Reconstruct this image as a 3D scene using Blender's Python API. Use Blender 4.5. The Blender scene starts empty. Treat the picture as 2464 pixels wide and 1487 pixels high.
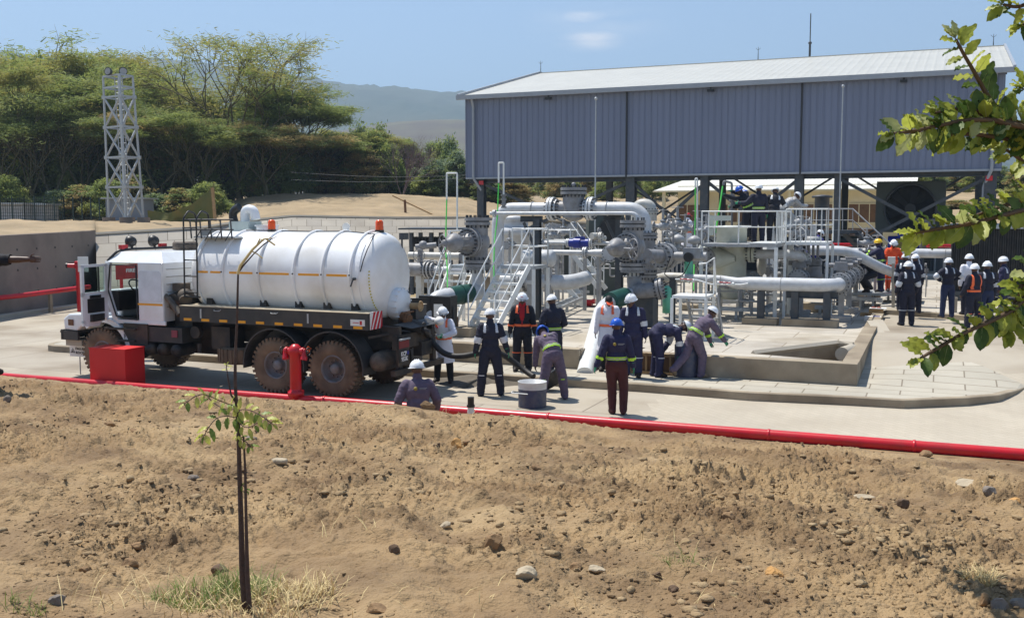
import bpy, math, random
import numpy as np
from mathutils import Vector, Matrix, Quaternion
random.seed(7)
RNG = np.random.default_rng(7)
sc = bpy.context.scene
COL = sc.collection
# ------------------------------------------------------------------ camera
F = 2450.0; CX = 1232.0; CY = 743.5; H = 3.8
PITCH = math.atan((CY - 520.0) / F)
SP, CP = math.sin(PITCH), math.cos(PITCH)
cam = bpy.data.cameras.new("camera"); cam_o = bpy.data.objects.new("camera", cam); COL.objects.link(cam_o)
cam_o.location = (0, 0, H); cam_o.rotation_euler = (math.pi / 2 - PITCH, 0, 0)
cam.sensor_width = 36; cam.lens = 36 * F / 2464.0; cam.clip_start = 0.1; cam.clip_end = 12000
sc.camera = cam_o
# ------------------------------------------------------------------ light
SUN_EL = math.radians(66)
LD = Vector((0.743, -0.669, 0)).normalized() * math.cos(SUN_EL) + Vector((0, 0, -math.sin(SUN_EL)))
sun = bpy.data.lights.new("sun", "SUN"); sun.energy = 5.0; sun.angle = math.radians(0.53); sun.color = (1.0, 0.95, 0.87)
sun_o = bpy.data.objects.new("sun", sun); COL.objects.link(sun_o)
sun_o.rotation_euler = (-LD).to_track_quat('Z', 'Y').to_euler()
w = bpy.data.worlds.new("World"); sc.world = w; w.use_nodes = True
nt = w.node_tree; nt.nodes.clear()
out = nt.nodes.new("ShaderNodeOutputWorld"); bg = nt.nodes.new("ShaderNodeBackground")
sky = nt.nodes.new("ShaderNodeTexSky"); sky.sky_type = 'NISHITA'; sky.sun_disc = False
sky.sun_elevation = SUN_EL
sky.sun_rotation = math.atan2(-LD.x, -LD.y)
sky.altitude = 1800; sky.air_density = 1.0; sky.dust_density = .7; sky.ozone_density = 1.3
bg.inputs[1].default_value = 0.112
# a few thin wisps of cloud, fixed in direction
tc = nt.nodes.new("ShaderNodeTexCoord")
nz = nt.nodes.new("ShaderNodeTexNoise"); nz.inputs["Scale"].default_value = 5; nz.inputs["Detail"].default_value = 8
mp = nt.nodes.new("ShaderNodeMapping"); mp.inputs["Scale"].default_value = (3, 3, 16)
nt.links.new(tc.outputs["Generated"], mp.inputs[0]); nt.links.new(mp.outputs[0], nz.inputs["Vector"])
def wisp(dirv, size, amp):
    sub = nt.nodes.new("ShaderNodeVectorMath"); sub.operation = 'SUBTRACT'; sub.inputs[1].default_value = dirv
    sc_ = nt.nodes.new("ShaderNodeVectorMath"); sc_.operation = 'DIVIDE'; sc_.inputs[1].default_value = size
    ln = nt.nodes.new("ShaderNodeVectorMath"); ln.operation = 'LENGTH'
    mr = nt.nodes.new("ShaderNodeMapRange"); mr.inputs[1].default_value = 1.0; mr.inputs[2].default_value = 0.0
    mr.inputs[3].default_value = 0.0; mr.inputs[4].default_value = amp; mr.interpolation_type = 'SMOOTHSTEP'
    nt.links.new(tc.outputs["Generated"], sub.inputs[0]); nt.links.new(sub.outputs[0], sc_.inputs[0])
    nt.links.new(sc_.outputs[0], ln.inputs[0]); nt.links.new(ln.outputs["Value"], mr.inputs[0])
    return mr.outputs[0]
def ray(x, y):
    dx = (x - CX) / F; dz = (CY - y) / F
    return Vector((dx, CP + dz * SP, -SP + dz * CP))
acc = None
for (px, py, sx, sz, amp) in ((1408, 40, .030, .009, 1.3), (1418, 97, .045, .013, 1.5), (1440, 60, .09, .03, .3),
                              (1750, 160, .05, .006, .35), (200, 120, .03, .008, .5)):
    o_ = wisp(ray(px, py).normalized(), (sx, .2, sz), amp)
    if acc is None: acc = o_
    else:
        m_ = nt.nodes.new("ShaderNodeMath"); m_.operation = 'MAXIMUM'; nt.links.new(acc, m_.inputs[0]); nt.links.new(o_, m_.inputs[1]); acc = m_.outputs[0]
cr = nt.nodes.new("ShaderNodeMapRange"); cr.inputs[1].default_value = .30; cr.inputs[2].default_value = .60
nt.links.new(nz.outputs["Fac"], cr.inputs[0])
mm = nt.nodes.new("ShaderNodeMath"); mm.operation = 'MULTIPLY'; nt.links.new(acc, mm.inputs[0]); nt.links.new(cr.outputs[0], mm.inputs[1])
mx = nt.nodes.new("ShaderNodeMix"); mx.data_type = 'RGBA'
nt.links.new(mm.outputs[0], mx.inputs[0]); nt.links.new(sky.outputs[0], mx.inputs[6]); mx.inputs[7].default_value = (8.6, 8.1, 8.0, 1)
nt.links.new(mx.outputs[2], bg.inputs[0]); nt.links.new(bg.outputs[0], out.inputs[0])
sc.view_settings.view_transform = 'Standard'; sc.view_settings.look = 'None'
sc.view_settings.exposure = 0.55; sc.view_settings.gamma = 1
sc.cycles.max_bounces = 6; sc.cycles.transparent_max_bounces = 6; sc.cycles.volume_bounces = 0
sc.cycles.volume_step_rate = 1; sc.cycles.use_denoising = True

# ------------------------------------------------------------------ placing helpers
def D(x, y, d):                       # point seen at (x, y) whose distance along the view axis on the ground is d
    r = ray(x, y); return Vector((0, 0, H)) + r * (d / r.y)
def G(x, y, z=0.0):                   # point seen at (x, y) on the level z
    r = ray(x, y); return Vector((0, 0, H)) + r * ((z - H) / r.z)
def px_of(p):
    dep = p.y * CP - (p.z - H) * SP; up = p.y * SP + (p.z - H) * CP
    return CX + F * p.x / dep, CY - F * up / dep
U = Vector((-.9225, .386, 0)); V = Vector((.386, .9225, 0)); Z = Vector((0, 0, 1))
def along(p, x1, d=None):             # from p in direction d until the column x1 is reached
    d = U if d is None else d
    dep = p.y * CP - (p.z - H) * SP; dd = d.y * CP - d.z * SP
    k = (x1 - CX) / F
    return p + d * ((k * dep - p.x) / (d.x - k * dd))
SL = 0.62                             # level of the concrete slab
CORN = G(2050.6, 876.4, SL)           # its right front corner
def S(u, v, z=SL):
    return Vector((CORN.x, CORN.y, 0)) + U * u + V * v + Z * z
def to_uv(p):
    q = p - Vector((CORN.x, CORN.y, 0)); return q.dot(U), q.dot(V)

# ------------------------------------------------------------------ materials
def lin(c):
    return tuple(((v / 255.) / 12.92 if v / 255. <= .04045 else (((v / 255.) + .055) / 1.055) ** 2.4) for v in c)
def mat(name, col, rough=.6, metal=0., var=.12, scale=3., bump=0., bscale=30., col2=None, spec=.5, coat=0., emit=None, trans=0., dust=None):
    m = bpy.data.materials.new(name); m.use_nodes = True; n = m.node_tree; L = n.links
    b = n.nodes["Principled BSDF"]; o = n.nodes["Material Output"]
    b.inputs["Roughness"].default_value = rough; b.inputs["Metallic"].default_value = metal
    b.inputs["Specular IOR Level"].default_value = spec; b.inputs["Coat Weight"].default_value = coat
    c = lin(col)
    tcn = n.nodes.new("ShaderNodeTexCoord")
    nn = n.nodes.new("ShaderNodeTexNoise"); nn.inputs["Scale"].default_value = scale; nn.inputs["Detail"].default_value = 7; nn.inputs["Roughness"].default_value = .6
    L.new(tcn.outputs["Object"], nn.inputs["Vector"])
    rp = n.nodes.new("ShaderNodeValToRGB"); rp.color_ramp.elements[0].position = .32; rp.color_ramp.elements[1].position = .68
    c2 = lin(col2) if col2 else tuple(min(1, v * (1 + var)) for v in c)
    rp.color_ramp.elements[0].color = (*[v * (1 - (0 if col2 else var)) for v in c], 1); rp.color_ramp.elements[1].color = (*c2, 1)
    L.new(nn.outputs["Fac"], rp.inputs[0]); base = rp.outputs[0]
    if dust:
        geo = n.nodes.new("ShaderNodeNewGeometry"); n2 = n.nodes.new("ShaderNodeTexNoise"); n2.inputs["Scale"].default_value = dust[2]; n2.inputs["Detail"].default_value = 8
        L.new(tcn.outputs["Object"], n2.inputs["Vector"])
        m2 = n.nodes.new("ShaderNodeMapRange"); m2.inputs[1].default_value = .42; m2.inputs[2].default_value = .72; m2.inputs[4].default_value = dust[1]
        L.new(n2.outputs["Fac"], m2.inputs[0])
        mixn = n.nodes.new("ShaderNodeMix"); mixn.data_type = 'RGBA'; L.new(m2.outputs[0], mixn.inputs[0]); L.new(base, mixn.inputs[6]); mixn.inputs[7].default_value = (*lin(dust[0]), 1)
        base = mixn.outputs[2]
    L.new(base, b.inputs["Base Color"])
    if bump:
        nb = n.nodes.new("ShaderNodeTexNoise"); nb.inputs["Scale"].default_value = bscale; nb.inputs["Detail"].default_value = 6
        L.new(tcn.outputs["Object"], nb.inputs["Vector"])
        bn = n.nodes.new("ShaderNodeBump"); bn.inputs["Strength"].default_value = bump; bn.inputs["Distance"].default_value = .02
        L.new(nb.outputs["Fac"], bn.inputs["Height"]); L.new(bn.outputs[0], b.inputs["Normal"])
    if emit: b.inputs["Emission Color"].default_value = (*lin(emit[0]), 1); b.inputs["Emission Strength"].default_value = emit[1]
    if trans:
        tr = n.nodes.new("ShaderNodeBsdfTranslucent"); L.new(base, tr.inputs[0])
        ms = n.nodes.new("ShaderNodeMixShader"); ms.inputs[0].default_value = trans
        L.new(b.outputs[0], ms.inputs[1]); L.new(tr.outputs[0], ms.inputs[2]); L.new(ms.outputs[0], o.inputs[0])
    return m
def brickmat(name, col, mortar, bw, bh, msize=.01, angle=0., offset=.5, rough=.85, var=.08, scale=.6, stain=None, coords="Object", msmooth=.1, darkn=None):
    m = mat(name, col, rough, var=var, scale=scale, bump=.15, bscale=60, dust=stain)
    n = m.node_tree; L = n.links; b = n.nodes["Principled BSDF"]
    src = b.inputs["Base Color"].links[0].from_socket
    tcn = n.nodes.new("ShaderNodeTexCoord"); mpn = n.nodes.new("ShaderNodeMapping"); mpn.inputs["Rotation"].default_value = (0, 0, angle)
    L.new(tcn.outputs[coords], mpn.inputs[0])
    br = n.nodes.new("ShaderNodeTexBrick"); br.offset = offset; br.squash = 1
    br.inputs["Scale"].default_value = 1; br.inputs["Brick Width"].default_value = bw; br.inputs["Row Height"].default_value = bh
    br.inputs["Mortar Size"].default_value = msize; br.inputs["Mortar Smooth"].default_value = msmooth
    br.inputs["Color1"].default_value = (1, 1, 1, 1); br.inputs["Color2"].default_value = (.82, .82, .84, 1) if darkn is None else (darkn, darkn, darkn, 1)
    br.inputs["Mortar"].default_value = (1, 1, 1, 1)
    L.new(mpn.outputs[0], br.inputs["Vector"])
    mu = n.nodes.new("ShaderNodeMix"); mu.data_type = 'RGBA'; mu.blend_type = 'MULTIPLY'; mu.inputs[0].default_value = 1
    L.new(src, mu.inputs[6]); L.new(br.outputs["Color"], mu.inputs[7])
    mo = n.nodes.new("ShaderNodeMix"); mo.data_type = 'RGBA'; L.new(br.outputs["Fac"], mo.inputs[0]); L.new(mu.outputs[2], mo.inputs[6]); mo.inputs[7].default_value = (*lin(mortar), 1)
    L.new(mo.outputs[2], b.inputs["Base Color"])
    return m
def ribmat(name, col, period, axis=0, rough=.45, strength=.6, metal=0., seam=0.):
    m = mat(name, col, rough, metal=metal, var=.06, scale=.7)
    n = m.node_tree; L = n.links; b = n.nodes["Principled BSDF"]
    tcn = n.nodes.new("ShaderNodeTexCoord"); sx = n.nodes.new("ShaderNodeSeparateXYZ"); L.new(tcn.outputs["Object"], sx.inputs[0])
    a = n.nodes.new("ShaderNodeMath"); a.operation = 'MULTIPLY'; a.inputs[1].default_value = 2 * math.pi / period; L.new(sx.outputs[axis], a.inputs[0])
    s = n.nodes.new("ShaderNodeMath"); s.operation = 'SINE'; L.new(a.outputs[0], s.inputs[0])
    p = n.nodes.new("ShaderNodeMath"); p.operation = 'POWER'; ab = n.nodes.new("ShaderNodeMath"); ab.operation = 'ABSOLUTE'
    L.new(s.outputs[0], ab.inputs[0]); L.new(ab.outputs[0], p.inputs[0]); p.inputs[1].default_value = 6
    bn = n.nodes.new("ShaderNodeBump"); bn.inputs["Strength"].default_value = strength; bn.inputs["Distance"].default_value = .03
    L.new(p.outputs[0], bn.inputs["Height"]); L.new(bn.outputs[0], b.inputs["Normal"])
    return m
M = {}
M['conc'] = mat('concrete', (156, 143, 122), .9, var=.18, scale=1.3, bump=.3, bscale=40, dust=((108, 94, 76), .8, .9))
M['conc_lt'] = mat('light_concrete', (176, 167, 151), .9, var=.12, scale=1.5, bump=.2, bscale=50, dust=((140, 130, 114), .5, 1.5))
M['conc_dk'] = mat('stained_concrete', (134, 122, 112), .9, var=.15, scale=.7, bump=.3, bscale=30, dust=((92, 82, 76), .9, .5))
M['white'] = mat('white_paint', (226, 228, 226), .38, var=.05, scale=2, dust=((170, 165, 152), .35, 4))
M['pwhite'] = mat('pipe_white_paint', (196, 198, 200), .42, var=.06, scale=3, bump=.05, dust=((150, 146, 138), .4, 5))
M['pcream'] = mat('pipe_cream_paint', (188, 186, 178), .45, var=.06, scale=3, bump=.05, dust=((150, 140, 124), .5, 4))
M['pgreen'] = mat('vessel_pale_green', (198, 202, 190), .5, var=.08, scale=2, dust=((160, 160, 140), .5, 3))
M['grey'] = mat('grey_paint', (134, 134, 136), .5, var=.1, scale=4, bump=.08, dust=((98, 92, 86), .6, 6))
M['greyl'] = mat('light_grey_paint', (160, 161, 162), .5, var=.08, scale=4, dust=((120, 114, 106), .5, 6))
M['steel'] = mat('dark_steel_grey', (58, 64, 70), .55, var=.12, scale=4, dust=((100, 92, 84), .4, 5))
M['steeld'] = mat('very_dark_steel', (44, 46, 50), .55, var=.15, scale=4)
M['galv'] = mat('galvanised_steel', (172, 176, 178), .45, metal=.3, var=.1, scale=8)
M['black'] = mat('black_rubber', (26, 25, 26), .6, var=.2, scale=8, dust=((84, 76, 66), .35, 6))
M['blackp'] = mat('black_paint', (22, 22, 24), .45, var=.2, scale=5, dust=((70, 64, 56), .4, 4))
M['red'] = mat('red_paint', (196, 18, 34), .34, var=.08, scale=4, dust=((150, 60, 56), .4, 3), bump=.05)
M['redbox'] = mat('bright_red_paint', (206, 22, 28), .5, var=.05, scale=2)
M['orange'] = mat('orange_plastic', (236, 92, 24), .4, var=.06)
M['amber'] = mat('amber_lens', (228, 84, 16), .25, var=.15, scale=20)
M['yellow'] = mat('amber_reflector', (232, 160, 30), .4, var=.06)
M['greenr'] = mat('green_rope', (40, 170, 50), .6, var=.1)
M['greenw'] = mat('green_wrap', (24, 74, 64), .45, var=.2, scale=7, bump=.3, bscale=20)
M['teal'] = mat('teal_glove', (10, 138, 98), .5, var=.15, scale=10)
M['blue'] = mat('blue_paint', (24, 44, 140), .4, var=.1)
M['skin'] = mat('dark_skin', (62, 40, 31), .5, var=.1, scale=8)
M['glass'] = mat('dark_glass', (18, 24, 26), .08, var=.05)
M['wood'] = mat('timber', (168, 138, 98), .8, var=.2, scale=6, bump=.3)
M['woodd'] = mat('brown_board', (112, 82, 54), .8, var=.2, scale=3, bump=.3)
M['rust'] = mat('rusty_brown', (112, 78, 50), .8, var=.3, scale=9)
M['whitem'] = mat('white_marking', (224, 224, 220), .6, var=.03)
M['redm'] = mat('red_marking', (190, 24, 34), .6, var=.03)

# ------------------------------------------------------------------ mesh builder
class MB:
    def __init__(s): s.v = []; s.f = []; s.m = []; s.s = []; s.p = []
    def add(s, vs, fs, mi=0, sm=False):
        b = len(s.v); s.p.append((b, len(s.f))); s.v.extend([tuple(q) for q in vs]); s.f.extend([[b + i for i in f] for f in fs]); s.m.extend([mi] * len(fs)); s.s.extend([sm] * len(fs)); return s
    def box(s, c, size, ax=None, mi=0):
        ax = ax or (Vector((1, 0, 0)), Vector((0, 1, 0)), Z); c = Vector(c)
        h = [q / 2 for q in size]; vs = []
        for i in (-1, 1):
            for j in (-1, 1):
                for k in (-1, 1): vs.append(c + ax[0] * h[0] * i + ax[1] * h[1] * j + ax[2] * h[2] * k)
        return s.add(vs, [(0, 1, 3, 2), (4, 6, 7, 5), (0, 4, 5, 1), (2, 3, 7, 6), (0, 2, 6, 4), (1, 5, 7, 3)], mi)
    def sbox(s, c, size, mi=0): return s.box(c, size, (U, V, Z), mi)         # site-aligned box
    def beam(s, a, b, w_, h_, mi=0, up=None):
        a = Vector(a); b = Vector(b); d = (b - a); L = d.length; d = d / L
        up = up or (Z if abs(d.z) < .95 else U); x = d.cross(up).normalized(); y = x.cross(d)
        return s.box((a + b) / 2, (L, w_, h_), (d, x, y), mi)
    def ibeam(s, a, b, w_, h_, t=.012, mi=0, up=None):
        a = Vector(a); b = Vector(b); d = (b - a); L = d.length; d = d / L
        up = up or (Z if abs(d.z) < .95 else U); x = d.cross(up).normalized(); y = x.cross(d); c = (a + b) / 2
        s.box(c, (L, t, h_ - 2 * t), (d, x, y), mi)
        for q in (-1, 1): s.box(c + y * q * (h_ - t) / 2, (L, w_, t), (d, x, y), mi)
        return s
    def ring(s, c, x, y, r, n): return [c + x * (r * math.cos(2 * math.pi * i / n)) + y * (r * math.sin(2 * math.pi * i / n)) for i in range(n)]
    def tube(s, pts, r, n=12, mi=0, caps=True, sm=True, closed=False):
        np_ = len(s.p); pts = [Vector(p) for p in pts]; N = len(pts); rs = r if isinstance(r, (list, tuple)) else [r] * N
        T = []
        for i in range(N):
            if closed: t = pts[(i + 1) % N] - pts[i - 1]
            else: t = pts[min(i + 1, N - 1)] - pts[max(i - 1, 0)]
            T.append(t.normalized())
        ref = Z if abs(T[0].z) < .9 else Vector((1, 0, 0)); x = T[0].cross(ref).normalized()
        vs = []
        for i in range(N):
            x = (x - T[i] * x.dot(T[i])); x = x.normalized() if x.length > 1e-6 else T[i].orthogonal().normalized()
            y = T[i].cross(x); k = 1.0
            vs += s.ring(pts[i], x, y, rs[i] * k, n)
        fs = []
        for i in range(N if closed else N - 1):
            a = i * n; b = ((i + 1) % N) * n
            for j in range(n): fs.append((a + j, a + (j + 1) % n, b + (j + 1) % n, b + j))
        s.add(vs, fs, mi, sm)
        if caps and not closed:
            s.add(vs[:n], [tuple(range(n))[::-1]], mi); s.add(vs[-n:], [tuple(range(n))], mi)
        del s.p[np_ + 1:]
        return s
    def cyl(s, a, b, r, n=16, mi=0, r2=None, caps=True): return s.tube([a, b], [r, r if r2 is None else r2], n, mi, caps)
    def pipe(s, pts, r, bend=1.5, n=16, mi=0, caps=True):       # polyline with rounded corners
        pts = [Vector(p) for p in pts]; o = [pts[0]]
        for i in range(1, len(pts) - 1):
            a, b, c = pts[i - 1], pts[i], pts[i + 1]; d1 = (a - b); d2 = (c - b)
            R = min(bend * 2 * r, d1.length * .49 if i > 1 else d1.length * .95, d2.length * .49 if i < len(pts) - 2 else d2.length * .95)
            p0 = b + d1.normalized() * R; p2 = b + d2.normalized() * R
            for k in range(9):
                t = k / 8; o.append(p0 * (1 - t) ** 2 + b * 2 * t * (1 - t) + p2 * t * t)
        o.append(pts[-1]); q = [o[0]]
        for p in o[1:]:
            if (p - q[-1]).length > 1e-4: q.append(p)
        return s.tube(q, r, n, mi, caps)
    def lathe(s, prof, c, ax=Z, n=20, mi=0, sm=True):            # prof: (r, h) along ax
        c = Vector(c); ax = Vector(ax).normalized(); x = ax.orthogonal().normalized(); y = ax.cross(x); vs = []
        for (r, h) in prof: vs += s.ring(c + ax * h, x, y, max(r, 1e-4), n)
        fs = []
        for i in range(len(prof) - 1):
            for j in range(n): fs.append((i * n + j, i * n + (j + 1) % n, (i + 1) * n + (j + 1) % n, (i + 1) * n + j))
        return s.add(vs, fs, mi, sm)
    def disc(s, c, ax, R, t, n=24, mi=0, hole=0):
        c = Vector(c); ax = Vector(ax).normalized()
        if hole: return s.lathe([(hole, -t / 2), (R, -t / 2), (R, t / 2), (hole, t / 2), (hole, -t / 2)], c, ax, n, mi, False)
        return s.lathe([(0, -t / 2), (R, -t / 2), (R, t / 2), (0, t / 2)], c, ax, n, mi, False)
    def bolts(s, c, ax, R, nb, L, r, mi=0):
        c = Vector(c); ax = Vector(ax).normalized(); x = ax.orthogonal().normalized(); y = ax.cross(x)
        for i in range(nb):
            a = 2 * math.pi * (i + .5) / nb; p = c + x * R * math.cos(a) + y * R * math.sin(a)
            s.tube([p - ax * L / 2, p + ax * L / 2], r, 6, mi, True, False)
        return s
    def torus(s, c, ax, R, r, n=28, m=8, mi=0):
        c = Vector(c); ax = Vector(ax).normalized(); x = ax.orthogonal().normalized(); y = ax.cross(x)
        return s.tube(s.ring(c, x, y, R, n), r, m, mi, False, True, True)
    def ball(s, c, rad, ax=None, n=16, m=10, mi=0, lo=-1., hi=1.):
        c = Vector(c); rad = (rad,) * 3 if not isinstance(rad, (tuple, list)) else rad
        ax = ax or (Vector((1, 0, 0)), Vector((0, 1, 0)), Z); vs = []
        l0 = math.asin(lo); l1 = math.asin(hi)
        for i in range(m + 1):
            a = l0 + (l1 - l0) * i / m; cr_ = max(math.cos(a), .004); sr = math.sin(a)
            for j in range(n):
                t = 2 * math.pi * j / n; vs.append(c + ax[0] * (rad[0] * cr_ * math.cos(t)) + ax[1] * (rad[1] * cr_ * math.sin(t)) + ax[2] * (rad[2] * sr))
        fs = [(i * n + j, i * n + (j + 1) % n, (i + 1) * n + (j + 1) % n, (i + 1) * n + j) for i in range(m) for j in range(n)]
        return s.add(vs, fs, mi, True)
    def poly(s, pts, t, ax, mi=0):                                # extrude polygon by vector
        n = len(pts); a = [Vector(p) for p in pts]; b = [p + Vector(ax) * t for p in a]
        s.add(a + b, [tuple(range(n))[::-1], tuple(range(n, 2 * n))] + [(i, (i + 1) % n, n + (i + 1) % n, n + i) for i in range(n)], mi); return s
    def sep(s, name, mats, parent, join=1):
        st = s.p[::join] + [(len(s.v), len(s.f))]
        for (a, fa), (e, fe) in zip(st[:-1], st[1:]):
            q = MB(); q.v = s.v[a:e]; q.f = [[i - a for i in f] for f in s.f[fa:fe]]; q.m = s.m[fa:fe]; q.s = s.s[fa:fe]; q.build(name, mats, parent)
    def build(s, name, mats, parent=None, bevel=0, origin=None):
        me = bpy.data.meshes.new(name); vs = s.v; 
        
        org = Vector(origin) if origin is not None else (Vector(WORLD_OF.get(parent.name, (0, 0, 0))) if parent is not None else Vector((0, 0, 0)))
        me.from_pydata([(a[0] - org.x, a[1] - org.y, a[2] - org.z) for a in vs], [], s.f)
        mats = mats if isinstance(mats, (list, tuple)) else [mats]
        for q in mats: me.materials.append(q)
        if len(mats) > 1: me.polygons.foreach_set("material_index", s.m)
        me.polygons.foreach_set("use_smooth", s.s); me.validate(); me.update()
        o = bpy.data.objects.new(name, me); COL.objects.link(o)
        if parent is not None:
            o.parent = parent
            if origin is not None: o.location = Vector(origin) - Vector(WORLD_OF.get(parent.name, (0, 0, 0)))
        elif origin is not None: o.location = origin
        WORLD_OF[o.name] = tuple(org)
        if bevel:
            bm_ = o.modifiers.new("bevel", 'BEVEL'); bm_.width = bevel; bm_.segments = 2; bm_.limit_method = 'ANGLE'
        return o
WORLD_OF = {}
def tag(o, label=None, cat=None, group=None, kind=None):
    if label: o['label'] = label
    if cat: o['category'] = cat
    if group: o['group'] = group
    if kind: o['kind'] = kind
    return o
def thing(name, loc, label, cat, group=None):
    o = bpy.data.objects.new(name, None); COL.objects.link(o); o.location = loc; o.empty_display_size = .2
    WORLD_OF[o.name] = tuple(loc); return tag(o, label, cat, group)
def copy_tree(o, loc=None, rot=None, label=None, scale=None):
    c = o.copy(); COL.objects.link(c)
    if loc is not None: c.location = loc
    if rot is not None: c.rotation_euler = rot
    if scale is not None: c.scale = scale
    if label: c['label'] = label
    for ch in list(o.children):
        d = ch.copy(); COL.objects.link(d); d.parent = c
        for g in list(ch.children):
            e = g.copy(); COL.objects.link(e); e.parent = d
    return c
def text_geo(mb, s, c, xdir, ydir, size, mi=0, depth=.004, bold=0):
    cu = bpy.data.curves.new("t", 'FONT'); cu.body = s; cu.size = size; cu.align_x = 'CENTER'; cu.align_y = 'CENTER'; cu.extrude = depth / 2; cu.offset = bold; cu.resolution_u = 2
    o = bpy.data.objects.new("t", cu); COL.objects.link(o); dg = bpy.context.evaluated_depsgraph_get()
    me = bpy.data.meshes.new_from_object(o.evaluated_get(dg)); n = xdir.cross(ydir)
    mb.add([Vector(c) + xdir * v.co.x + ydir * v.co.y + n * (v.co.z + depth / 2) for v in me.vertices], [tuple(p.vertices) for p in me.polygons], mi)
    bpy.data.objects.remove(o); bpy.data.curves.remove(cu); bpy.data.meshes.remove(me)
# numpy noise
_P = RNG.random((256, 256))
def vnoise(x, y):
    xi = np.floor(x).astype(int); yi = np.floor(y).astype(int); fx = x - xi; fy = y - yi
    fx = fx * fx * (3 - 2 * fx); fy = fy * fy * (3 - 2 * fy)
    a = _P[xi & 255, yi & 255]; b = _P[(xi + 1) & 255, yi & 255]; c = _P[xi & 255, (yi + 1) & 255]; d = _P[(xi + 1) & 255, (yi + 1) & 255]
    return (a * (1 - fx) + b * fx) * (1 - fy) + (c * (1 - fx) + d * fx) * fy - .5
def fbm(x, y, oct=5, gain=.5):
    s = 0; a = 1.; f = 1.
    for i in range(oct): s = s + a * vnoise(x * f + 17.3 * i, y * f + 5.1 * i); a *= gain; f *= 2.03
    return s
def grid_mesh(name, X, Y, Zz, m, sm=True):
    r, c = X.shape; me = bpy.data.meshes.new(name)
    co = np.stack([X, Y, Zz], -1).reshape(-1, 3)
    idx = np.arange(r * c).reshape(r, c); q = np.stack([idx[:-1, :-1], idx[:-1, 1:], idx[1:, 1:], idx[1:, :-1]], -1).reshape(-1, 4)
    me.vertices.add(len(co)); me.vertices.foreach_set("co", co.ravel()); me.loops.add(q.size); me.loops.foreach_set("vertex_index", q.ravel())
    me.polygons.add(len(q)); me.polygons.foreach_set("loop_start", np.arange(0, q.size, 4)); me.polygons.foreach_set("loop_total", np.full(len(q), 4))
    me.update(calc_edges=True); me.validate(); me.polygons.foreach_set("use_smooth", [sm] * len(q)); me.materials.append(m)
    o = bpy.data.objects.new(name, me); COL.objects.link(o); return o
def quads_mesh(name, quads, mats, mi=None, parent=None, smooth=False):     # quads: (n,4,3)
    n = len(quads); me = bpy.data.meshes.new(name)
    me.vertices.add(n * 4); me.vertices.foreach_set("co", np.ascontiguousarray(quads, dtype=np.float32).ravel()); me.loops.add(n * 4); me.loops.foreach_set("vertex_index", np.arange(n * 4))
    me.polygons.add(n); me.polygons.foreach_set("loop_start", np.arange(0, n * 4, 4)); me.polygons.foreach_set("loop_total", np.full(n, 4))
    for q in mats: me.materials.append(q)
    if mi is not None: me.polygons.foreach_set("material_index", np.asarray(mi, dtype=np.int32))
    me.update(calc_edges=True)
    o = bpy.data.objects.new(name, me); COL.objects.link(o)
    if parent: o.parent = parent
    return o
# ================================================================== GROUND, ROAD, SLAB
ANG = math.radians(22.7)
def sstep(t): t = np.clip(t, 0, 1); return t * t * (3 - 2 * t)
def ramp(u, v):
    return .62 * sstep((v + 1.0) / 6.5) * (1 - sstep((u - .05) / .3))
M['roadc'] = brickmat('road_concrete', (176, 166, 148), (120, 110, 96), 4.2, 3.1, .018, ANG, .5, var=.08, scale=.5, stain=((128, 114, 94), .85, .5))
M['block'] = brickmat('block_paving', (178, 168, 150), (160, 150, 133), .32, .16, .008, ANG + .78, .5, var=.08, scale=.4, stain=((146, 134, 116), .5, .5), darkn=.95)
M['slab'] = brickmat('slab_concrete', (188, 180, 165), (128, 116, 98), 2.3, 1.25, .015, ANG, .5, var=.07, scale=.6, stain=((142, 130, 110), .9, .7))
M['paver'] = brickmat('apron_pavers', (178, 171, 155), (122, 112, 96), 1.25, .55, .016, ANG, .5, var=.06, scale=.8, stain=((154, 146, 130), .5, .9), darkn=.9)
M['revet'] = brickmat('revetment_slabs', (172, 164, 150), (110, 102, 90), .95, 1.05, .02, 0, .35, var=.1, scale=.5, stain=((138, 128, 112), .5, .4), coords="UV")
xs = np.arange(-70, 55, .25); ys = np.arange(5, 48, .25)
XX, YY = np.meshgrid(xs, ys)
uu = (XX - CORN.x) * U.x + (YY - CORN.y) * U.y; vv = (XX - CORN.x) * V.x + (YY - CORN.y) * V.y
ZZ = ramp(uu, vv)
road = grid_mesh('road', XX, YY, ZZ, M['roadc']); road.data.materials.append(M['block'])
uB = to_uv(G(1585, 965, 0))[0]
um = (uu[:-1, :-1] + uu[1:, 1:]) / 2; vm = (vv[:-1, :-1] + vv[1:, 1:]) / 2
road.data.polygons.foreach_set("material_index", ((um < uB) & (vm < 2.2)).astype(np.int32).ravel()); tag(road, kind='structure')
g = MB(); g.add([(-6000, -400, -.4), (6000, -400, -.4), (6000, 6000, -.4), (-6000, 6000, -.4)], [(0, 1, 2, 3)])
M['soil'] = mat('far_soil', (150, 132, 96), .95, var=.2, scale=.02); tag(g.build('ground', M['soil']), kind='structure')
import bmesh
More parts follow.
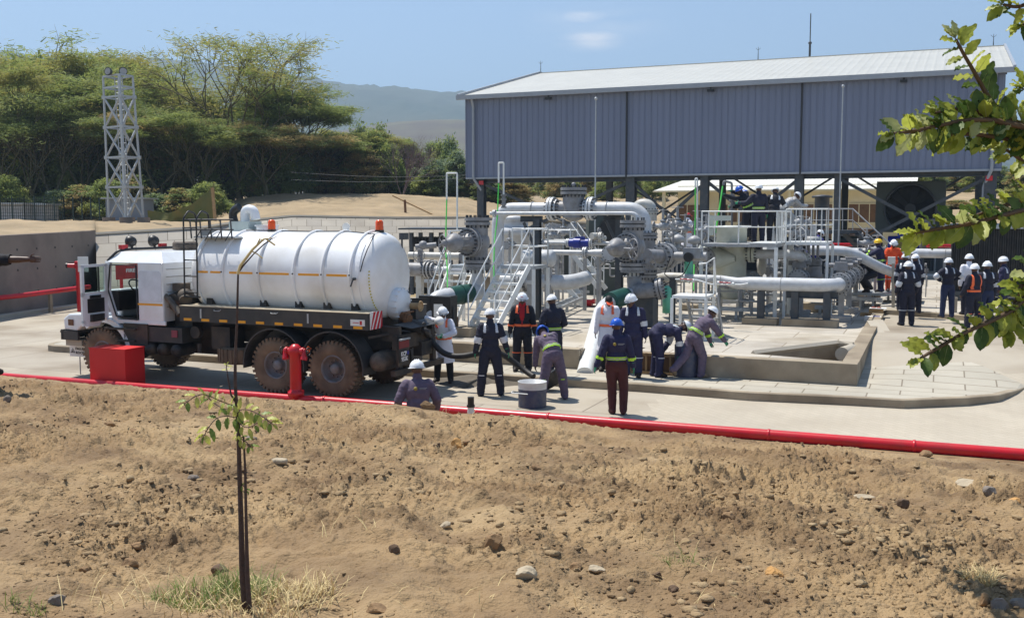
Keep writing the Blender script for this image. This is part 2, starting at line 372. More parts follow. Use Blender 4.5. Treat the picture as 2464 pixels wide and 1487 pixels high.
def filled(name, outer, holes, m, kind='structure', thick=0):
    bm = bmesh.new(); es = []
    for loop in [outer] + holes:
        vs = [bm.verts.new(p) for p in loop]
        es += [bm.edges.new((vs[i], vs[(i + 1) % len(vs)])) for i in range(len(vs))]
    r = bmesh.ops.triangle_fill(bm, use_beauty=True, use_dissolve=False, edges=es)
    for f in bm.faces:
        f.normal_update()
        if f.normal.z < 0: f.normal_flip()
    me = bpy.data.meshes.new(name); bm.to_mesh(me); bm.free(); me.materials.append(m)
    o = bpy.data.objects.new(name, me); COL.objects.link(o); return tag(o, kind=kind)
def wall_strip(mb, pts, z1, closed=True, mi=0):
    n = len(pts)
    for i in range(n if closed else n - 1):
        a = Vector(pts[i]); b = Vector(pts[(i + 1) % n]); mb.add([a, b, (b.x, b.y, z1), (a.x, a.y, z1)], [(0, 1, 2, 3)], mi)
# slab with an open drain pit in its front right corner
UL = 15.5
pit = [G(1812, 851, SL), G(2014, 830, SL), G(2053, 834, SL), G(2028, 869, SL)]
outer = [S(0, 0), S(0, 90), S(UL + 30, 90), S(UL + 30, 26), S(UL, 26), S(UL, 0)]
gap0, gap1 = to_uv(G(1398, 842, SL))[0], to_uv(G(1530, 847, SL))[0]       # notch where the wrapped pipe comes down
outer += [S(gap0, 0), S(gap0, 1.0), S(gap1, 1.0), S(gap1, 0)]
filled('concrete_slab', outer, [pit], M['slab'])
ks = MB(); wall_strip(ks, outer[2:] + [outer[0]], -.05, False); wall_strip(ks, pit, -.3)
ks.add([(p.x, p.y, .1) for p in pit], [(0, 1, 2, 3)]); 
o = ks.build('slab_edge', M['conc']); tag(o, kind='structure')
# low perimeter wall along the slab's front and right edge
pw = thing('low_wall', S(0, 0, 0), 'low plain concrete edge wall around the right front corner of the slab', 'wall')
b = MB()
def topz(v): return SL + .02 + .012 * v
for (u0, u1) in ((-.12, gap1 - .02), (gap0 + .02, UL + .12)):
    b.poly([S(u0, -.12, -.05), S(u1, -.12, -.05), S(u1, .22, -.05), S(u0, .22, -.05)], SL + .075, Z)
b.build('front_run', M['conc'], pw, bevel=.015)
b = MB(); n = 14; vs = []
for i in range(n + 1):
    v = .22 + 10.6 * i / n
    vs += [S(-.12, v, -.05), S(.22, v, -.05), S(.22, v, topz(v)), S(-.12, v, topz(v))]
b.add(vs, [(4 * i + j, 4 * i + (j + 1) % 4, 4 * i + 4 + (j + 1) % 4, 4 * i + 4 + j) for i in range(n) for j in range(4)] + [(0, 1, 2, 3), (4 * n + 3, 4 * n + 2, 4 * n + 1, 4 * n)])
b.build('side_run', M['conc'], pw)
# pit rim
b = MB(); b.tube([pit[0] + Z * .01, pit[1] + Z * .05, pit[2] + Z * .05], .07, 4, 0, True, False); b.build('pit_rim', M['conc_lt'], pw)
o = MB().cyl(D(2026, 852, 23.6) + Z * 0, D(2050, 843, 24.6), .16, 16).build('drain_pipe', M['conc_lt']); tag(o, 'short round concrete drain pipe end sticking into the open pit', 'pipe')
# pavement strip and apron, level 0.17
PV = .17
def gz(x, y):
    z = .4
    for _ in range(6):
        p = G(x, y, z); z = max(PV, float(ramp(*to_uv(p))) + .012)
    return G(x, y, z)
front = [G(x, y, PV) for x, y in ((1533, 923.6), (1805, 944.4), (2039, 955), (2175, 962.6), (2326, 956.5), (2402, 950), (2445, 939), (2470, 930))]
u0, v0 = to_uv(front[0])
leftend = [S(u0 + 16.9 + .6 * math.cos(a), v0 + .65 + .65 * math.sin(a), PV) for a in [math.pi / 2 - k * math.pi / 6 for k in range(7)]]
back = [gz(2456, 922), gz(2364, 880), gz(2280, 853), gz(2200, 836), gz(2084, 826)]
lft = [S(-.1, 0, PV), S(u0 + 10, 0, PV)]
# build order: front (right), back, wall corner, along wall to left end
ap = front + back + [S(-.1, 3.0, PV + .15)] + lft + leftend
filled('pavement', ap, [], M['paver'])
b = MB()
kerbline = [leftend[-1]] + leftend[::-1][1:] if False else leftend[3:] + front
def band(mb, pts, wd, z0, dz):
    vs = []
    for i, p in enumerate(pts):
        t = (pts[min(i + 1, len(pts) - 1)] - pts[max(i - 1, 0)]).normalized(); nrm = Vector((t.y, -t.x, 0))
        a = p + nrm * .02; c = p - nrm * wd
        vs += [Vector((a.x, a.y, z0)), Vector((a.x, a.y, p.z + dz - .015)), Vector((a.x, a.y, p.z + dz)) - nrm * .018, Vector((c.x, c.y, p.z + dz))]
    mb.add(vs, [(4 * i + j, 4 * i + j + 1, 4 * i + 5 + j, 4 * i + 4 + j) for i in range(len(pts) - 1) for j in range(3)])
def resample(pts, step):
    o = [pts[0]]
    for a, c in zip(pts[:-1], pts[1:]):
        n = max(1, int((c - a).length / step)); o += [a.lerp(c, (k + 1) / n) for k in range(n)]
    return o
kb = resample(kerbline, .3); band(b, kb, .14, -.05, .006)
tag(b.build('kerb', M['conc']), kind='structure')
# kerb on the far right road and the slab behind it
ff = [G(2134, 757, .62), G(2240, 764, .62), G(2414, 780, .62), G(2600, 800, .62)]
b = MB(); band(b, resample(ff, .5), .2, .55, .16); tag(b.build('kerb', M['conc']), kind='structure')
back2 = [Vector((p.x, p.y, .775)) for p in ff]
o = filled('rear_pavement', back2 + [Vector((45, 30, .775)), Vector((60, 110, .775)), S(.12, 85, .775), S(.12, 10.9, .775)], [], M['slab'])
bb = MB(); bb.add([(ff[0].x, ff[0].y, .62), (45, 30, .62), (45, 30, .77), (ff[0].x, ff[0].y, .77)], [(0, 1, 2, 3)])
# left kerb by the wall
lk = [G(-120, 785, 0), G(0, 768, 0), G(90, 754, 0), G(165, 744, 0), G(240, 733, 0)]
lk = [Vector((p.x, p.y, .14)) for p in lk]
b = MB(); band(b, resample(lk, .5), .3, -.05, .0); tag(b.build('kerb', M['conc_lt']), kind='structure')
# ------------------------------------------------------------------ left retaining wall
WA, WB = D(-160, 520, 34.6), D(228, 520, 46)
b = MB()
for i in range(12):
    a = WA.lerp(WB, i / 12); c = WA.lerp(WB, (i + 1) / 12); zt0 = 3.02 + .12 * i / 12; zt1 = 3.02 + .12 * (i + 1) / 12
    dn = Vector((-(WB - WA).y, (WB - WA).x, 0)).normalized() * .3
    vs = [(a.x, a.y, -.1), (c.x, c.y, -.1), (c.x, c.y, zt1), (a.x, a.y, zt0), (a.x + dn.x, a.y + dn.y, zt0), (c.x + dn.x, c.y + dn.y, zt1), (c.x + dn.x, c.y + dn.y, -.1), (a.x + dn.x, a.y + dn.y, -.1)]
    b.add(vs, [(0, 1, 2, 3), (3, 2, 5, 4), (1, 6, 5, 2), (0, 3, 4, 7)])
rw = b.build('retaining_wall', M['conc_dk']); tag(rw, 'tall stained concrete retaining wall with round formwork tie holes on the left', 'wall')
b = MB(); nn_ = Vector(((WB - WA).y, -(WB - WA).x, 0)).normalized()
for i in range(8):
    for z in (.8, 1.7, 2.5):
        p = WA.lerp(WB, (i + .5) / 8); b.disc(Vector((p.x, p.y, z)) + nn_ * .008, nn_, .045, .012, 10)
b.build('tie_hole', M['blackp'], rw)
# ------------------------------------------------------------------ revetment, sandy terrace, hills
TAB = [(-900, [(33, 578), (50, 545), (66, 532), (95, 526), (900, 512)]),
       (0, [(39.4, 566), (50, 545), (66, 531), (95, 526), (900, 512)]),
       (227, [(46.5, 554), (54, 542), (66, 530), (95, 526), (900, 512)]),
       (229, [(46.5, 568), (54, 546), (66, 530), (95, 524), (900, 512)]),
       (480, [(50, 553), (57, 540), (66, 528), (95, 515), (900, 500)]),
       (530, [(53, 545), (60, 532), (70, 524), (84, 488), (900, 490)]),
       (600, [(56, 535), (61, 527), (70, 500), (80, 474), (900, 480)]),
       (703, [(58, 524), (64, 512), (72, 486), (82, 468), (900, 480)]),
       (940, [(62, 528), (68, 512), (76, 486), (86, 469), (900, 480)]),
       (1120, [(66, 527), (72, 512), (80, 490), (90, 474), (900, 480)]),
       (1300, [(72, 534), (82, 518), (92, 500), (112, 478), (900, 470)]),
       (1540, [(98, 545), (108, 525), (118, 505), (130, 478), (900, 460)]),
       (2160, [(104, 556), (112, 535), (122, 505), (140, 470), (900, 440)]),
       (2240, [(64, 560), (78, 520), (92, 480), (118, 448), (900, 430)]),
       (3400, [(56, 575), (70, 520), (86, 480), (110, 440), (900, 420)])]
tx = [t[0] for t in TAB]
cols = np.unique(np.concatenate([np.arange(-900, 3401, 12), [227, 229]]))
prof_d = np.array([[q[0] for q in t[1]] for t in TAB]); prof_y = np.array([[q[1] for q in t[1]] for t in TAB])
ts = np.concatenate([np.linspace(0, 3, 100), np.linspace(3.02, 4, 20)])
TX = np.zeros((len(ts), len(cols))); TY = TX.copy(); TZ = TX.copy()
for j, x in enumerate(cols):
    dd = [np.interp(x, tx, prof_d[:, k]) for k in range(5)]; yy = [np.interp(x, tx, prof_y[:, k]) for k in range(5)]
    zz = [D(x, yy[k], dd[k]).z for k in range(5)]
    d = np.interp(ts, range(5), dd); z = np.interp(ts, range(5), zz)
    TX[:, j] = [D(x, 520, q).x for q in d]; TY[:, j] = d; TZ[:, j] = z
edge = sstep(ts / .15)[:, None]
TZ += edge * (.35 * fbm(TX * .12, TY * .12, 3) + .22 * fbm(TX * .6, TY * .6, 4)) * np.where(TY > 120, 3, 1)
M['sand'] = mat('dry_sandy_soil', (156, 136, 106), .95, var=.14, scale=.25, bump=.6, bscale=3, dust=((124, 110, 84), .6, .6))
terr = grid_mesh('terrace', TX, TY, TZ, M['sand']); tag(terr, kind='structure')
# revetment of concrete slabs
bot = [(-900, 27, .0), (228, 42.5, .0), (480, 46, .05), (703, 51, .5), (940, 55, .6), (1120, 59, .6), (1300, 66, .6), (1540, 92, .6), (2160, 97, .6), (2240, 58, .6), (3400, 50, .7)]
cr_ = [c for c in cols if c >= 229]; rows = 8
RX = np.zeros((rows + 1, len(cr_))); RY = RX.copy(); RZ = RX.copy()
for j, x in enumerate(cr_):
    d0 = np.interp(x, [q[0] for q in bot], [q[1] for q in bot]); z0 = np.interp(x, [q[0] for q in bot], [q[2] for q in bot])
    top = D(x, np.interp(x, tx, prof_y[:, 0]), np.interp(x, tx, prof_d[:, 0])); bo = D(x, 520, d0)
    for i in range(rows + 1):
        t = i / rows; RX[i, j] = bo.x + (top.x - bo.x) * t; RY[i, j] = bo.y + (top.y - bo.y) * t; RZ[i, j] = z0 - .05 + (top.z + .06 - z0 + .05) * (t ** .85)
rv = grid_mesh('revetment', RX, RY, RZ, M['revet'], True); tag(rv, kind='structure')
uvl = rv.data.uv_layers.new(name='UVMap'); run = np.concatenate([[0], np.cumsum(np.hypot(np.diff(RX[-1]), np.diff(RY[-1])))])
slope = np.hypot(RY[-1] - RY[0], RZ[-1] - RZ[0])
UVc = np.stack([np.broadcast_to(run, RX.shape), (np.arange(rows + 1)[:, None] / rows) * slope[None, :]], -1).reshape(-1, 2)
li = np.zeros(len(rv.data.loops), dtype=np.int32); rv.data.loops.foreach_get("vertex_index", li); uvl.data.foreach_set("uv", UVc[li].ravel())
# upper kerb line of the revetment
b = MB(); b.tube([Vector((RX[-1, j], RY[-1, j], RZ[-1, j] + .02)) for j in range(0, len(cr_), 3)], .09, 5, 0, True, False); tag(b.build('revetment_edge', M['conc_lt']), kind='structure')
# hills
RID = [(-2200, 170), (-900, 150), (-200, 140), (0, 150), (100, 158), (250, 174), (420, 182), (600, 196), (725, 216), (830, 229), (930, 238), (1120, 247), (1400, 256), (1900, 300), (2400, 330), (3600, 350)]
hx = np.arange(-2200, 3601, 16); hd = np.linspace(900, 3000, 75)
HX = np.zeros((len(hd), len(hx))); HY = HX.copy(); HZ = HX.copy()
for j, x in enumerate(hx):
    yr = np.interp(x, [q[0] for q in RID], [q[1] for q in RID]); zr = D(x, yr, 2600).z
    t = (hd - 900) / 1700; HY[:, j] = hd; HX[:, j] = D(x, 520, 1).x * hd
    HZ[:, j] = 12 + (zr - 12) * np.where(t < 1, np.sin(np.clip(t, 0, 1) * math.pi / 2) ** 1.5, np.cos((t - 1) * 1.2))
HZ += 34 * fbm(HX * .003, HY * .0015, 5) * np.clip((HY - 900) / 800, 0, 1) * (1 - np.exp(-((HY - 2600) / 380) ** 2)) + 9 * fbm(HX * .02, HY * .02, 4) + RNG.uniform(-3.5, 3.5, HZ.shape)
M['hill'] = mat('forested_hillside', (50, 62, 44), .95, var=.3, scale=.006, dust=((84, 84, 62), .6, .004))
h = grid_mesh('hills', HX, HY, HZ, M['hill']); tag(h, kind='structure')
# brown lower hill in front
hx = np.arange(300, 2300, 16); hd = np.linspace(600, 1300, 24); HX = np.zeros((len(hd), len(hx))); HY = HX.copy(); HZ = HX.copy()
for j, x in enumerate(hx):
    yr = np.interp(x, [300, 800, 950, 1120, 1500, 2300], [400, 330, 306, 300, 330, 420]); zr = D(x, yr, 1150).z
    t = (hd - 600) / 550; HY[:, j] = hd; HX[:, j] = D(x, 520, 1).x * hd; HZ[:, j] = 8 + (zr - 8) * np.where(t < 1, np.sin(np.clip(t, 0, 1) * math.pi / 2), np.cos((t - 1)))
HZ += 5 * fbm(HX * .01, HY * .01, 5)
M['hill2'] = mat('dry_brown_hillside', (84, 74, 62), .95, var=.2, scale=.01, dust=((96, 98, 66), .6, .02))
h = grid_mesh('hills', HX, HY, HZ, M['hill2']); tag(h, kind='structure')
# haze box
hz = MB(); hz.box((0, 2650, 348), (9000, 5700, 702)); M['haze'] = bpy.data.materials.new('haze'); M['haze'].use_nodes = True
n = M['haze'].node_tree; n.nodes.clear(); oo = n.nodes.new("ShaderNodeOutputMaterial"); pv = n.nodes.new("ShaderNodeVolumePrincipled")
pv.inputs["Density"].default_value = .00036; pv.inputs["Color"].default_value = (.56, .77, 1, 1); pv.inputs["Anisotropy"].default_value = .2
n.links.new(pv.outputs[0], oo.inputs["Volume"]); o = hz.build('haze', M['haze']); tag(o, kind='stuff')

# ------------------------------------------------------------------ foreground dirt bank
P0, P1 = G(0, 905, .1), G(2464, 1094, .1)                 # line of the red pipe
PT = (P1 - P0).normalized(); PN = Vector((-PT.y, PT.x, 0))    # PN points away from camera
if PN.y < 0: PN = -PN
CRX = [-900, 0, 60, 200, 350, 700, 950, 1040, 1090, 1240, 1300, 1400, 1500, 1700, 1900, 2100, 2300, 2464, 3300]
CRY = [860, 906, 912, 925, 937, 968, 976, 990, 997, 1001, 1010, 1021, 1034, 1046, 1062, 1080, 1100, 1116, 1194]
pw0 = (P0.x * PN.x + P0.y * PN.y)
def wdist(X, Y): return pw0 - (X * PN.x + Y * PN.y)       # distance in front of the pipe
CW = 5.6
def dirt_z(X, Y, noise=True):
    X = np.asarray(X, float); Y = np.asarray(Y, float); w_ = wdist(X, Y)
    # crest point along this sight line
    px = CX + F * X / np.maximum(Y, .5) / (1)                  # column
    k = (px - CX) / F
    ycr = (pw0 - CW) / (k * PN.x + PN.y)
    yy = np.interp(px, CRX, CRY); zc = H + ycr * np.array((-SP + (CY - yy) / F * CP) / (CP + (CY - yy) / F * SP))
    zb = zc + (w_ - CW) * .092
    zb = np.where(w_ < CW, np.where(w_ > CW - .5, zc - .9 * (CW - w_) ** 1.2 * .8, np.maximum(zc - .45 - (CW - .5 - w_) * .75, .02)), zb)
    zb = np.where(w_ > 15, zb - (w_ - 15) * .02, zb)
    if noise:
        amp = sstep((w_ - CW + .6) / 1.2) * .7 + .3
        nf = .11 * fbm(X * .35, Y * .35, 3) + .075 * fbm(X * 1.1 + 3, Y * 1.1, 4, .55) + .045 * fbm(X * 5.3, Y * 5.3 + 9, 3, .6)
        q = fbm(X * 2.3 + 40, Y * 2.3, 3); cl = np.clip(q, 0, 1) * .12 + np.clip(.16 - np.abs(fbm(X * 4.2 + 7, Y * 4.2, 3, .6)), 0, 1) * .34 * np.clip(.4 + 2 * fbm(X * .7 + 3, Y * .7 + 8, 2), 0, 1)
        rgh = np.abs(fbm(X * 12, Y * 12, 4, .65)) * .115 * np.clip(.7 + 1.6 * fbm(X * .9 + 9, Y * .9, 2), .15, 1.6)
        near = np.clip((Y - 2) / 6, .35, 1)
        nf = nf * amp + (cl + rgh) * amp * near
        zb = zb + np.where(w_ < 1.2, np.clip(w_ / 1.2, 0, 1) * nf * .3, nf) * np.where((w_ > CW - .5) & (w_ < CW + .8), .5, 1)
    return zb
colsA = np.linspace(-700, 3160, 1000)
t = np.linspace(0, 1, 620)
GX = np.zeros((len(t), len(colsA))); GY = GX.copy()
for j, x in enumerate(colsA):
    k = (x - CX) / F; yend = (pw0 - .12) / (k * PN.x + PN.y); ycr = (pw0 - CW) / (k * PN.x + PN.y)
    d = 3.2 * (yend / 3.2) ** t
    GX[:, j] = k * d; GY[:, j] = d
M['dirt'] = mat('loose_dry_dirt', (138, 112, 79), .97, scale=.55, col2=(164, 140, 104), bump=1.0, bscale=48, dust=((100, 78, 54), .9, 1.5))
dirt = grid_mesh('dirt_bank', GX, GY, dirt_z(GX, GY), M['dirt']); tag(dirt, kind='structure')
b = MB(); b.add([(-9, 3.4, 1.9), (9, 3.4, 1.9), (12, -14, 2.4), (-12, -14, 2.4)], [(0, 3, 2, 1)]); tag(b.build('bank_top', M['dirt']), kind='structure')
# clods and pebbles (uncountable)
def ico(sub=1):
    bm = bmesh.new(); bmesh.ops.create_icosphere(bm, subdivisions=sub, radius=1); v = np.array([q.co[:] for q in bm.verts]); f = np.array([[q.index for q in p.verts] for p in bm.faces]); bm.free(); return v, f
IV, IF = ico(1)
def clods(name, pos, size, m, flat=.6, seed=1):
    r = np.random.default_rng(seed); n = len(pos); nv = len(IV)
    sc3 = size[:, None, None] * (r.uniform(.6, 1.25, (n, 1, 3)) * np.array([1, 1, flat])); jit = r.uniform(.72, 1.2, (n, nv, 1)); a = r.uniform(0, 6.28, n)
    P_ = IV[None] * jit * sc3 * np.array([1, 1, .8]); ca, sa = np.cos(a)[:, None], np.sin(a)[:, None]
    x = P_[..., 0] * ca - P_[..., 1] * sa; y = P_[..., 0] * sa + P_[..., 1] * ca
    P_ = np.stack([x, y, P_[..., 2]], -1) + pos[:, None, :]
    Fc = (IF[None] + (np.arange(n) * nv)[:, None, None]).reshape(-1, 3)
    me = bpy.data.meshes.new(name); me.vertices.add(n * nv); me.vertices.foreach_set("co", P_.ravel()); me.loops.add(Fc.size); me.loops.foreach_set("vertex_index", Fc.ravel())
    me.polygons.add(len(Fc)); me.polygons.foreach_set("loop_start", np.arange(0, Fc.size, 3)); me.polygons.foreach_set("loop_total", np.full(len(Fc), 3)); me.update(calc_edges=True); me.materials.append(m)
    o = bpy.data.objects.new(name, me); COL.objects.link(o); return o
r = np.random.default_rng(3)
def scat(n, dmin, dmax, smin, smax, clump=0.):
    k = r.uniform(-.62, .62, n * 3); d = dmin * (dmax / dmin) ** r.uniform(0, 1, n * 3); X = k * d; Y = d
    w_ = wdist(X, Y); ok = (w_ > .3); dens = fbm(X * .8 + 9, Y * .8, 3)
    ok &= (dens + r.uniform(-.5, .5, len(X)) * (1 - clump) * 1.2 > .02)
    X, Y = X[ok][:n], Y[ok][:n]; s = smin * (smax / smin) ** (r.uniform(0, 1, len(X)) ** 1.6)
    return np.stack([X, Y, dirt_z(X, Y) + s * .05], -1), s
p, s = scat(26000, 3.3, 17, .004, .024, .3); o = clods('gravel', p, s, M['dirt'], .6, 5); tag(o, kind='stuff')
M['clod'] = mat('dry_earth_clod', (140, 116, 84), .97, scale=2.5, col2=(162, 140, 106), bump=.7, bscale=40)
p, s = scat(1100, 3.8, 17, .022, .055, .6); o = clods('earth_clods', p, s, M['clod'], .55, 6); tag(o, kind='stuff')
# rocks that can be told apart
M['rockg'] = mat('grey_rock', (126, 116, 106), .9, var=.2, scale=9, bump=.6, bscale=30)
M['rockb'] = mat('brown_rock', (136, 108, 76), .92, var=.25, scale=9, bump=.6, bscale=30)
M['rocko'] = mat('ochre_rock', (184, 140, 84), .92, var=.2, scale=9, bump=.6, bscale=30)
M['rockd'] = mat('dark_rock', (98, 78, 60), .92, var=.25, scale=9, bump=.6, bscale=30)
M['rockw'] = mat('pale_rock', (170, 156, 132), .9, var=.15, scale=9, bump=.6, bscale=30)
def rock(x, y, wpx, hpx, m, label, seed, group=None, sub=3):
    # find the spot on the bank under that pixel
    d = 4.0
    lo, hi = 3.3, 22.
    for d in np.arange(3.4, 22, .02):
        p = D(x, y + hpx * .35, d)
        if float(dirt_z(p.x, p.y, False)) > p.z: break
    z = float(dirt_z(p.x, p.y)); s = d / F
    v, f = ico(sub); rr = np.random.default_rng(seed); W = wpx * s / 2; Hh = hpx * s / 2
    dirs = rr.normal(size=(9, 3)); dirs /= np.linalg.norm(dirs, axis=1)[:, None]; hgt = rr.uniform(.5, .85, 9)
    for q, hq in zip(dirs, hgt):
        pr = v @ q; v = v - np.outer(np.clip(pr - hq, 0, None), q)
    v = v * (1 + .12 * vnoise(v[:, 0] * 4 + seed, v[:, 1] * 4 + v[:, 2] * 3)[:, None])
    v = v * np.array([W, W * rr.uniform(.6, .9), Hh * 1.25])
    mb = MB(); mb.add([(a[0] + p.x, a[1] + p.y, a[2] + z + Hh * .45) for a in v], [tuple(q) for q in f], 0, False)
    o = mb.build('rock', m, origin=(p.x, p.y, z)); tag(o, label, 'rock', group); return o
RK = [(1026, 979, 44, 26, 'rockb', 'brown boulder on the bank crest just right of the crouching purple-clad man'),
      (1098, 1070, 36, 26, 'rocko', 'ochre rock, largest of the rock cluster below the white capped tube'),
      (1072, 1080, 22, 16, 'rockb', 'small brown rock directly left of the ochre rock'),
      (1052, 1087, 20, 14, 'rockd', 'small dark purple-grey rock in the cluster left of the ochre rock'),
      (1000, 1078, 24, 14, 'rockb', 'brown rock at the left end of the rock cluster below the crouching man'),
      (1122, 1068, 20, 14, 'rockb', 'brown rock at the right end of the rock cluster'),
      (533, 1350, 56, 34, 'rockd', 'dark smooth oval stone half sunk left of the sapling stem'),
      (140, 1440, 48, 30, 'rockg', 'square grey stone near the bottom left corner'),
      (465, 1140, 34, 22, 'rockg', 'angular grey stone left of the sapling, standing proud of the dirt'),
      (672, 1118, 44, 22, 'rockw', 'pale flat rock right of the sapling with a shadow under it'),
      (600, 1062, 40, 16, 'rockg', 'grey slab rock behind the sapling stem'),
      (604, 1088, 28, 16, 'rockb', 'brown wedge rock just below the grey slab rock behind the sapling'),
      (318, 1058, 30, 12, 'rockb', 'small flat brown rock left of the sapling leaves'),
      (265, 1033, 36, 16, 'rockb', 'low brown rock in the dirt below the red box'),
      (948, 1323, 34, 26, 'rockd', 'dark brown rock with a pale top in the middle foreground'),
      (18, 965, 22, 22, 'rockg', 'grey upright stone at the left edge of the bank'),
      (1073, 1258, 32, 18, 'rockw', 'pale pinkish stone below the ochre stain, middle of the bank'),
      (1190, 1325, 54, 34, 'rockb', 'lumpy brown clod of earth in the middle foreground'),
      (1262, 1395, 66, 34, 'rockw', 'wide pale slab rock near the bottom centre'),
      (1385, 1365, 46, 30, 'rockb', 'brown rounded rock between the slab rock and the white chips'),
      (1432, 1378, 52, 18, 'rockw', 'white crumbled chips of stone in the lower middle'),
      (905, 1465, 56, 30, 'rockb', 'brown rock cut by the bottom edge right of the sapling'),
      (1620, 1427, 34, 20, 'rockd', 'black shiny stone at the lower middle right'),
      (1862, 1398, 46, 34, 'rocko', 'big ochre yellow rock on the lower right of the bank'),
      (1728, 1250, 32, 22, 'rockb', 'reddish brown stone, left one of a touching pair'),
      (1752, 1262, 38, 20, 'rockb', 'reddish brown stone, right one of a touching pair'),
      (2173, 1208, 36, 32, 'rockd', 'dark brown upright clod on the right of the bank'),
      (2120, 1222, 34, 20, 'rockb', 'rusty brown clod left of the dark upright clod'),
      (2080, 1190, 54, 9, 'rockw', 'long thin pale stone sliver above the rusty clod'),
      (2340, 1160, 80, 26, 'rockw', 'wide cracked pale rock on the right below the red pipe'),
      (2380, 1192, 36, 26, 'rockg', 'grey brown rock below the wide cracked pale rock'),
      (2440, 1215, 40, 22, 'rocko', 'orange brown rock at the right edge'),
      (2225, 1090, 40, 20, 'rockb', 'rounded stone on the bank crest close to the red pipe on the right'),
      (2405, 1472, 54, 34, 'rockg', 'round grey stone at the bottom right corner in the tree shade'),
      (2368, 1460, 40, 34, 'rockb', 'brown round stone left of the round grey corner stone'),
      (2450, 1468, 44, 36, 'rockg', 'grey stone at the very bottom right corner'),
      (1950, 1000, 0, 0, None, ''),
      (330, 1290, 44, 22, 'rockb', 'brown rock, top of the heap left of the oval stone'),
      (310, 1330, 48, 34, 'rockb', 'large brown rock in the middle of the heap left of the oval stone'),
      (205, 1345, 34, 20, 'rockb', 'tan rock left of the heap of brown rocks'),
      (1640, 1180, 38, 22, 'rockb', 'brown flat rock in the middle right of the bank'),
      (1290, 1130, 24, 16, 'rockb', 'small brown rock at the centre of the bank'),
      (1215, 1165, 30, 18, 'rockb', 'brown rock just left of the centre of the bank'),
      (1395, 1195, 30, 16, 'rocko', 'small ochre rock right of the centre of the bank'),
      (1580, 1395, 28, 20, 'rockd', 'small dark rock left of the black shiny stone')]
for i, (x, y, wp, hp, mk, lb) in enumerate(RK):
    if mk: rock(x, y, wp, hp, M[mk], lb, 100 + i)
# ochre stain soils
# ------------------------------------------------------------------ dry grass
def grass(name, spots, m, seed):
    rr = np.random.default_rng(seed); qs = []
    for (x, y, n, sp, hh) in spots:
        for d in np.arange(3.4, 22, .03):
            p = D(x, y, d)
            if float(dirt_z(p.x, p.y, False)) > p.z: break
        for i in range(n):
            a = rr.uniform(0, 6.28); rad = sp * math.sqrt(rr.uniform(0, 1)); bx, by = p.x + rad * math.cos(a), p.y + rad * math.sin(a)
            z = float(dirt_z(bx, by)) - .005; L = hh * rr.uniform(.4, 1.2); q = rr.uniform(0, 6.28); lean = rr.uniform(.2, 1.3)
            dv = np.array([math.cos(q) * lean, math.sin(q) * lean, 1.0]); dv /= np.linalg.norm(dv); sd = np.array([-math.sin(q), math.cos(q), 0]) * .0018
            b0 = np.array([bx, by, z]); m1 = b0 + dv * L * .5; dv2 = dv + np.array([0, 0, -.5]); dv2 /= np.linalg.norm(dv2); e1 = m1 + dv2 * L * .5
            qs.append([b0 - sd, b0 + sd, m1 + sd, m1 - sd]); qs.append([m1 - sd, m1 + sd, e1 + sd * .3, e1 - sd * .3])
    o = quads_mesh(name, np.array(qs), [m]); return tag(o, kind='stuff')
M['straw'] = mat('dry_straw', (206, 184, 132), .8, var=.15, scale=10); M['grassg'] = mat('green_grass', (112, 128, 58), .7, var=.3, scale=10, trans=.3)
grass('dry_grass', [(480, 1462, 90, .25, .10), (560, 1470, 90, .2, .10), (700, 1466, 260, .22, .13), (755, 1440, 70, .16, .15), (420, 1440, 16, .1, .16), (640, 1482, 160, .25, .10),
                    (2358, 1415, 260, .09, .12), (2415, 1100, 60, .12, .22), (1500, 1170, 12, .2, .12), (1540, 1160, 10, .2, .12), (1650, 1160, 10, .2, .12), (1760, 1440, 24, .4, .14), (250, 1452, 26, .2, .2), (1900, 1105, 8, .1, .08),
                    (1300, 1490, 14, .4, .1), (1050, 1490, 22, .4, .09), (1600, 1330, 14, .25, .13), (2060, 1180, 8, .2, .1), (1100, 1010, 12, .3, .2), (840, 1290, 10, .2, .15)], M['straw'], 1)
grass('green_grass', [(500, 1440, 480, .26, .10), (570, 1450, 160, .18, .10), (60, 1465, 60, .1, .08), (1640, 1385, 40, .1, .12), (600, 1420, 120, .15, .14)], M['grassg'], 2)
# ================================================================== MACHINE HALL
M['clad'] = ribmat('blue_grey_cladding', (112, 120, 142), .5, 0, .45, .5)
n_ = M['clad'].node_tree; mp_ = n_.nodes.new('ShaderNodeMapping'); mp_.inputs['Scale'].default_value = (1.6, 1, .12)
for q in n_.nodes:
    if q.type == 'TEX_NOISE': l_ = q.inputs['Vector'].links[0].from_socket; n_.links.new(l_, mp_.inputs[0]); n_.links.new(mp_.outputs[0], q.inputs['Vector'])
M['roofm'] = ribmat('pale_metal_roof', (184, 182, 172), .9, 0, .38, .5)
M['gutter'] = mat('gutter_grey', (150, 156, 164), .45, var=.06)
BX = Vector((.9225, -.386, 0)).normalized()                 # along the facade, to the right
thb = math.radians(-22.7 - .6); BX = Vector((math.cos(thb), math.sin(thb), 0)); BY = Vector((-BX.y, BX.x, 0))
C0 = D(1124, 428, 60); zb0 = C0.z; LEN = (along(C0, 2408, BX) - C0).dot(BX)
zt0 = D(1124, 237, 60).z
hall = thing('machine_hall', (C0.x, C0.y, SL), 'open steel machine hall clad in blue grey sheet under a pale pitched roof', 'hall')
def HB(x, y, z): return Vector((C0.x, C0.y, 0)) + BX * x + BY * y + Z * z
WD = 25.
def frame_obj(o, p):   # give panel its own local axes so that ribs follow the wall
    pass
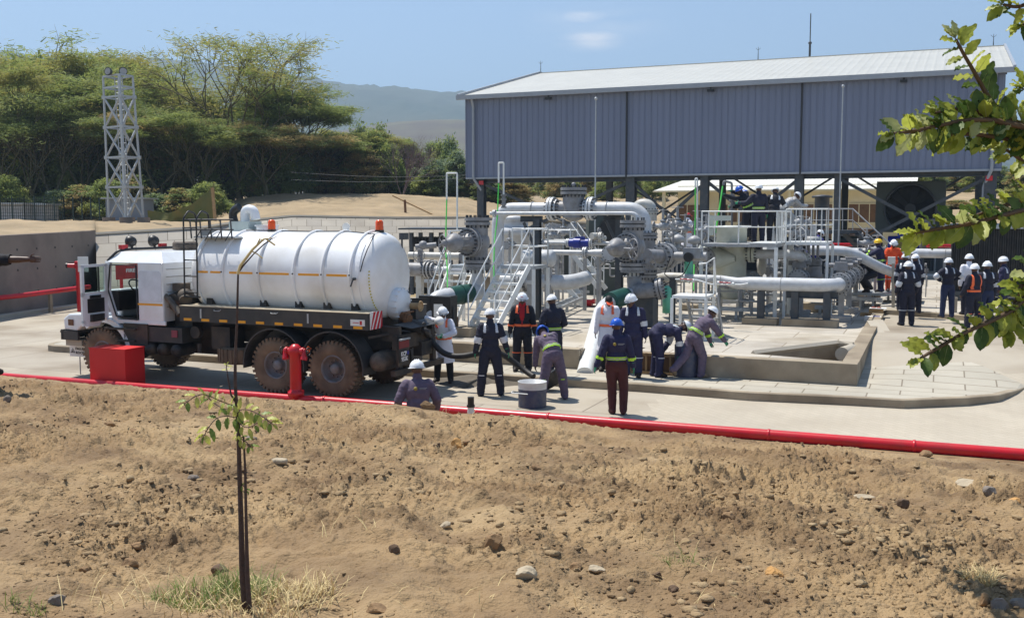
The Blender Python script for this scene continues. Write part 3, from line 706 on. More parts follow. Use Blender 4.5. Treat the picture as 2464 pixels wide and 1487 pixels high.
def panel(name, x0, x1, y0, y1, z0, z1, m, parent, axisdir, org):
    # thin box; mesh is stored in a frame whose x runs along axisdir
    mb = MB(); t = .08; ax = axisdir; ay = Z.cross(ax)
    L = Vector((x1 - x0, y1 - y0, 0)); 
    mb.box(((x1 - x0) / 2, 0, (z1 - z0) / 2), (x1 - x0, t, z1 - z0), mi=0)
    o = mb.build(name, m); o.parent = parent; o.location = org - Vector(WORLD_OF[parent.name]); o.rotation_euler = (0, 0, math.atan2(ax.y, ax.x)); return o
panel('front_cladding', 0, LEN, 0, 0, zb0, zt0, M['clad'], hall, BX, HB(0, 0, zb0))
panel('rear_cladding', 0, LEN, 0, 0, 7.6, zt0, M['clad'], hall, BX, HB(0, WD, 7.6))
rise = 2.9
for nm, x in (('side_cladding', -.045), ('side_cladding', LEN + .045)):
    mb = MB(); mb.poly([(0.05, 0, 0), (WD - .05, 0, 1.5), (WD - .05, 0, zt0 - zb0), (WD / 2, 0, zt0 - zb0 + rise - .15), (.05, 0, zt0 - zb0)], .08, (0, 1, 0))
    o = mb.build(nm, M['clad']); o.parent = hall; o.location = HB(x, 0, zb0) - Vector(WORLD_OF[hall.name]); o.rotation_euler = (0, 0, math.atan2(BY.y, BY.x))
for sgn, y0 in ((1, -.35), (-1, WD + .35)):
    mb = MB(); L = WD / 2 + .35; h = rise + .05
    mb.add([(0, 0, 0), (LEN + .8, 0, 0), (LEN + .8, L, h), (0, L, h), (0, 0, .08), (LEN + .8, 0, .08), (LEN + .8, L, h + .08), (0, L, h + .08)], [(0, 3, 2, 1), (4, 5, 6, 7), (0, 1, 5, 4), (1, 2, 6, 5), (3, 0, 4, 7), (2, 3, 7, 6)])
    o = mb.build('roof_slope', M['roofm']); o.parent = hall
    if sgn > 0: o.location = HB(-.4, y0, zt0) - Vector(WORLD_OF[hall.name]); o.rotation_euler = (0, 0, thb)
    else: o.location = HB(LEN + .4, y0, zt0) - Vector(WORLD_OF[hall.name]); o.rotation_euler = (0, 0, thb + math.pi)
b = MB(); b.beam(HB(-.4, WD / 2, zt0 + rise + .1), HB(LEN + .4, WD / 2, zt0 + rise + .1), .5, .06, 0); b.build('ridge_cap', M['roofm'], hall)
b = MB()
for xx in (-.4, LEN + .4):
    b.beam(HB(xx, -.38, zt0 + .1), HB(xx, WD / 2, zt0 + rise + .14), .12, .22); b.beam(HB(xx, WD + .38, zt0 + .1), HB(xx, WD / 2, zt0 + rise + .14), .12, .22)
b.sep('barge_trim', M['gutter'], hall)
b = MB(); b.beam(HB(-.45, -.42, zt0 + .0), HB(LEN + .45, -.42, zt0 + .0), .2, .24); b.build('gutter', M['gutter'], hall)
# projecting ribs (real relief) on the front
b = MB(); k = 0
x = .0
while x < LEN: b.beam(HB(x, -.05, zb0 + .02), HB(x, -.05, zt0 - .1), .035, .022, 0, BX); x += .345
b.build('cladding_ribs', M['clad'], hall)
b = MB(); b.beam(HB(-.03, -.07, zb0 - .04), HB(LEN + .03, -.07, zb0 - .04), .12, .1); b.build('drip_flashing', M['gutter'], hall)
bays = [0.35, 0, 0, LEN - .5]
def xcol(px):   # distance along the facade where the column px meets it
    p = along(HB(0, 0, zb0), px, BX); return (p - HB(0, 0, zb0)).dot(BX)
joints = [xcol(1508), xcol(1926)]
b = MB()
for x in joints: b.tube([HB(x, -.12, zt0 - .1), HB(x, -.12, zb0 - .1)], .05, 8)
b.sep('wall_joint', M['steeld'], hall)
for x, dx in ((.5, .35), (LEN - .4, -.3)):
    b = MB(); b.pipe([HB(x, -.42, zt0 - .1), HB(x, -.2, zt0 - .5), HB(x, -.2, zb0 - .05), HB(x + dx, .25, zb0 - .8), HB(x + dx, .25, SL)], .075, 1, 10); b.build('downpipe', M['gutter'], hall)
zg = SL
cols_px = [xcol(1153), xcol(1515), xcol(1693), xcol(1922), xcol(2015), xcol(2385)]
for i, x in enumerate(cols_px):
    wd = (.42, .5, .42, .45, .32, .55)[i]
    b = MB(); b.ibeam(HB(x, .35, zg), HB(x, .35, zb0 + .1), wd, wd, .03, 0, BY); b.build('column', M['steel'], hall)
for x in [cols_px[0], cols_px[1], cols_px[3], cols_px[5]]:
    b = MB(); b.ibeam(HB(x, WD - .35, zg), HB(x, WD - .35, 7.5), .45, .45, .03, 0, BY); b.build('column', M['steel'], hall)
b = MB()
b.ibeam(HB(0, .35, zb0 - .05), HB(LEN, .35, zb0 - .05), .3, .55, .03); b.ibeam(HB(0, WD - .35, 7.5), HB(LEN, WD - .35, 7.5), .3, .5, .03)
for x in (cols_px[0], cols_px[1], cols_px[3], cols_px[5]): b.ibeam(HB(x, .5, zb0 + .6), HB(x, WD - .5, 7.9), .3, .5, .03, 0)
b.build('eave_beam', M['steel'], hall)
for (xa, xb) in ((cols_px[0], cols_px[1]), (cols_px[1], cols_px[2] + .2), (cols_px[2], cols_px[3]), (cols_px[4], cols_px[5])):
    for (a_, c_) in (((xa, zb0 - .3), (xb, zg + 1.2)), ((xb, zb0 - .3), (xa, zg + 1.2))):
        b = MB(); b.beam(HB(a_[0], .35, a_[1]), HB(c_[0], .35, c_[1]), .16, .16); b.build('cross_brace', M['steel'], hall)
b = MB()
for (xa, xb) in ((cols_px[0], cols_px[1]), (cols_px[1], cols_px[3]), (cols_px[3], cols_px[5])):
    b.beam(HB(xa, WD - .35, 7.2), HB(xb, WD - .35, zg + .8), .14, .14); b.beam(HB(xb, WD - .35, 7.2), HB(xa, WD - .35, zg + .8), .14, .14)
b.build('rear_brace', M['steel'], hall)
b = MB(); b.sbox(HB(LEN * .35, WD * .5, zt0 - .05), (1, 1, .01)); 
b2 = MB()
for i in range(9):
    x = LEN * i / 8
    b2.beam(HB(x, .1, zt0 + .0), HB(x, WD / 2, zt0 + rise - .2), .2, .3); b2.beam(HB(x, WD - .1, zt0), HB(x, WD / 2, zt0 + rise - .2), .2, .3)
b2.build('rafter', M['steel'], hall)
for px, y in ((1324, 231), (1710, 211), (2168, 184)):        # floodlights under the gutter
    x = xcol(px); p = HB(x, -.35, zt0 - .28); b = MB(); b.box(p, (.34, .2, .12), (BX, BY, Z)); b.box(p + Z * .12, (.06, .06, .16)); b.build('floodlight', M['blackp'], hall)
for px, yt in ((1301, 148), (1824, 115), (2390, 84)):         # ridge spikes
    x = xcol(px) ; p0 = along(HB(0, WD / 2, zt0 + rise + .1), px, BX); yb = px_of(p0)[1]; sc_ = p0.y / F
    b = MB(); b.tube([p0, p0 + Z * (yb - yt) * sc_], [.03, .012], 6); top = p0 + Z * (yb - yt - 8) * sc_
    for q in (-1, 1): b.tube([top, top + BX * .15 * q + Z * .15], .01, 5)
    b.build('roof_spike', M['steel'], hall)
p0 = along(HB(0, WD / 2 + 1, zt0 + rise), 1948, BX); yb = px_of(p0)[1]; sc_ = p0.y / F
b = MB(); b.tube([Vector((p0.x, p0.y, zt0 + 2)), p0 + Z * (yb - 106) * sc_], .07, 8); b.tube([p0 + Z * (yb - 106) * sc_, p0 + Z * (yb - 38) * sc_], .035, 8); b.ball(p0 + Z * (yb - 106) * sc_, .11); b.build('mast', M['steel'], hall)
# tall thin lightning rods standing in front
for i, (px, yt, yb_, d, lb) in enumerate(((1431, 238, 470, 38, 'tall thin lightning rod in front of the left half of the grey wall'), (2022, 208, 480, 40, 'tall thin lightning rod in front of the right half of the grey wall'))):
    pb = D(px - (0 if i == 0 else 6), 640, d); pb.z = SL; pt = D(px + (0 if i == 0 else 8), yt, d); pt.x = pb.x
    b = MB(); b.tube([pb, pt], [.035, .02], 8); b.ball(pt, .06, n=10, m=6); o = b.build('lightning_rod', M['galv']); tag(o, lb, 'lightning rod')
# signs on the end columns
for px, y, s in ((1158, 452, .28), (2381, 451, .3)):
    x = xcol(px); p = HB(x, .0, D(px, y - 14, 58).z if px < 2000 else D(px, y - 22, 49).z); b = MB(); b.box(p, (s, .06, s * .8), (BX, BY, Z)); b.build('red_lamp_box', M['red'], hall)

# ================================================================== REAR BUILDING
M['cream'] = mat('cream_render', (226, 212, 172), .85, var=.06, scale=1)
M['roofw'] = ribmat('white_sheet_roof', (214, 212, 202), .62, 0, .5, .8)
rbd = thing('rear_building', (D(1600, 520, 98).x, 98, .7), 'cream walled low building with a white corrugated roof behind the hall columns', 'building')
R0 = D(1572, 462, 98)
def RB(x, y, z): return Vector((R0.x, R0.y, 0)) + BX * x + BY * y + Z * z
RL = (along(R0, 2205, BX) - R0).dot(BX)
mb = MB(); L = 7.; mb.add([(0, 0, 0), (RL, 0, 0), (RL, L, 2.2), (4.2, L, 2.2), (0, 0, .1), (RL, 0, .1), (RL, L, 2.3), (4.2, L, 2.3)], [(0, 3, 2, 1), (4, 5, 6, 7), (0, 1, 5, 4), (1, 2, 6, 5), (3, 0, 4, 7), (2, 3, 7, 6)])
o = mb.build('roof', M['roofw']); o.parent = rbd; o.location = RB(0, 0, R0.z) - Vector(WORLD_OF[rbd.name]); o.rotation_euler = (0, 0, thb)
mb = MB(); mb.box(RB(RL / 2 + .8, 3.6, (R0.z + .3) / 2 + .3), (RL - 2.6, 4.8, R0.z - .3 + .5), (BX, BY, Z)); mb.build('wall', M['cream'], rbd)
b = MB(); b.beam(RB(-.02, -.08, R0.z + .02), RB(RL + .02, -.08, R0.z + .02), .12, .16); b.build('fascia', M['cream'], rbd)
q = 2.0; wz = R0.z
nwin = 0
while q < RL - 3.5:
    b = MB(); zz0, zz1 = wz - 2.9, wz - 1.2
    b.box(RB(q + 1.5, 1.17, (zz0 + zz1) / 2), (2.7, .12, zz1 - zz0), (BX, BY, Z)); f = b.build('window', M['woodd'], rbd)
    b = MB(); 
    for t_ in range(4): b.box(RB(q + .15 + t_ * .9, 1.09, (zz0 + zz1) / 2), (.07, .05, zz1 - zz0), (BX, BY, Z))
    b.box(RB(q + 1.5, 1.09, zz1), (2.8, .06, .08), (BX, BY, Z)); b.box(RB(q + 1.5, 1.09, zz0), (2.8, .06, .08), (BX, BY, Z)); b.build('frame', M['cream'], f)
    b = MB(); b.box(RB(q + 1.5, 1.15, zz0 - 1.6), (2.7, .12, 2.2), (BX, BY, Z)); b.build('shutter_panel', M['woodd'], rbd); q += 3.9
for q in (1.0, 4.9, 8.8, 12.7, 16.6):
    if q < RL: b = MB(); b.box(RB(q, .2, R0.z / 2 + .3), (.28, .28, R0.z - .6), (BX, BY, Z)); b.build('pillar', M['cream'], rbd)

# ================================================================== FAN HOUSING, CONTAINER, BACKGROUND MACHINES
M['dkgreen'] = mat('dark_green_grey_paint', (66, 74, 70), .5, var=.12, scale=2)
fan = thing('fan_housing', D(2190, 600, 54), 'big dark square cooler housing with a round fan opening and blue motor below', 'fan housing')
fc = D(2190, 498, 54); sc_ = 54 / F; ring_r = 56 * sc_
b = MB(); w2 = 78 * sc_; h2 = 61 * sc_
mb = MB(); nseg = 28; vs = []; 
for side, dy in ((0, 0), (1, 1.6)):
    for i in range(nseg):
        a = 2 * math.pi * i / nseg; vs.append(fc + BX * ring_r * math.cos(a) + Z * (ring_r * math.sin(a) - .1) + BY * dy)
    for i in range(nseg):
        a = 2 * math.pi * i / nseg; c, s_ = math.cos(a), math.sin(a); k = min(w2 / max(abs(c), 1e-6), h2 / max(abs(s_), 1e-6)); vs.append(fc + BX * k * c + Z * k * s_ + BY * dy)
fs = []
for i in range(nseg):
    j = (i + 1) % nseg; fs += [(i, nseg + i, nseg + j, j), (2 * nseg + i, 2 * nseg + j, 3 * nseg + j, 3 * nseg + i), (i, j, 2 * nseg + j, 2 * nseg + i), (nseg + i, 3 * nseg + i, 3 * nseg + j, nseg + j)]
mb.add(vs, fs); mb.build('housing', M['dkgreen'], fan)
b = MB(); b.torus(fc - Z * .1 - BY * .05, BY, ring_r + .04, .06, 32, 8); b.build('fan_ring', M['steel'], fan)
b = MB(); b.cyl(fc - Z * .1 + BY * .3, fc - Z * .1 + BY * .7, .28, 16)
for i in range(6):
    a = i * math.pi / 3 + .3; d1 = BX * math.cos(a) + Z * math.sin(a); d2 = BX * -math.sin(a) + Z * math.cos(a)
    p = fc - Z * .1 + BY * .5; b.add([p + d1 * .2 - d2 * .12 - BY * .06, p + d1 * (ring_r - .06) - d2 * .2 - BY * .12, p + d1 * (ring_r - .06) + d2 * .2 + BY * .12, p + d1 * .2 + d2 * .12 + BY * .06], [(0, 1, 2, 3)])
b.build('fan_blades', M['steeld'], fan)
b = MB(); b.disc(fc - Z * .1 + BY * 1.62, BY, ring_r + .1, .05, 24); b.build('back_plate', M['blackp'], fan)
b = MB()
for sx in (-1, 1):
    for yy in (.2, 1.4): b.beam(fc + BX * w2 * .85 * sx + BY * yy - Z * h2, Vector((0, 0, 0)) + fc + BX * w2 * .85 * sx + BY * yy - Z * (fc.z - SL), .12, .12)
b.sep('stand', M['steel'], fan)
mo = thing('motor_set', D(2180, 620, 52), 'blue motor and pump set standing in the shade below the round fan', 'motor')
p = D(2172, 588, 52); b = MB(); b.cyl(p - BX * .7, p + BX * .5, .42, 20); b.cyl(p + BX * .5, p + BX * .8, .3, 16); b.box(p + Z * .5, (.5, .4, .3), (BX, BY, Z)); b.build('motor', M['blue'], mo)
b = MB(); b.box(Vector((p.x, p.y, (p.z - .35 + SL) / 2)), (2.0, 1.0, max(.1, p.z - .35 - SL)), (BX, BY, Z)); b.build('plinth', M['steel'], mo)
b = MB(); b.disc(p - BX * .2 - BY * .45, BY, .3, .12, 16); b.build('coupling_guard', mat('dull_yellow', (120, 104, 40), .5), mo)
p2 = D(2236, 560, 52.5); b = MB(); b.box(p2, (.5, .4, 1.4), (BX, BY, Z)); b.build('control_cabinet', M['grey'], mo)

# dark corrugated container on the right
con = thing('container', D(2380, 700, 33), 'black corrugated container box with a white top rail at the right', 'container')
cA = D(2291, 560, 36.5); cA.z = 0
cdir = Vector((.925, -.38, 0)); zt_, zb_ = D(2291, 546, 36.5).z, 1.12
nr = 60; vs = []; Lc = 9.0
for i in range(nr * 4 + 1):
    ph = i % 4; dy = 0 if ph in (0, 1) else .05; s_ = Lc * i / (nr * 4); p = cA + cdir * s_ + V * dy; vs += [(p.x, p.y, zb_), (p.x, p.y, zt_)]
b = MB(); b.add(vs, [(2 * i, 2 * i + 2, 2 * i + 3, 2 * i + 1) for i in range(nr * 4)])
b.box(cA + cdir * Lc / 2 + V * 1.3 + Z * (zt_ + zb_) / 2, (Lc, 2.3, zt_ - zb_), (cdir, V, Z)); b.build('corrugated_box', M['blackp'], con)
b = MB(); b.beam(cA + Z * zt_ - cdir * .4 - V * .1, cA + cdir * Lc + Z * zt_ - V * .1, .3, .12); b.beam(cA + Z * (zt_ + .05) - cdir * .4 + V * 2.4, cA + cdir * Lc + Z * (zt_ + .05) + V * 2.4, .2, .12); b.build('top_rail', M['galv'], con)
b = MB(); b.beam(cA + Z * (zb_ - .08) , cA + cdir * Lc + Z * (zb_ - .08), .2, .16)
for s_ in (.3, 3, 6, 8.7):
    for v_ in (0, 2.3): b.beam(cA + cdir * s_ + V * v_ + Z * (zb_ - .1), cA + cdir * s_ + V * v_ + Z * .7, .16, .16)
b.build('skid_frame', M['steel'], con)

# ================================================================== LEFT MAST, FENCE, SHED
tw = thing('lattice_mast', D(303, 523, 60), 'pale grey lattice mast with round floodlights on top among the acacias', 'mast')
base = [D(262, 531, 60.4), D(303, 525, 59), D(346, 530, 60.2), D(310, 524, 61.8)]
topx = [(247, 185), (286, 184), (318, 184), (280, 190)]
zb_ = 3.75; ztop = D(285, 184, 60).z
tp = [D(248, 184, 60.2), D(287, 184, 59.2), D(319, 184, 60), D(284, 186, 61.2)]
for q in tp: q.z = ztop
for q in base: q.z = 3.6
lv = [0] + [(D(300, y, 59.5).z - 3.6) / (ztop - 3.6) for y in (450, 378, 305, 232, 209)] + [1]
for i in range(4):
    b = MB(); b.beam(base[i] - Z * .4, tp[i], .13 if i == 1 else .09, .13 if i == 1 else .09); b.build('leg', M['galv'], tw)
b = MB()
for k in range(1, len(lv)):
    for i in range(4):
        a = base[i].lerp(tp[i], lv[k]); c = base[(i + 1) % 4].lerp(tp[(i + 1) % 4], lv[k]); b.beam(a, c, .07, .1)
b.sep('horizontal', M['galv'], tw)
b = MB()
for k in range(0, 4):
    for i in range(4):
        a0 = base[i].lerp(tp[i], lv[k]); a1 = base[i].lerp(tp[i], lv[k + 1]); c0 = base[(i + 1) % 4].lerp(tp[(i + 1) % 4], lv[k]); c1 = base[(i + 1) % 4].lerp(tp[(i + 1) % 4], lv[k + 1])
        b.beam(a0, c1, .075, .075); b.beam(c0, a1, .075, .075)
        b.box(a1, (.2, .2, .2))
b.build('diagonals', M['galv'], tw)
b = MB(); cpos = (base[0] + base[1]) / 2 * .5 + (base[2] + base[3]) / 2 * .5; ctop = (tp[0] + tp[1] + tp[2] + tp[3]) / 4
for q in (-.22, .22): b.tube([cpos + Vector((q, 0, 0)), ctop + Vector((q, 0, 0))], .03, 6)
for k in range(26): b.tube([cpos.lerp(ctop, k / 26) + Vector((-.22, 0, 0)), cpos.lerp(ctop, k / 26) + Vector((.22, 0, 0))], .018, 5)
b.build('ladder', M['galv'], tw)
for i in range(4):
    b = MB(); b.lathe([(0, -.5), (.36, -.5), (.36, .12), (0, .12)], base[i], Z, 14, 0, False); b.build('footing', M['conc_dk'], tw)
for x, f in ((262, -.4), (296, .5)):
    p = D(x, 173, 59.6); ax = Vector((f, -1, .1)).normalized(); b = MB(); b.lathe([(0, -.12), (.16, -.12), (.24, .05), (.24, .1)], p, ax, 16); b.beam(p, Vector((p.x, p.y, ztop)), .05, .05)
    fl = b.build('floodlight', M['steel'], tw); b = MB(); b.disc(p + ax * .1, ax, .2, .02, 16); b.build('lens', M['greyl'], fl)
# green mesh fence, shed behind
fn = thing('mesh_fence', D(60, 530, 62), 'dark green mesh fence panel run at the far left on the sand', 'fence')
M['mesh'] = mat('dark_green_mesh', (30, 52, 50), .6, var=.2, scale=3)
pts = [D(x, y, d) for x, y, d in ((-300, 545, 56), (-60, 536, 60), (60, 532, 62), (155, 529, 64), (240, 528, 66))]
b = MB()
for i in range(len(pts) - 1):
    n = 4
    for k in range(n + 1): p = pts[i].lerp(pts[i + 1], k / n); b.tube([Vector((p.x, p.y, 3)), Vector((p.x, p.y, 5.0))], .04, 6)
b.sep('fence_post', M['mesh'], fn)
b = MB()
for i in range(3):
    for k in range(9): b.beam(Vector((pts[i].x, pts[i].y, 3.2 + k * .2)), Vector((pts[i + 1].x, pts[i + 1].y, 3.2 + k * .2)), .02, .02)
    L = (pts[i + 1] - pts[i]).length; n = int(L / .12)
    for k in range(n): p = pts[i].lerp(pts[i + 1], k / n); b.beam(Vector((p.x, p.y, 3.1)), Vector((p.x, p.y, 4.9)), .03, .012)
b.build('fence_mesh', M['mesh'], fn)
for (x0, x1, y0, d, lb) in ((-20, 60, 492, 66, 'pale sheet hut seen through the green mesh fence, left one'), (66, 110, 494, 67, 'small pale sheet hut behind the right part of the green mesh fence')):
    a = D(x0, 530, d); c = D(x1, 530, d); b = MB(); zt = D(x0, y0, d).z
    h_ = thing('hut', a, lb, 'hut'); b.box(((a.x + c.x) / 2, d + 1, (zt + 3.2) / 2), (c.x - a.x, 2, zt - 3.2)); b.build('wall', M['greyl'], h_)
    b = MB(); b.box(((a.x + c.x) / 2, d + 1, zt + .06), (c.x - a.x + .3, 2.4, .1)); b.build('roof', M['galv'], h_)
sh = thing('shed', D(285, 520, 68), 'low grey corrugated sheet shed behind the mast foot', 'shed')
a = D(255, 520, 67); c = D(345, 520, 67); b = MB(); b.box(((a.x + c.x) / 2, 68, 4.2), (c.x - a.x, 2, 1.4)); b.build('wall', ribmat('grey_sheet', (120, 128, 140), .2), sh)
b = MB(); b.box(((a.x + c.x) / 2, 68, 4.95), (c.x - a.x + .4, 2.6, .08)); b.build('roof', M['galv'], sh)
# shade-net heap with post
M['net'] = mat('green_shade_net', (96, 104, 56), .9, var=.35, scale=1.5, col2=(120, 112, 66))
o = thing('net_screen', D(450, 528, 62), 'sagging green and brown shade net hung from a timber post right of the mast', 'net')
gx = np.linspace(0, 1, 40); gy = np.linspace(0, 1, 14); A_, B_ = np.meshgrid(gx, gy); p0, p1 = D(365, 528, 63), D(512, 529, 62)
Xn = p0.x + (p1.x - p0.x) * A_; Yn = 62.5 + B_ * -.2 + .5 * np.sin(A_ * 9) * B_; top = np.interp(gx, [0, .3, .6, .85, 1], [.9, .75, 1.1, 2.0, 2.6])
Zn = 3.2 + B_ * top[None, :] + .1 * fbm(A_ * 9, B_ * 5, 3); ng = grid_mesh('net', Xn, Yn, Zn, M['net']); ng.parent = o; ng.location = -Vector(WORLD_OF[o.name])
b = MB(); pp = D(519, 530, 61.8); b.beam(Vector((pp.x, pp.y, 3)), Vector((pp.x - .15, pp.y, D(515, 452, 61.8).z)), .14, .14); b.build('post', M['wood'], o)
# stick on the berm
ss = thing('survey_stake', D(976, 518, 66), 'short wooden stake with a long pole leaning on it, on the sandy berm', 'stake')
b = MB(); b.beam(D(976, 518, 68), D(974, 481, 68), .12, .12); b.build('stake', M['rust'], ss)
b = MB(); b.beam(D(945, 471, 69), D(1046, 519, 66.5), .09, .09); b.build('pole', M['wood'], ss)
# wires above the berm
for i, (ya, yb_, lb) in enumerate(((413, 420, 'upper thin wire strung in front of the trees'), (431, 424, 'lower thin wire strung in front of the trees'))):
    a = D(700, ya + 2, 74); c = D(1240, yb_ - 6, 74); b = MB(); n = 16
    b.tube([a.lerp(c, k / n) - Z * .35 * math.sin(math.pi * k / n) for k in range(n + 1)], .016, 5); tag(b.build('wire', M['steel']), lb, 'wire')

# ================================================================== TREES
M['bark'] = mat('pale_olive_bark', (96, 88, 62), .9, var=.25, scale=2, bump=.3)
M['barkd'] = mat('brown_bark', (88, 72, 58), .9, var=.25, scale=2, bump=.3)
M['leafA'] = mat('acacia_leaf_yellow_green', (132, 136, 68), .7, scale=.35, col2=(172, 162, 90), trans=.5)
M['leafB'] = mat('acacia_leaf_green', (126, 144, 74), .7, scale=.35, col2=(162, 164, 90), trans=.52)
M['leafD'] = mat('dark_leaf', (120, 140, 80), .65, scale=.4, col2=(150, 158, 96), trans=.5)
M['leafG'] = mat('grey_green_leaf', (112, 134, 106), .6, scale=.5, col2=(146, 160, 130), trans=.4)
M['leafO'] = mat('olive_leaf', (160, 144, 92), .7, scale=.4, col2=(184, 162, 108), trans=.5)
def quadcloud(rr, cen, rad, n, L, Wd, flat, outward=None):
    c = np.asarray(cen) + rr.normal(size=(n, 3)) * np.array(rad) * .5
    a = rr.normal(size=(n, 3)); a[:, 2] *= flat
    if outward is not None: a = a * .8 + np.asarray(outward) * .9
    a /= np.linalg.norm(a, axis=1)[:, None] + 1e-9; bq = np.cross(a, rr.normal(size=(n, 3)) * np.array([.5, .5, 1.2])); bq /= np.linalg.norm(bq, axis=1)[:, None] + 1e-9
    l = (L * rr.uniform(.5, 1.2, n))[:, None]; w_ = (Wd * rr.uniform(.6, 1.2, n))[:, None]
    return np.stack([c - a * l - bq * w_, c + a * l - bq * w_ * .6, c + a * l + bq * w_ * .6, c - a * l + bq * w_], 1)
def acacia(seed, h, spread, mats, trunk_h=.25, dens=1.0, low=False):
    rr = np.random.default_rng(seed); br = MB(); qs = []; mi = []
    def grow(p, d, L, r, lvl):
        q = p + d * L; mid = p.lerp(q, .5) + Vector(rr.normal(size=3)) * L * .05
        br.tube([p, mid, q], [r, r * .8, r * .62], 6 if lvl < 2 else 4, 0, False)
        if lvl >= 3 or q.z > h * 1.02:
            out = Vector((d.x, d.y, .12)); out.normalize()
            n = int(105 * dens)
            for k in range(3):
                c = q + Vector((rr.uniform(-.5, .9), rr.uniform(-.5, .9), 0)) * .5 + out * (k * .65) + Z * rr.uniform(-.15, .2)
                qs.append(quadcloud(rr, c, (1.15, 1.15, .42), n, .24, .036, .35, np.array(out) - np.array([0, 0, .12]))); mi.append(np.full(n, int(rr.random() < .4)))
            for k in range(3):
                t = out + Vector(rr.normal(size=3)) * .5; br.tube([q, q + t.normalized() * 1.2], [r * .5, r * .15], 3, 0, False)
            return
        nb = 3 if lvl else 4
        for k in range(nb):
            a = rr.uniform(0, 6.28) if lvl else 6.28 * k / nb + rr.uniform(-.5, .5); sp = (.55, .6, .7, .8)[lvl] * rr.uniform(.7, 1.3)
            nd = (d * 1.0 + Vector((math.cos(a), math.sin(a), rr.uniform(-.1, .3))) * sp * spread).normalized()
            if nd.z < .12: nd.z = .12; nd.normalize()
            grow(q, nd, L * rr.uniform(.62, .92), r * .62, lvl + 1)
    tl = h * trunk_h; br.tube([Vector((0, 0, -1)), Vector((.1, 0, tl * .5)), Vector((0, 0, tl))], [.26, .22, .18], 8, 0, False)
    for k in range(4):
        a = 6.28 * k / 4 + rr.uniform(-.4, .4); grow(Vector((0, 0, tl * rr.uniform(.7, 1))), Vector((math.cos(a) * .6 * spread, math.sin(a) * .6 * spread, 1)).normalized(), h * .30, .15, 0)
    return br, np.concatenate(qs), np.concatenate(mi)
def put_tree(kind, br, qs, mi, mats, loc, rotz, scale, label, group, bark):
    t = thing(kind, loc, label, 'tree', group); WORLD_OF[t.name] = (0, 0, 0)
    tr = br.build('trunk', bark, t); cr2 = quads_mesh('crown', qs, mats, mi, t); t.rotation_euler = (0, 0, rotz); t.scale = (scale,) * 3 if not isinstance(scale, tuple) else scale; return t
def bushy(seed, h, w_, mats, n=70, leaf=.2, vertical=False, taper=.4, base=.12):
    rr = np.random.default_rng(seed); br = MB(); qs = []; mi = []
    br.tube([(0, 0, -1), (.1, 0, h * .4), (0, .1, h * .85)], [.16, .12, .03], 6, 0, False)
    for k in range(n):
        t = rr.uniform(base, 1) ; rad = w_ * (1 - taper * t) * (1 if t < .7 else (1 - (t - .7) / .45)); a = rr.uniform(0, 6.28); q = rad * math.sqrt(rr.uniform(.1, 1))
        c = np.array([math.cos(a) * q, math.sin(a) * q, h * t])
        br.tube([(0, 0, h * t * .6), Vector(c)], [.05, .015], 4, 0, False)
        m_ = int(130 * rr.uniform(.5, 1.3)); qs.append(quadcloud(rr, c, (.75, .75, 1.1 if vertical else .6), m_, leaf, leaf * .42, 2.2 if vertical else .8)); mi.append(np.full(m_, int(rr.random() < .4)))
    return br, np.concatenate(qs), np.concatenate(mi)
AC = [acacia(11, 13.5, 1.1, None, .12, .2), acacia(12, 12, .8, None, .2), acacia(13, 11, 1.05, None, .2), acacia(14, 13, .75, None, .25, .8), acacia(19, 12, 1.1, None, .1, .18)]
BU = [bushy(21, 8.5, 2.6, None, 70), bushy(22, 7, 1.7, None, 55, .2, True, .6, .05), bushy(23, 6, 3.0, None, 80, .16), bushy(24, 10, 3.2, None, 150, .17, False, .25, .03)]
def tz(x, d): # ground height of the terrace at column x and distance d
    j = int(np.argmin(np.abs(cols - x))); return float(np.interp(d, TY[:, j], TZ[:, j]))
pal = [(M['leafA'], M['leafB']), (M['leafB'], M['leafD']), (M['leafD'], M['leafG']), (M['leafO'], M['leafD'])]
TR = [ # kind, proto, x, y-top, d, palette, label
 ('A', 0, 575, 84, 84, 0, 'tallest acacia with wide layered crown standing clear against the sky', None),
 ('A', 4, 405, 185, 90, 0, 'yellow green acacia directly right of the lattice mast', None),
 ('A', 1, 700, 205, 88, 1, 'acacia with low right side branches reaching over the bushes', None),
 ('A', 3, 480, 290, 80, 1, None, 'acacias filling the left skyline'), ('A', 1, 640, 300, 82, 3, None, 'acacias filling the left skyline'),
 ('A', 4, 40, 115, 96, 1, None, 'acacias filling the left skyline'), ('A', 2, 160, 125, 92, 0, None, 'acacias filling the left skyline'), ('A', 4, 225, 108, 98, 1, None, 'acacias filling the left skyline'),
 ('A', 0, -60, 140, 86, 0, None, 'acacias filling the left skyline'), ('A', 3, 80, 185, 80, 0, None, 'acacias filling the left skyline'), ('A', 1, 200, 180, 82, 1, None, 'acacias filling the left skyline'),
 ('A', 2, 330, 235, 88, 1, None, 'acacias filling the left skyline'), ('A', 2, -180, 150, 88, 1, None, 'acacias filling the left skyline'), ('A', 0, 20, 230, 76, 1, None, 'acacias filling the left skyline'),
 ('A', 1, 130, 250, 78, 1, None, 'acacias filling the left skyline'), ('A', 3, 390, 270, 80, 3, None, 'acacias filling the left skyline'), ('A', 2, 560, 285, 92, 3, None, 'acacias filling the left skyline'),
 ('A', 1, 770, 320, 90, 1, None, 'acacias filling the left skyline'), ('A', 0, 300, 230, 95, 3, None, 'acacias filling the left skyline')]
for i, x in enumerate(range(-220, 300, 62)):
    TR.append(('B', (3, 0)[i % 2], x, 140 + (i * 41) % 50, 88 + i % 4, (1, 0, 1)[i % 3], None, 'acacias filling the left skyline'))
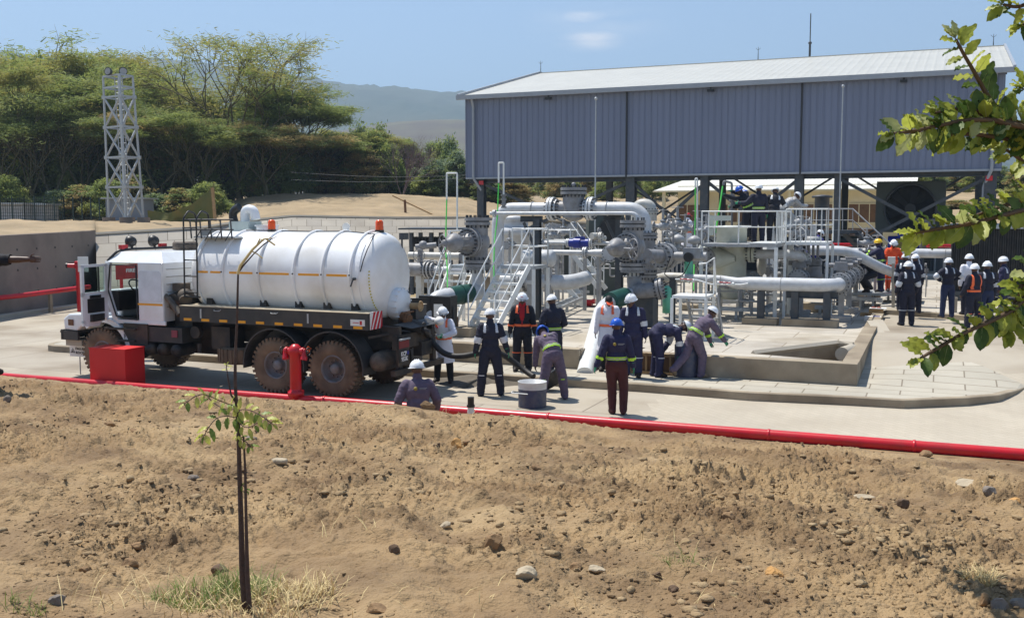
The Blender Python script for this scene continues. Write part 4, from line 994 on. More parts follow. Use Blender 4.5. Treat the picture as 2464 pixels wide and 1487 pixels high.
for i, x in enumerate(range(-250, 720, 50)):
    TR.append(('B', (3, 0, 3)[i % 3], x, 225 + (i * 37) % 90, 86 + (i * 5) % 9, (1, 3, 2)[i % 3], None, 'dark understory bushes below the acacias'))
for i, x in enumerate(range(-220, 520, 60)):
    TR.append(('B', (2, 0)[i % 2], x, 418 + (i * 47) % 60, 70 + (i * 3) % 4, (1, 3, 2, 3)[i % 4], None, 'low bushes along the edge of the sand'))
for i, x in enumerate(range(540, 760, 44)):
    TR.append(('B', (2, 0)[i % 2], x, 345 + (i * 23) % 60, 85 + (i * 3) % 5, (1, 2, 3)[i % 3], None, 'low bushes along the edge of the sand'))
TR += [('B', 1, 760, 330, 92, 2, 'narrow grey green tree at the left end of the mid row', None), ('B', 1, 800, 345, 94, 2, 'dark narrow tree, second of the mid row from the left', None),
 ('A', 1, 850, 312, 96, 0, 'light green feathery tree in the middle of the mid row', None), ('B', 1, 870, 305, 98, 2, 'pointed dark tree poking above the feathery tree', None),
 ('B', 0, 905, 318, 92, 1, 'bushy green tree right of the feathery tree', None), ('B', 1, 918, 308, 96, 2, 'pointed dark tree left of the bare purple tree', None),
 ('B', 0, 1045, 385, 90, 2, 'grey green tree right of the bare tree', None), ('B', 1, 1085, 335, 94, 2, 'spiky topped tree just left of the hall wall', None), ('B', 0, 1100, 365, 92, 2, 'round grey green tree touching the left edge of the hall', None),
 ('B', 1, 1060, 345, 97, 1, 'thin pointed tree between the bare tree and the hall', None)]
for i, x in enumerate(range(740, 1110, 34)):
    TR.append(('B', (0, 3)[i % 2], x, 335 + (i * 29) % 50, 98 + i % 4, (2, 1, 1)[i % 3], None, 'low bushes behind the sandy berm'))
for i, x in enumerate(range(725, 1240, 30)):
    TR.append(('B', (0, 2, 3)[i % 3], x, (345 if x < 950 else 405) + (i * 17) % 38, 90 + (i * 3) % 5, (2, 1, 3)[i % 3], None, 'low bushes behind the sandy berm'))
for i, x in enumerate(range(1210, 1620, 50)):
    TR.append(('B', (3, 0, 2)[i % 3], x, 392 + (i * 17) % 30, 128 + (i * 3) % 8, (1, 3, 1)[i % 3], None, 'trees seen under the hall'))
for i, x in enumerate(range(1740, 2200, 110)):
    TR.append(('B', 3, x, 395, 140, 1, None, 'trees seen under the hall'))
for i, x in enumerate(range(2190, 2620, 52)):
    TR.append(('B', (3, 0)[i % 2], x, 392 + (i * 19) % 22, 98 + (i * 5) % 12, (1, 2, 3)[i % 3], None, 'trees on the slope right of the fan housing'))
TR += [('B', 2, 2215, 470, 84, 1, 'low bright bush left of the brown dead shrub', None), ('B', 2, 2440, 455, 86, 0, 'light green bush at the right edge beside the hall column', None), ('B', 2, 2300, 482, 84, 3, 'low brownish shrub on the slope right of the fan housing', None),
 ('B', 2, 1570, 425, 124, 1, None, 'trees seen under the hall'), ('B', 2, 1335, 432, 124, 3, None, 'trees seen under the hall'), ('B', 2, 1450, 440, 122, 1, None, 'trees seen under the hall')]
made = {}
GL = {'acacias filling the left skyline': 'one of the layered acacias massed on the left skyline around and behind the mast', 'dark understory bushes below the acacias': 'dark leafy understory tree in the shade below the acacias', 'low bushes along the edge of the sand': 'low bush at the foot of the acacia wood along the sand',
      'low bushes behind the sandy berm': 'low bush growing behind the sandy berm left of the hall', 'trees seen under the hall': 'green tree or bush seen between the hall columns', 'trees on the slope right of the fan housing': 'dark tree on the slope behind the right end of the hall'}
rr_ = random.Random(4)
for (k, pi, x, yt, d, pl, lb, grp) in TR:
    proto = (AC if k == 'A' else BU)[pi]; key = (k, pi, pl)
    zg_ = tz(x, d); p = D(x, 520, d); ztop = D(x, yt, d).z
    if key not in made:
        nm = 'acacia_tree' if k == 'A' else 'leafy_tree'
        t = put_tree(nm, proto[0], proto[1], proto[2], pal[pl], (0, 0, 0), 0, 1, 'x', None, M['bark'] if k == 'A' else M['barkd'])
        hh = float(np.percentile(proto[1][..., 2], 99.5)); made[key] = (t, hh, [False])
    t, hh, used = made[key]
    s_ = (ztop - zg_) / hh
    if used[0]: t = copy_tree(t)
    else: used[0] = True
    if 'group' in t: del t['group']
    t['label'] = lb or GL[grp]
    if grp: t['group'] = grp
    t.location = (p.x, p.y, zg_); t.rotation_euler = (0, 0, rr_.uniform(0, 6.28)); wx = max(s_, .75 if k == 'A' else .6); t.scale = (wx, wx, s_)
# bare tree
rr = np.random.default_rng(31); br = MB()
def bare(p, d, L, r, lvl):
    q = p + d * L; br.tube([p, q], [r, r * .7], 5 if lvl < 2 else 3, 0, False)
    if lvl > 5: return
    for k in range(3 if lvl < 4 else 2): bare(q, (d + Vector(rr.normal(size=3)) * .28 + Z * .12).normalized(), L * rr.uniform(.65, .95), r * .66, lvl + 1)
p = D(968, 520, 87); zg_ = tz(968, 87)
for k in range(6): bare(Vector((0, 0, 0)), Vector((rr.uniform(-.4, .4), rr.uniform(-.3, .3), 1)).normalized(), 2.0, .075, 1)
M['baretwig'] = mat('grey_purple_twig', (112, 96, 98), .9, var=.2)
t = thing('bare_tree', (p.x, p.y, zg_ - .3), 'leafless grey purple tree standing in the middle of the green row', 'tree'); WORLD_OF[t.name] = (0, 0, 0)
mz = max(v[2] for v in br.v); o = br.build('trunk', M['baretwig'], t); t.scale = ((D(968, 308, 87).z - zg_) / mz,) * 3
# ================================================================== TANKER TRUCK
TT = Vector((-.9205, .3908, 0)).normalized(); TR_ = Vector((.3908, .9205, 0)).normalized()
cl = G(812, 955, 0); TO = cl + TR_ * 1.05 ; TO.z = 0
def T(s, r, z): return TO + TT * s + TR_ * r + Z * z
TA = (TT, TR_, Z)
trk = thing('tanker_truck', tuple(TO), 'white vacuum tanker truck with six big muddy wheels and its cab door hanging open', 'truck')
M['tankw'] = mat('tank_white_paint', (238, 239, 240), .3, var=.03, scale=1.2, dust=((186, 176, 156), .55, .9), coat=.2)
M['cabw'] = mat('cab_white_paint', (226, 230, 234), .3, var=.03, scale=2, coat=.2, dust=((190, 184, 170), .3, 3))
M['tyre'] = mat('muddy_tyre', (98, 82, 66), .95, var=.2, scale=5, bump=.3, bscale=40, dust=((138, 116, 92), .85, 2.2))
M['rim'] = mat('rim_grey', (120, 120, 122), .5, var=.15, scale=9, dust=((110, 90, 70), .7, 6))
M['chas'] = mat('chassis_black', (34, 32, 32), .6, var=.2, scale=5, dust=((96, 80, 62), .6, 3))
M['side'] = mat('side_box_grey', (52, 52, 52), .6, var=.1, scale=3, dust=((86, 78, 68), .4, 3))
M['pumpm'] = mat('dusty_brown_grey', (78, 70, 62), .7, var=.25, scale=6, dust=((122, 104, 84), .5, 6))
M['deck'] = mat('dusty_deck', (168, 156, 134), .85, var=.1, scale=4)
gm = bpy.data.materials.new('clear_glass'); gm.use_nodes = True; n_ = gm.node_tree; n_.nodes.clear(); go = n_.nodes.new("ShaderNodeOutputMaterial"); g1 = n_.nodes.new("ShaderNodeBsdfTransparent"); g2 = n_.nodes.new("ShaderNodeBsdfGlossy"); g3 = n_.nodes.new("ShaderNodeMixShader"); g1.inputs[0].default_value = (.72, .82, .78, 1); g2.inputs[1].default_value = .05; g3.inputs[0].default_value = .12; n_.links.new(g1.outputs[0], g3.inputs[1]); n_.links.new(g2.outputs[0], g3.inputs[2]); n_.links.new(g3.outputs[0], go.inputs[0]); M['clear'] = gm
# wheels
def wheel(s, r, out, nm='wheel'):
    c = T(s, r, .61); ax = TR_ * out
    w_ = MB(); w_.lathe([(.30, .17), (.34, .19), (.50, .205), (.565, .17), (.585, .12), (.585, -.12), (.565, -.17), (.5, -.205), (.34, -.19), (.30, -.17)], c, ax, 40)
    x = TT; y = Z
    for k in range(34):
        a = 2 * math.pi * k / 34
        d = x * math.cos(a) + y * math.sin(a); tg = x * -math.sin(a) + y * math.cos(a)
        for sd in (-1, 1):
            a2 = a + (.1 if sd > 0 else 0); d = x * math.cos(a2) + y * math.sin(a2); tg = x * -math.sin(a2) + y * math.cos(a2)
            w_.box(c + d * .583 + ax * .105 * sd, (.042, .06, .17), (d, tg, ax))
            w_.box(c + d * .555 + ax * .185 * sd, (.06, .055, .02), (d, tg, ax))
    o = w_.build('wheel', M['tyre'], trk)
    b = MB(); b.lathe([(.30, .17), (.275, .19), (.265, .12), (.24, .02), (.12, .02), (.12, .1), (.09, .15), (.0, .15)], c, ax, 28); b.bolts(c + ax * .04, ax, .18, 10, .05, .014)
    b.build('rim', M['rim'], o)
for s in (0, 1.45, 6.3):
    wheel(s, -1.03, -1); wheel(s, 1.03, 1)
b = MB()
for s in (0, 1.45, 6.3): b.cyl(T(s, -.9, .62), T(s, .9, .62), .11, 12); b.ball(T(s, 0, .62), .3, n=12, m=8)
b.build('axles', M['chas'], trk)
b = MB()
for r in (-.42, .42): b.box(T(3.2, r, 1.12), (8.6, .1, .3), TA)
for s in (-.9, .7, 2.4, 4.2, 5.6, 7): b.box(T(s, 0, 1.1), (.12, .84, .2), TA)
for r in (-.55, .55):
    for s in (-1.05, .7): b.beam(T(s, r, 1.0), T(s + .9, r, .62), .1, .1)
b.build('chassis', M['chas'], trk)
b = MB(); b.cyl(T(5.6, 0, .9), T(1.0, 0, .72), .06, 8); b.box(T(4.1, 0, .85), (.9, .5, .5), TA); b.build('driveline', M['chas'], trk)
# rear fenders
for s in (0, 1.45):
    for r in (-1.03, 1.03):
        b = MB(); n = 16; vs = []
        for i in range(n + 1):
            a = math.radians(-8 + 196 * i / n); R = .76
            for (dr, rr2) in ((-.26, R), (.26, R), (.26, R + .03), (-.26, R + .03)): vs.append(T(s + rr2 * math.cos(a), r + dr, .63 + rr2 * math.sin(a)))
        b.add(vs, [(4 * i + j, 4 * i + (j + 1) % 4, 4 * i + 4 + (j + 1) % 4, 4 * i + 4 + j) for i in range(n) for j in range(4)]); fe = b.build('fender', M['side'], trk)
        if r < 0:
            b = MB(); a = math.radians(150 if s else 35); b.box(T(s + .66 * math.cos(a), r - .27, .63 + .66 * math.sin(a)), (.13, .02, .1), (TT * math.sin(a) - Z * math.cos(a), TR_, TT * math.cos(a) + Z * math.sin(a))); b.build('side_marker', M['orange'], fe)
# side boxes with deck
for sgn in (-1, 1):
    b = MB(); b.box(T(1.52, sgn * 1.02, 1.64), (4.85, .5, .34), TA); bx = b.build('side_box', M['side'], trk)
    b = MB(); b.box(T(1.52, sgn * .98, 1.815), (4.87, .6, .014), TA); b.build('deck_plate', M['deck'], bx)
    b = MB()
    for k in range(10): b.box(T(3.72 - k * .487, sgn * 1.275, 1.52), (.21, .012, .055), TA)
    b.sep('reflector', M['yellow'], bx)
    b = MB()
    for k in (2.9, 1.4): b.tube([T(k + .09, sgn * 1.27, 1.76), T(k + .07, sgn * 1.3, 1.735), T(k - .07, sgn * 1.3, 1.735), T(k - .09, sgn * 1.27, 1.76)], .008, 6)
    for k in (3.35, .55): b.box(T(k, sgn * 1.275, 1.66), (.04, .02, .2), TA)
    b.build('latch', M['galv'], bx)
b = MB(); b.box(T(-.66, -1.277, 1.62), (.34, .012, .13), TA); pl = b.build('maker_plate', M['whitem'], trk)
b = MB(); b.box(T(-.74, -1.286, 1.62), (.05, .006, .08), TA); b.box(T(-.62, -1.286, 1.62), (.14, .006, .012), TA); b.build('plate_marks', M['redm'], pl)
# rear striped marker, faces backwards-left
mk = T(-.93, -1.0, 1.66); b = MB(); b.box(mk, (.02, .46, .36), TA); mkr = b.build('striped_board', M['whitem'], trk)
b = MB()
for k in range(4):
    y0 = -.23 + k * .145; pts = [(y0 - .06, -.18), (y0 + .02, -.18), (y0 + .20, .18), (y0 + .12, .18)]
    pts = [(min(max(a, -.23), .23), c) for a, c in pts]; b.poly([mk - TT * .012 + TR_ * a + Z * c for a, c in pts], .006, -TT)
b.build('red_stripes', M['redm'], mkr)
# tank
TZc, TRd = 2.50, .95
b = MB(); pr = [(0.001, -.86), (.4, -.84), (.66, -.80), (.82, -.73), (.905, -.64), (.945, -.55), (TRd, -.48), (TRd, 3.75), (.93, 3.85), (.85, 3.95), (.65, 4.04), (.3, 4.09), (.001, 4.1)]
b.lathe(pr, T(0, 0, TZc), TT, 64); tank = b.build('tank', M['tankw'], trk)
b = MB()
for s in (3.0, 2.04, 1.12, .40, -.29): b.torus(T(s, 0, TZc), TT, TRd + .015, .035, 56, 8)
b.torus(T(3.7, 0, TZc), TT, TRd + .01, .03, 56, 8)
b.build('rib', M['tankw'], tank)
b = MB(); b.lathe([(.94, -.50), (.965, -.50), (.965, -.42), (.94, -.42)], T(0, 0, TZc), TT, 56, 0, False); b.build('rear_flange', M['tankw'], tank)
b = MB()
for i in range(7): 
    for sgn in (-1,): b.box(T((3.15, 2.5, 1.8, 1.42, .74, .04)[i] if i < 6 else 3.55, sgn * .953, TZc + .06), ((.36, .62, .42, .36, .52, .5, .3)[i], .008, .045), TA)
b.sep('stripe', M['yellow'], tank)
b = MB()
for s in (3.0, 2.04, 1.12, .40, -.29): b.ball(T(s, -.985, TZc + .07), .022, n=8, m=6)
for k in range(18):
    a = math.radians(196 + k * 5.2); p = T(-.93, 0, TZc) + TR_ * .78 * math.cos(a) * 1.0 + Z * .78 * math.sin(a) * 1.0
b.build('stud', M['blackp'], tank)
b = MB()
for k in range(16):
    a = math.radians(170 + k * 4.6); b.box(T(-.69, 0, TZc) + TR_ * .865 * math.cos(a) + Z * .865 * math.sin(a), (.02, .03, .04), (TT * .55 + (TR_ * math.cos(a) + Z * math.sin(a)) * .8, TR_ * -math.sin(a) + Z * math.cos(a), (TR_ * math.cos(a) + Z * math.sin(a)) * .55 - TT * .8))
b.build('rivet_row', mat('faded_yellow', (196, 180, 60), .7), tank)
b = MB()
for s in (3.5, 2.04, 1.12, .4, -.29): b.box(T(s, -.72, 1.86), (.16, .16, .2), TA); b.box(T(s, .72, 1.86), (.16, .16, .2), TA)
b.box(T(1.7, 0, 1.45), (4.8, .9, .36), TA)
b.build('cradle', M['chas'], tank)
b = MB(); b.cyl(T(-.42, -.93, TZc + .0), T(-.42, -1.04, TZc), .03, 8); b.cyl(T(-.42, -1.04, TZc), T(-.36, -1.05, TZc - .16), .018, 6); b.build('cock_handle', M['steel'], tank)
# rear manhole, outlet and valve
b = MB(); c = T(-.85, .05, 1.92); b.lathe([(0, -.16), (.30, -.16), (.34, -.1), (.34, .1)], c, TT, 24); b.bolts(c - TT * .1, TT, .33, 16, .12, .018); b.build('manhole', M['cabw'], tank)
b = MB(); b.cyl(T(-1.0, -.05, 1.66), T(-1.22, -.1, 1.60), .10, 16); b.disc(T(-1.15, -.08, 1.62), TT, .15, .05, 20); b.cyl(T(-1.15, -.3, 1.75), T(-1.15, .2, 1.75), .025, 6); b.build('outlet_valve', M['rust'], tank)
b = MB(); b.cyl(T(-1.0, .35, 1.85), T(-1.25, .35, 1.85), .07, 12, 0); b.torus(T(-1.25, .35, 1.85), TT, .1, .02, 16, 6); b.build('brass_coupling', M['wood'], tank)
b = MB(); b.tube([T(-.55, -.97, 2.65), T(-.6, -.92, 2.9), T(-.62, -.8, 3.1), T(-.6, -.6, 3.28), T(-.5, -.3, 3.42), T(.3, -.12, 3.47), T(1.2, -.1, 3.46), T(3.0, -.1, 3.48)], .012, 5); b.build('cable', M['blackp'], tank)
# roof fittings
b = MB(); b.box(T(3.35, .35, 3.5), (.55, .5, .35), TA); b.build('valve_box', mat('pale_blue_grey', (176, 188, 184), .5), tank)
b = MB(); b.pipe([T(3.35, .35, 3.6), T(3.35, .35, 3.95), T(3.1, .35, 3.95), T(3.05, .35, 3.72)], .11, .8, 14); b.build('vent_elbow', M['cabw'], tank)
b = MB(); b.pipe([T(3.62, .35, 3.55), T(3.75, .35, 3.9), T(3.5, .35, 4.0)], .1, 1, 12); b.build('hose_elbow', M['blackp'], tank)
b = MB(); b.cyl(T(2.7, .3, 3.42), T(2.7, .3, 3.56), .25, 20); b.disc(T(2.7, .3, 3.58), Z, .28, .03, 20); b.build('hatch', M['cabw'], tank)
for s in (2.35, -.45):
    b = MB(); b.cyl(T(s, .0, 3.44), T(s, 0, 3.5), .1, 12, 0); bc = b.build('beacon', M['blackp'], tank)
    b = MB(); b.lathe([(.085, 0), (.085, .17), (.06, .21), (0, .22)], T(s, 0, 3.5), Z, 16); b.build('lens', M['amber'], bc)
b = MB(); b.box(T(-.8, .45, 3.36), (.12, .22, .14), TA); b.beam(T(-.75, .45, 3.1), T(-.75, .45, 3.35), .03, .03); b.build('work_lamp', M['steel'], tank)
b = MB(); b.disc(T(.45, .1, 3.56), TR_, .09, .02, 18); b.build('round_marker', M['whitem'], tank)
# walkway and handrail at the front top
b = MB(); b.box(T(3.35, -.55, 3.32), (1.15, .45, .02), TA)
for k in range(12): b.box(T(2.85 + k * .095, -.55, 3.335), (.02, .45, .02), TA)
b.build('walkway', M['galv'], tank)
b = MB()
for z in (3.5, 3.72): b.tube([T(2.75, -.85, z), T(4.0, -.95, z)], .018, 6)
for k in range(5): b.beam(T(2.8 + k * .28, -.84, 3.3), T(2.8 + k * .28, -.88, 3.72), .025, .025)
for k in range(4): b.beam(T(2.8 + k * .28, -.84, 3.5), T(2.94 + k * .28, -.9, 3.25), .02, .02)
b.build('handrail', M['steel'], tank)
b = MB()
for s in (3.62, 3.98):
    b.pipe([T(s, -1.05, 1.98), T(s, -1.02, 3.75), T(s, -.85, 3.92), T(s, -.62, 3.85), T(s, -.6, 3.5)], .02, 2, 8)
for k in range(5): b.tube([T(3.62, -1.05 + .0, 2.1 + k * .36), T(3.98, -1.05, 2.1 + k * .36)], .016, 6)
b.tube([T(3.55, -1.05, 2.0), T(4.05, -1.05, 2.0)], .02, 6)
b.build('ladder', M['blackp'], tank)
# broken straw on the tank
b = MB(); b.tube([T(1.95, -.99, 2.35), T(1.9, -1.0, 2.75), T(1.5, -.9, 3.0), T(1.1, -.75, 3.25)], .008, 5); 
# pump between cab and tank
b = MB(); b.cyl(T(4.35, -1.0, 1.85), T(4.35, -.5, 1.95), .2, 16); b.cyl(T(4.3, -.7, 2.1), T(4.0, -1.0, 1.9), .14, 14); b.pipe([T(4.55, -1.05, 2.0), T(4.3, -1.12, 1.9), T(4.0, -1.2, 1.6)], .07, 1, 12); b.box(T(4.28, -.8, 2.2), (.3, .25, .16), TA); b.ball(T(4.1, -.9, 2.0), .17); b.build('vacuum_pump', M['pumpm'], trk)
b = MB(); b.box(T(4.25, 0, 1.5), (.5, 1.6, .9), TA); b.build('pump_frame', M['chas'], trk)
# cab ---------------------------------------------------------------
def ring_poly(b, prof, r0, r1, mi=0): b.poly([T(s, r0, z) for s, z in prof], r1 - r0, TR_, mi)
CW_ = 1.16
roofz = 2.98
# shell made of panels so that the door opening is open
b = MB()
b.poly([T(s, -CW_, z) for s, z in ((4.5, 1.42), (5.22, 1.42), (5.22, 2.74), (4.5, 2.74))], .04, TR_)                       # sleeper side, near
b.poly([T(s, CW_ - .04, z) for s, z in ((4.5, 1.42), (5.22, 1.42), (5.22, 2.74), (4.5, 2.74))], .04, TR_)
b.box(T(4.52, 0, 2.08), (.05, 2.3, 1.34), TA)                                                                        # back
b.add([T(4.5, -CW_, 2.74), T(6.16, -CW_, 2.74), T(5.95, -.9, 2.98), T(4.75, -.9, 2.98), T(5.95, .9, 2.98), T(4.75, .9, 2.98), T(6.16, CW_, 2.74), T(4.5, CW_, 2.74)],
      [(0, 1, 2, 3), (3, 2, 4, 5), (5, 4, 6, 7), (0, 3, 5, 7), (1, 6, 4, 2)])                                          # roof
b.box(T(5.4, -CW_ + .02, 1.38), (1.9, .05, .1), TA); b.box(T(5.4, CW_ - .02, 1.38), (1.9, .05, .1), TA)
b.beam(T(5.92, -CW_ + .03, 1.40), T(6.16, -CW_ + .03, 2.1), .07, .15); b.beam(T(6.16, -CW_ + .03, 2.0), T(6.1, -CW_ + .03, 2.76), .08, .15)
b.beam(T(5.92, CW_ - .03, 1.42), T(6.16, CW_ - .03, 2.1), .07, .12); b.beam(T(6.16, CW_ - .03, 2.0), T(6.1, CW_ - .03, 2.76), .08, .12)
b.box(T(6.19, 0, 1.82), (.1, 2.3, .5), TA)
cab = b.build('cab', M['cabw'], trk, bevel=.018)
b = MB(); b.box(T(4.88, -CW_ - .006, 1.80), (.72, .008, .045), TA); b.build('stripe', M['yellow'], cab)
b = MB(); b.poly([T(s, -CW_ - .004, z) for s, z in ((4.54, 1.86), (5.2, 1.86), (5.2, 2.5), (5.15, 2.56), (4.6, 2.56), (4.54, 2.5))], .006, -TR_); b.build('side_panel', mat('panel_pale_blue_grey', (206, 212, 222), .35, coat=.2), cab)
b = MB()
for k in range(6): b.box(T(4.488, 0, 1.75 + k * .17), (.012, 2.1, .014), TA)
b.build('back_seams', M['greyl'], cab)
b = MB(); b.box(T(5.4, 0, 1.40), (1.8, 2.2, .05), TA); b.box(T(4.6, 0, 2.08), (.04, 2.2, 1.3), TA); b.box(T(5.0, -.6, 1.7), (.55, .55, .5), TA); b.box(T(4.8, -.6, 2.1), (.16, .5, .7), TA)
b.box(T(5.0, .6, 1.7), (.55, .55, .5), TA); b.box(T(4.8, .6, 2.1), (.16, .5, .7), TA); b.box(T(6.0, 0, 1.85), (.3, 2.2, .45), TA); b.build('interior', M['blackp'], cab)
b = MB(); b.box(T(5.7, CW_ - .03, 1.72), (1.0, .05, .66), TA); b.build('far_door', M['cabw'], cab)
b = MB(); b.torus(T(5.8, -.55, 2.15), (TT * -.7 + Z * .7), .22, .018, 24, 6); b.build('steering_wheel', M['blackp'], cab)
b = MB(); b.add([T(6.2, -1.08, 2.07), T(6.2, 1.08, 2.07), T(6.13, 1.08, 2.73), T(6.13, -1.08, 2.73)], [(0, 1, 2, 3)]); b.build('windscreen', M['clear'], cab)
b = MB(); b.pipe([T(6.22, -1.12, 2.12), T(6.16, -1.14, 2.74), T(5.98, -.95, 3.0), T(5.9, -.6, 3.03), T(5.9, .9, 3.03)], .03, 1.5, 8); b.build('lamp_bar', M['blackp'], cab)
for r in (-.5, .25):
    b = MB(); b.lathe([(0, -.1), (.1, -.08), (.14, .02), (.14, .06), (0, .06)], T(6.0, r, 3.2), TT, 20); b.beam(T(5.98, r, 3.02), T(5.98, r, 3.1), .04, .04); b.build('round_lamp', M['blackp'], cab)
for r in (-.78, .52):
    b = MB(); b.box(T(5.98, r, 3.08), (.1, .2, .1), TA); b.build('red_marker_lamp', M['red'], cab)
b = MB(); b.lathe([(0, .2), (.27, .19), (.3, .15), (.3, 0), (0, 0)], T(5.3, .55, 2.99), Z, 24); b.build('roof_vent', M['pumpm'], cab)
# hood, fender, bumper
b = MB(); b.poly([T(s, -.72, z) for s, z in ((6.16, 1.42), (6.16, 2.1), (6.9, 2.03), (7.15, 1.94), (7.26, 1.8), (7.3, 1.5), (7.3, 1.42))], 1.44, TR_); b.build('hood', M['cabw'], trk, bevel=.07)
for sgn in (-1, 1):
    r0 = -1.2 if sgn < 0 else .74
    b = MB(); ring = [(5.45, 1.12), (5.5, 1.3)]; n = 12; outer_ = []; inner_ = []
    for i in range(n + 1):
        a = math.radians(12 + 118 * i / n); outer_.append((6.3 - .86 * math.cos(a), .60 + .86 * math.sin(a))); inner_.append((6.3 - .74 * math.cos(a), .60 + .74 * math.sin(a)))
    for i in range(n):
        (a0, c0), (a1, c1), (d0, e0), (d1, e1) = outer_[i], outer_[i + 1], inner_[i], inner_[i + 1]
        b.poly([T(a0, r0, c0), T(a1, r0, c1), T(d1, r0, e1), T(d0, r0, e0)], .46, TR_)
    b.build('front_fender', M['cabw'], trk)
    b = MB(); b.poly([T(s, r0 + .02, z) for s, z in ((6.85, 1.3), (6.95, 1.52), (7.35, 1.5), (7.52, 1.38), (7.5, 1.12), (7.1, 1.1))], .42, TR_); b.build('headlight_pod', M['cabw'], trk, bevel=.04)
    b = MB(); b.box(T(7.26, r0 - .0, 1.3), (.14, .03, .14), TA); b.build('indicator', M['rust'], trk)
    b = MB(); b.disc(T(7.52, r0 + .22, 1.27), TT, .1, .03, 16); b.build('headlight', M['whitem'], trk)
b = MB(); b.box(T(7.35, 0, 1.07), (.5, 2.42, .05), TA); b.box(T(7.54, 0, 1.0), (.08, 2.42, .24), TA); b.box(T(7.3, -1.18, .98), (.5, .06, .2), TA); b.box(T(7.3, 1.18, .98), (.5, .06, .2), TA); b.box(T(7.2, 0, 1.1), (.3, 1.4, .6), TA); b.build('bumper', M['side'], trk)
b = MB(); b.box(T(7.3, 0, .80), (.5, 2.2, .14), TA); b.build('bumper_step', M['conc_lt'], trk)
# open door: hinged at the front edge of the opening, swung towards the camera
hd_ = T(6.12, -CW_ - .02, 0); dd_ = (-TR_ * .98 - TT * .10).normalized(); dn_ = dd_.cross(Z); wd_ = .86
def DR(a, z, n=0.): return Vector((hd_.x, hd_.y, 0)) + dd_ * a + Z * z + dn_ * n
b = MB()
for (a, z, la, lz) in ((.05, 2.05, .08, 1.3), (wd_ - .04, 2.05, .08, 1.3), (wd_ / 2, 2.68, wd_, .06), (wd_ / 2, 2.04, wd_, .09), (wd_ / 2, 1.56, wd_ - .1, .2)): b.box(DR(a, z), (la, .05, lz), (dd_, dn_, Z))
b.box(DR(wd_ / 2, 1.74, -.02), (wd_ - .1, .02, .56), (dd_, dn_, Z)); b.poly([DR(a, z, -.025) for a, z in ((.1, 1.5), (wd_, 1.46), (wd_, 1.34), (.35, 1.3))], .05, dn_)
dr = b.build('door', M['cabw'], trk)
b = MB(); 
for sg in (1, -1): b.box(DR(wd_ / 2, 1.78, .028 * sg), (wd_ - .3, .02, .32), (dd_, dn_, Z)); b.box(DR(wd_ / 2 + .02, 1.98, .032 * sg), (.36, .03, .07), (dd_, dn_, Z)); b.box(DR(wd_ / 2, 1.5, .05 * sg), (.42, .08, .16), (dd_, dn_, Z))
b.build('door_lining', M['blackp'], dr)
b = MB(); b.box(DR(wd_ / 2, 2.37), (wd_ - .14, .008, .6), (dd_, dn_, Z)); b.build('pane', M['clear'], dr)
b = MB(); b.box(DR(.28, 2.37, .0), (.025, .03, .6), (dd_, dn_, Z)); b.build('quarter_bar', M['blackp'], dr)
# frame seal of the opening
b = MB(); b.tube([T(5.25, -CW_ - .01, 1.44), T(5.25, -CW_ - .01, 2.68), T(6.02, -CW_ - .01, 2.68), T(6.1, -CW_ - .01, 2.1), T(5.88, -CW_ - .01, 1.5), T(5.25, -CW_ - .01, 1.44)], .02, 6); b.build('door_seal', M['blackp'], cab)
b = MB(); b.box(T(5.7, -1.13, 1.22), (.9, .3, .04), TA); b.box(T(5.55, -1.1, .95), (.5, .3, .04), TA); b.box(T(5.3, -.95, 1.1), (.7, .5, .5), TA); b.build('step', M['chas'], trk)
# air tanks, fuel tank, battery box
b = MB()
for s in (4.95, 4.6, 4.2): b.cyl(T(s, -.62, .78), T(s, -1.08, .78), .15, 16); b.ball(T(s, -1.08, .78), (.15, .15, .15), n=14, m=8)
b.build('air_tank', M['chas'], trk)
b = MB(); b.box(T(4.55, -.85, 1.12), (1.1, .6, .34), TA); b.build('battery_box', M['side'], trk)
b = MB(); b.box(T(4.2, -1.165, 1.16), (.16, .02, .16), TA); b.build('fuse_cover', mat('faded_pink_red', (140, 60, 72), .6), trk)
b = MB(); b.ball(T(5.14, -1.1, .88), .05, n=10, m=6); b.build('orange_lamp', M['orange'], trk)
b = MB(); b.box(T(3.05, -.75, 1.1), (.5, .5, .5), TA); b.cyl(T(3.75, -.9, 1.2), T(3.75, -1.02, 1.2), .14, 14); b.cyl(T(3.65, -1.0, .95), T(3.65, -1.0, .75), .05, 8, 0); b.build('valve_block', M['chas'], trk)
sp = MB(); c = T(2.75, -.55, .72); sp.lathe([(.28, .15), (.5, .19), (.58, .12), (.58, -.12), (.5, -.19), (.28, -.15)], c, Z, 36)
for k in range(30):
    a = 2 * math.pi * k / 30; d = TT * math.cos(a) + TR_ * math.sin(a); tg = TT * -math.sin(a) + TR_ * math.cos(a); sp.box(c + d * .57, (.05, .07, .3), (d, tg, Z))
sp.build('spare_wheel', M['tyre'], trk)
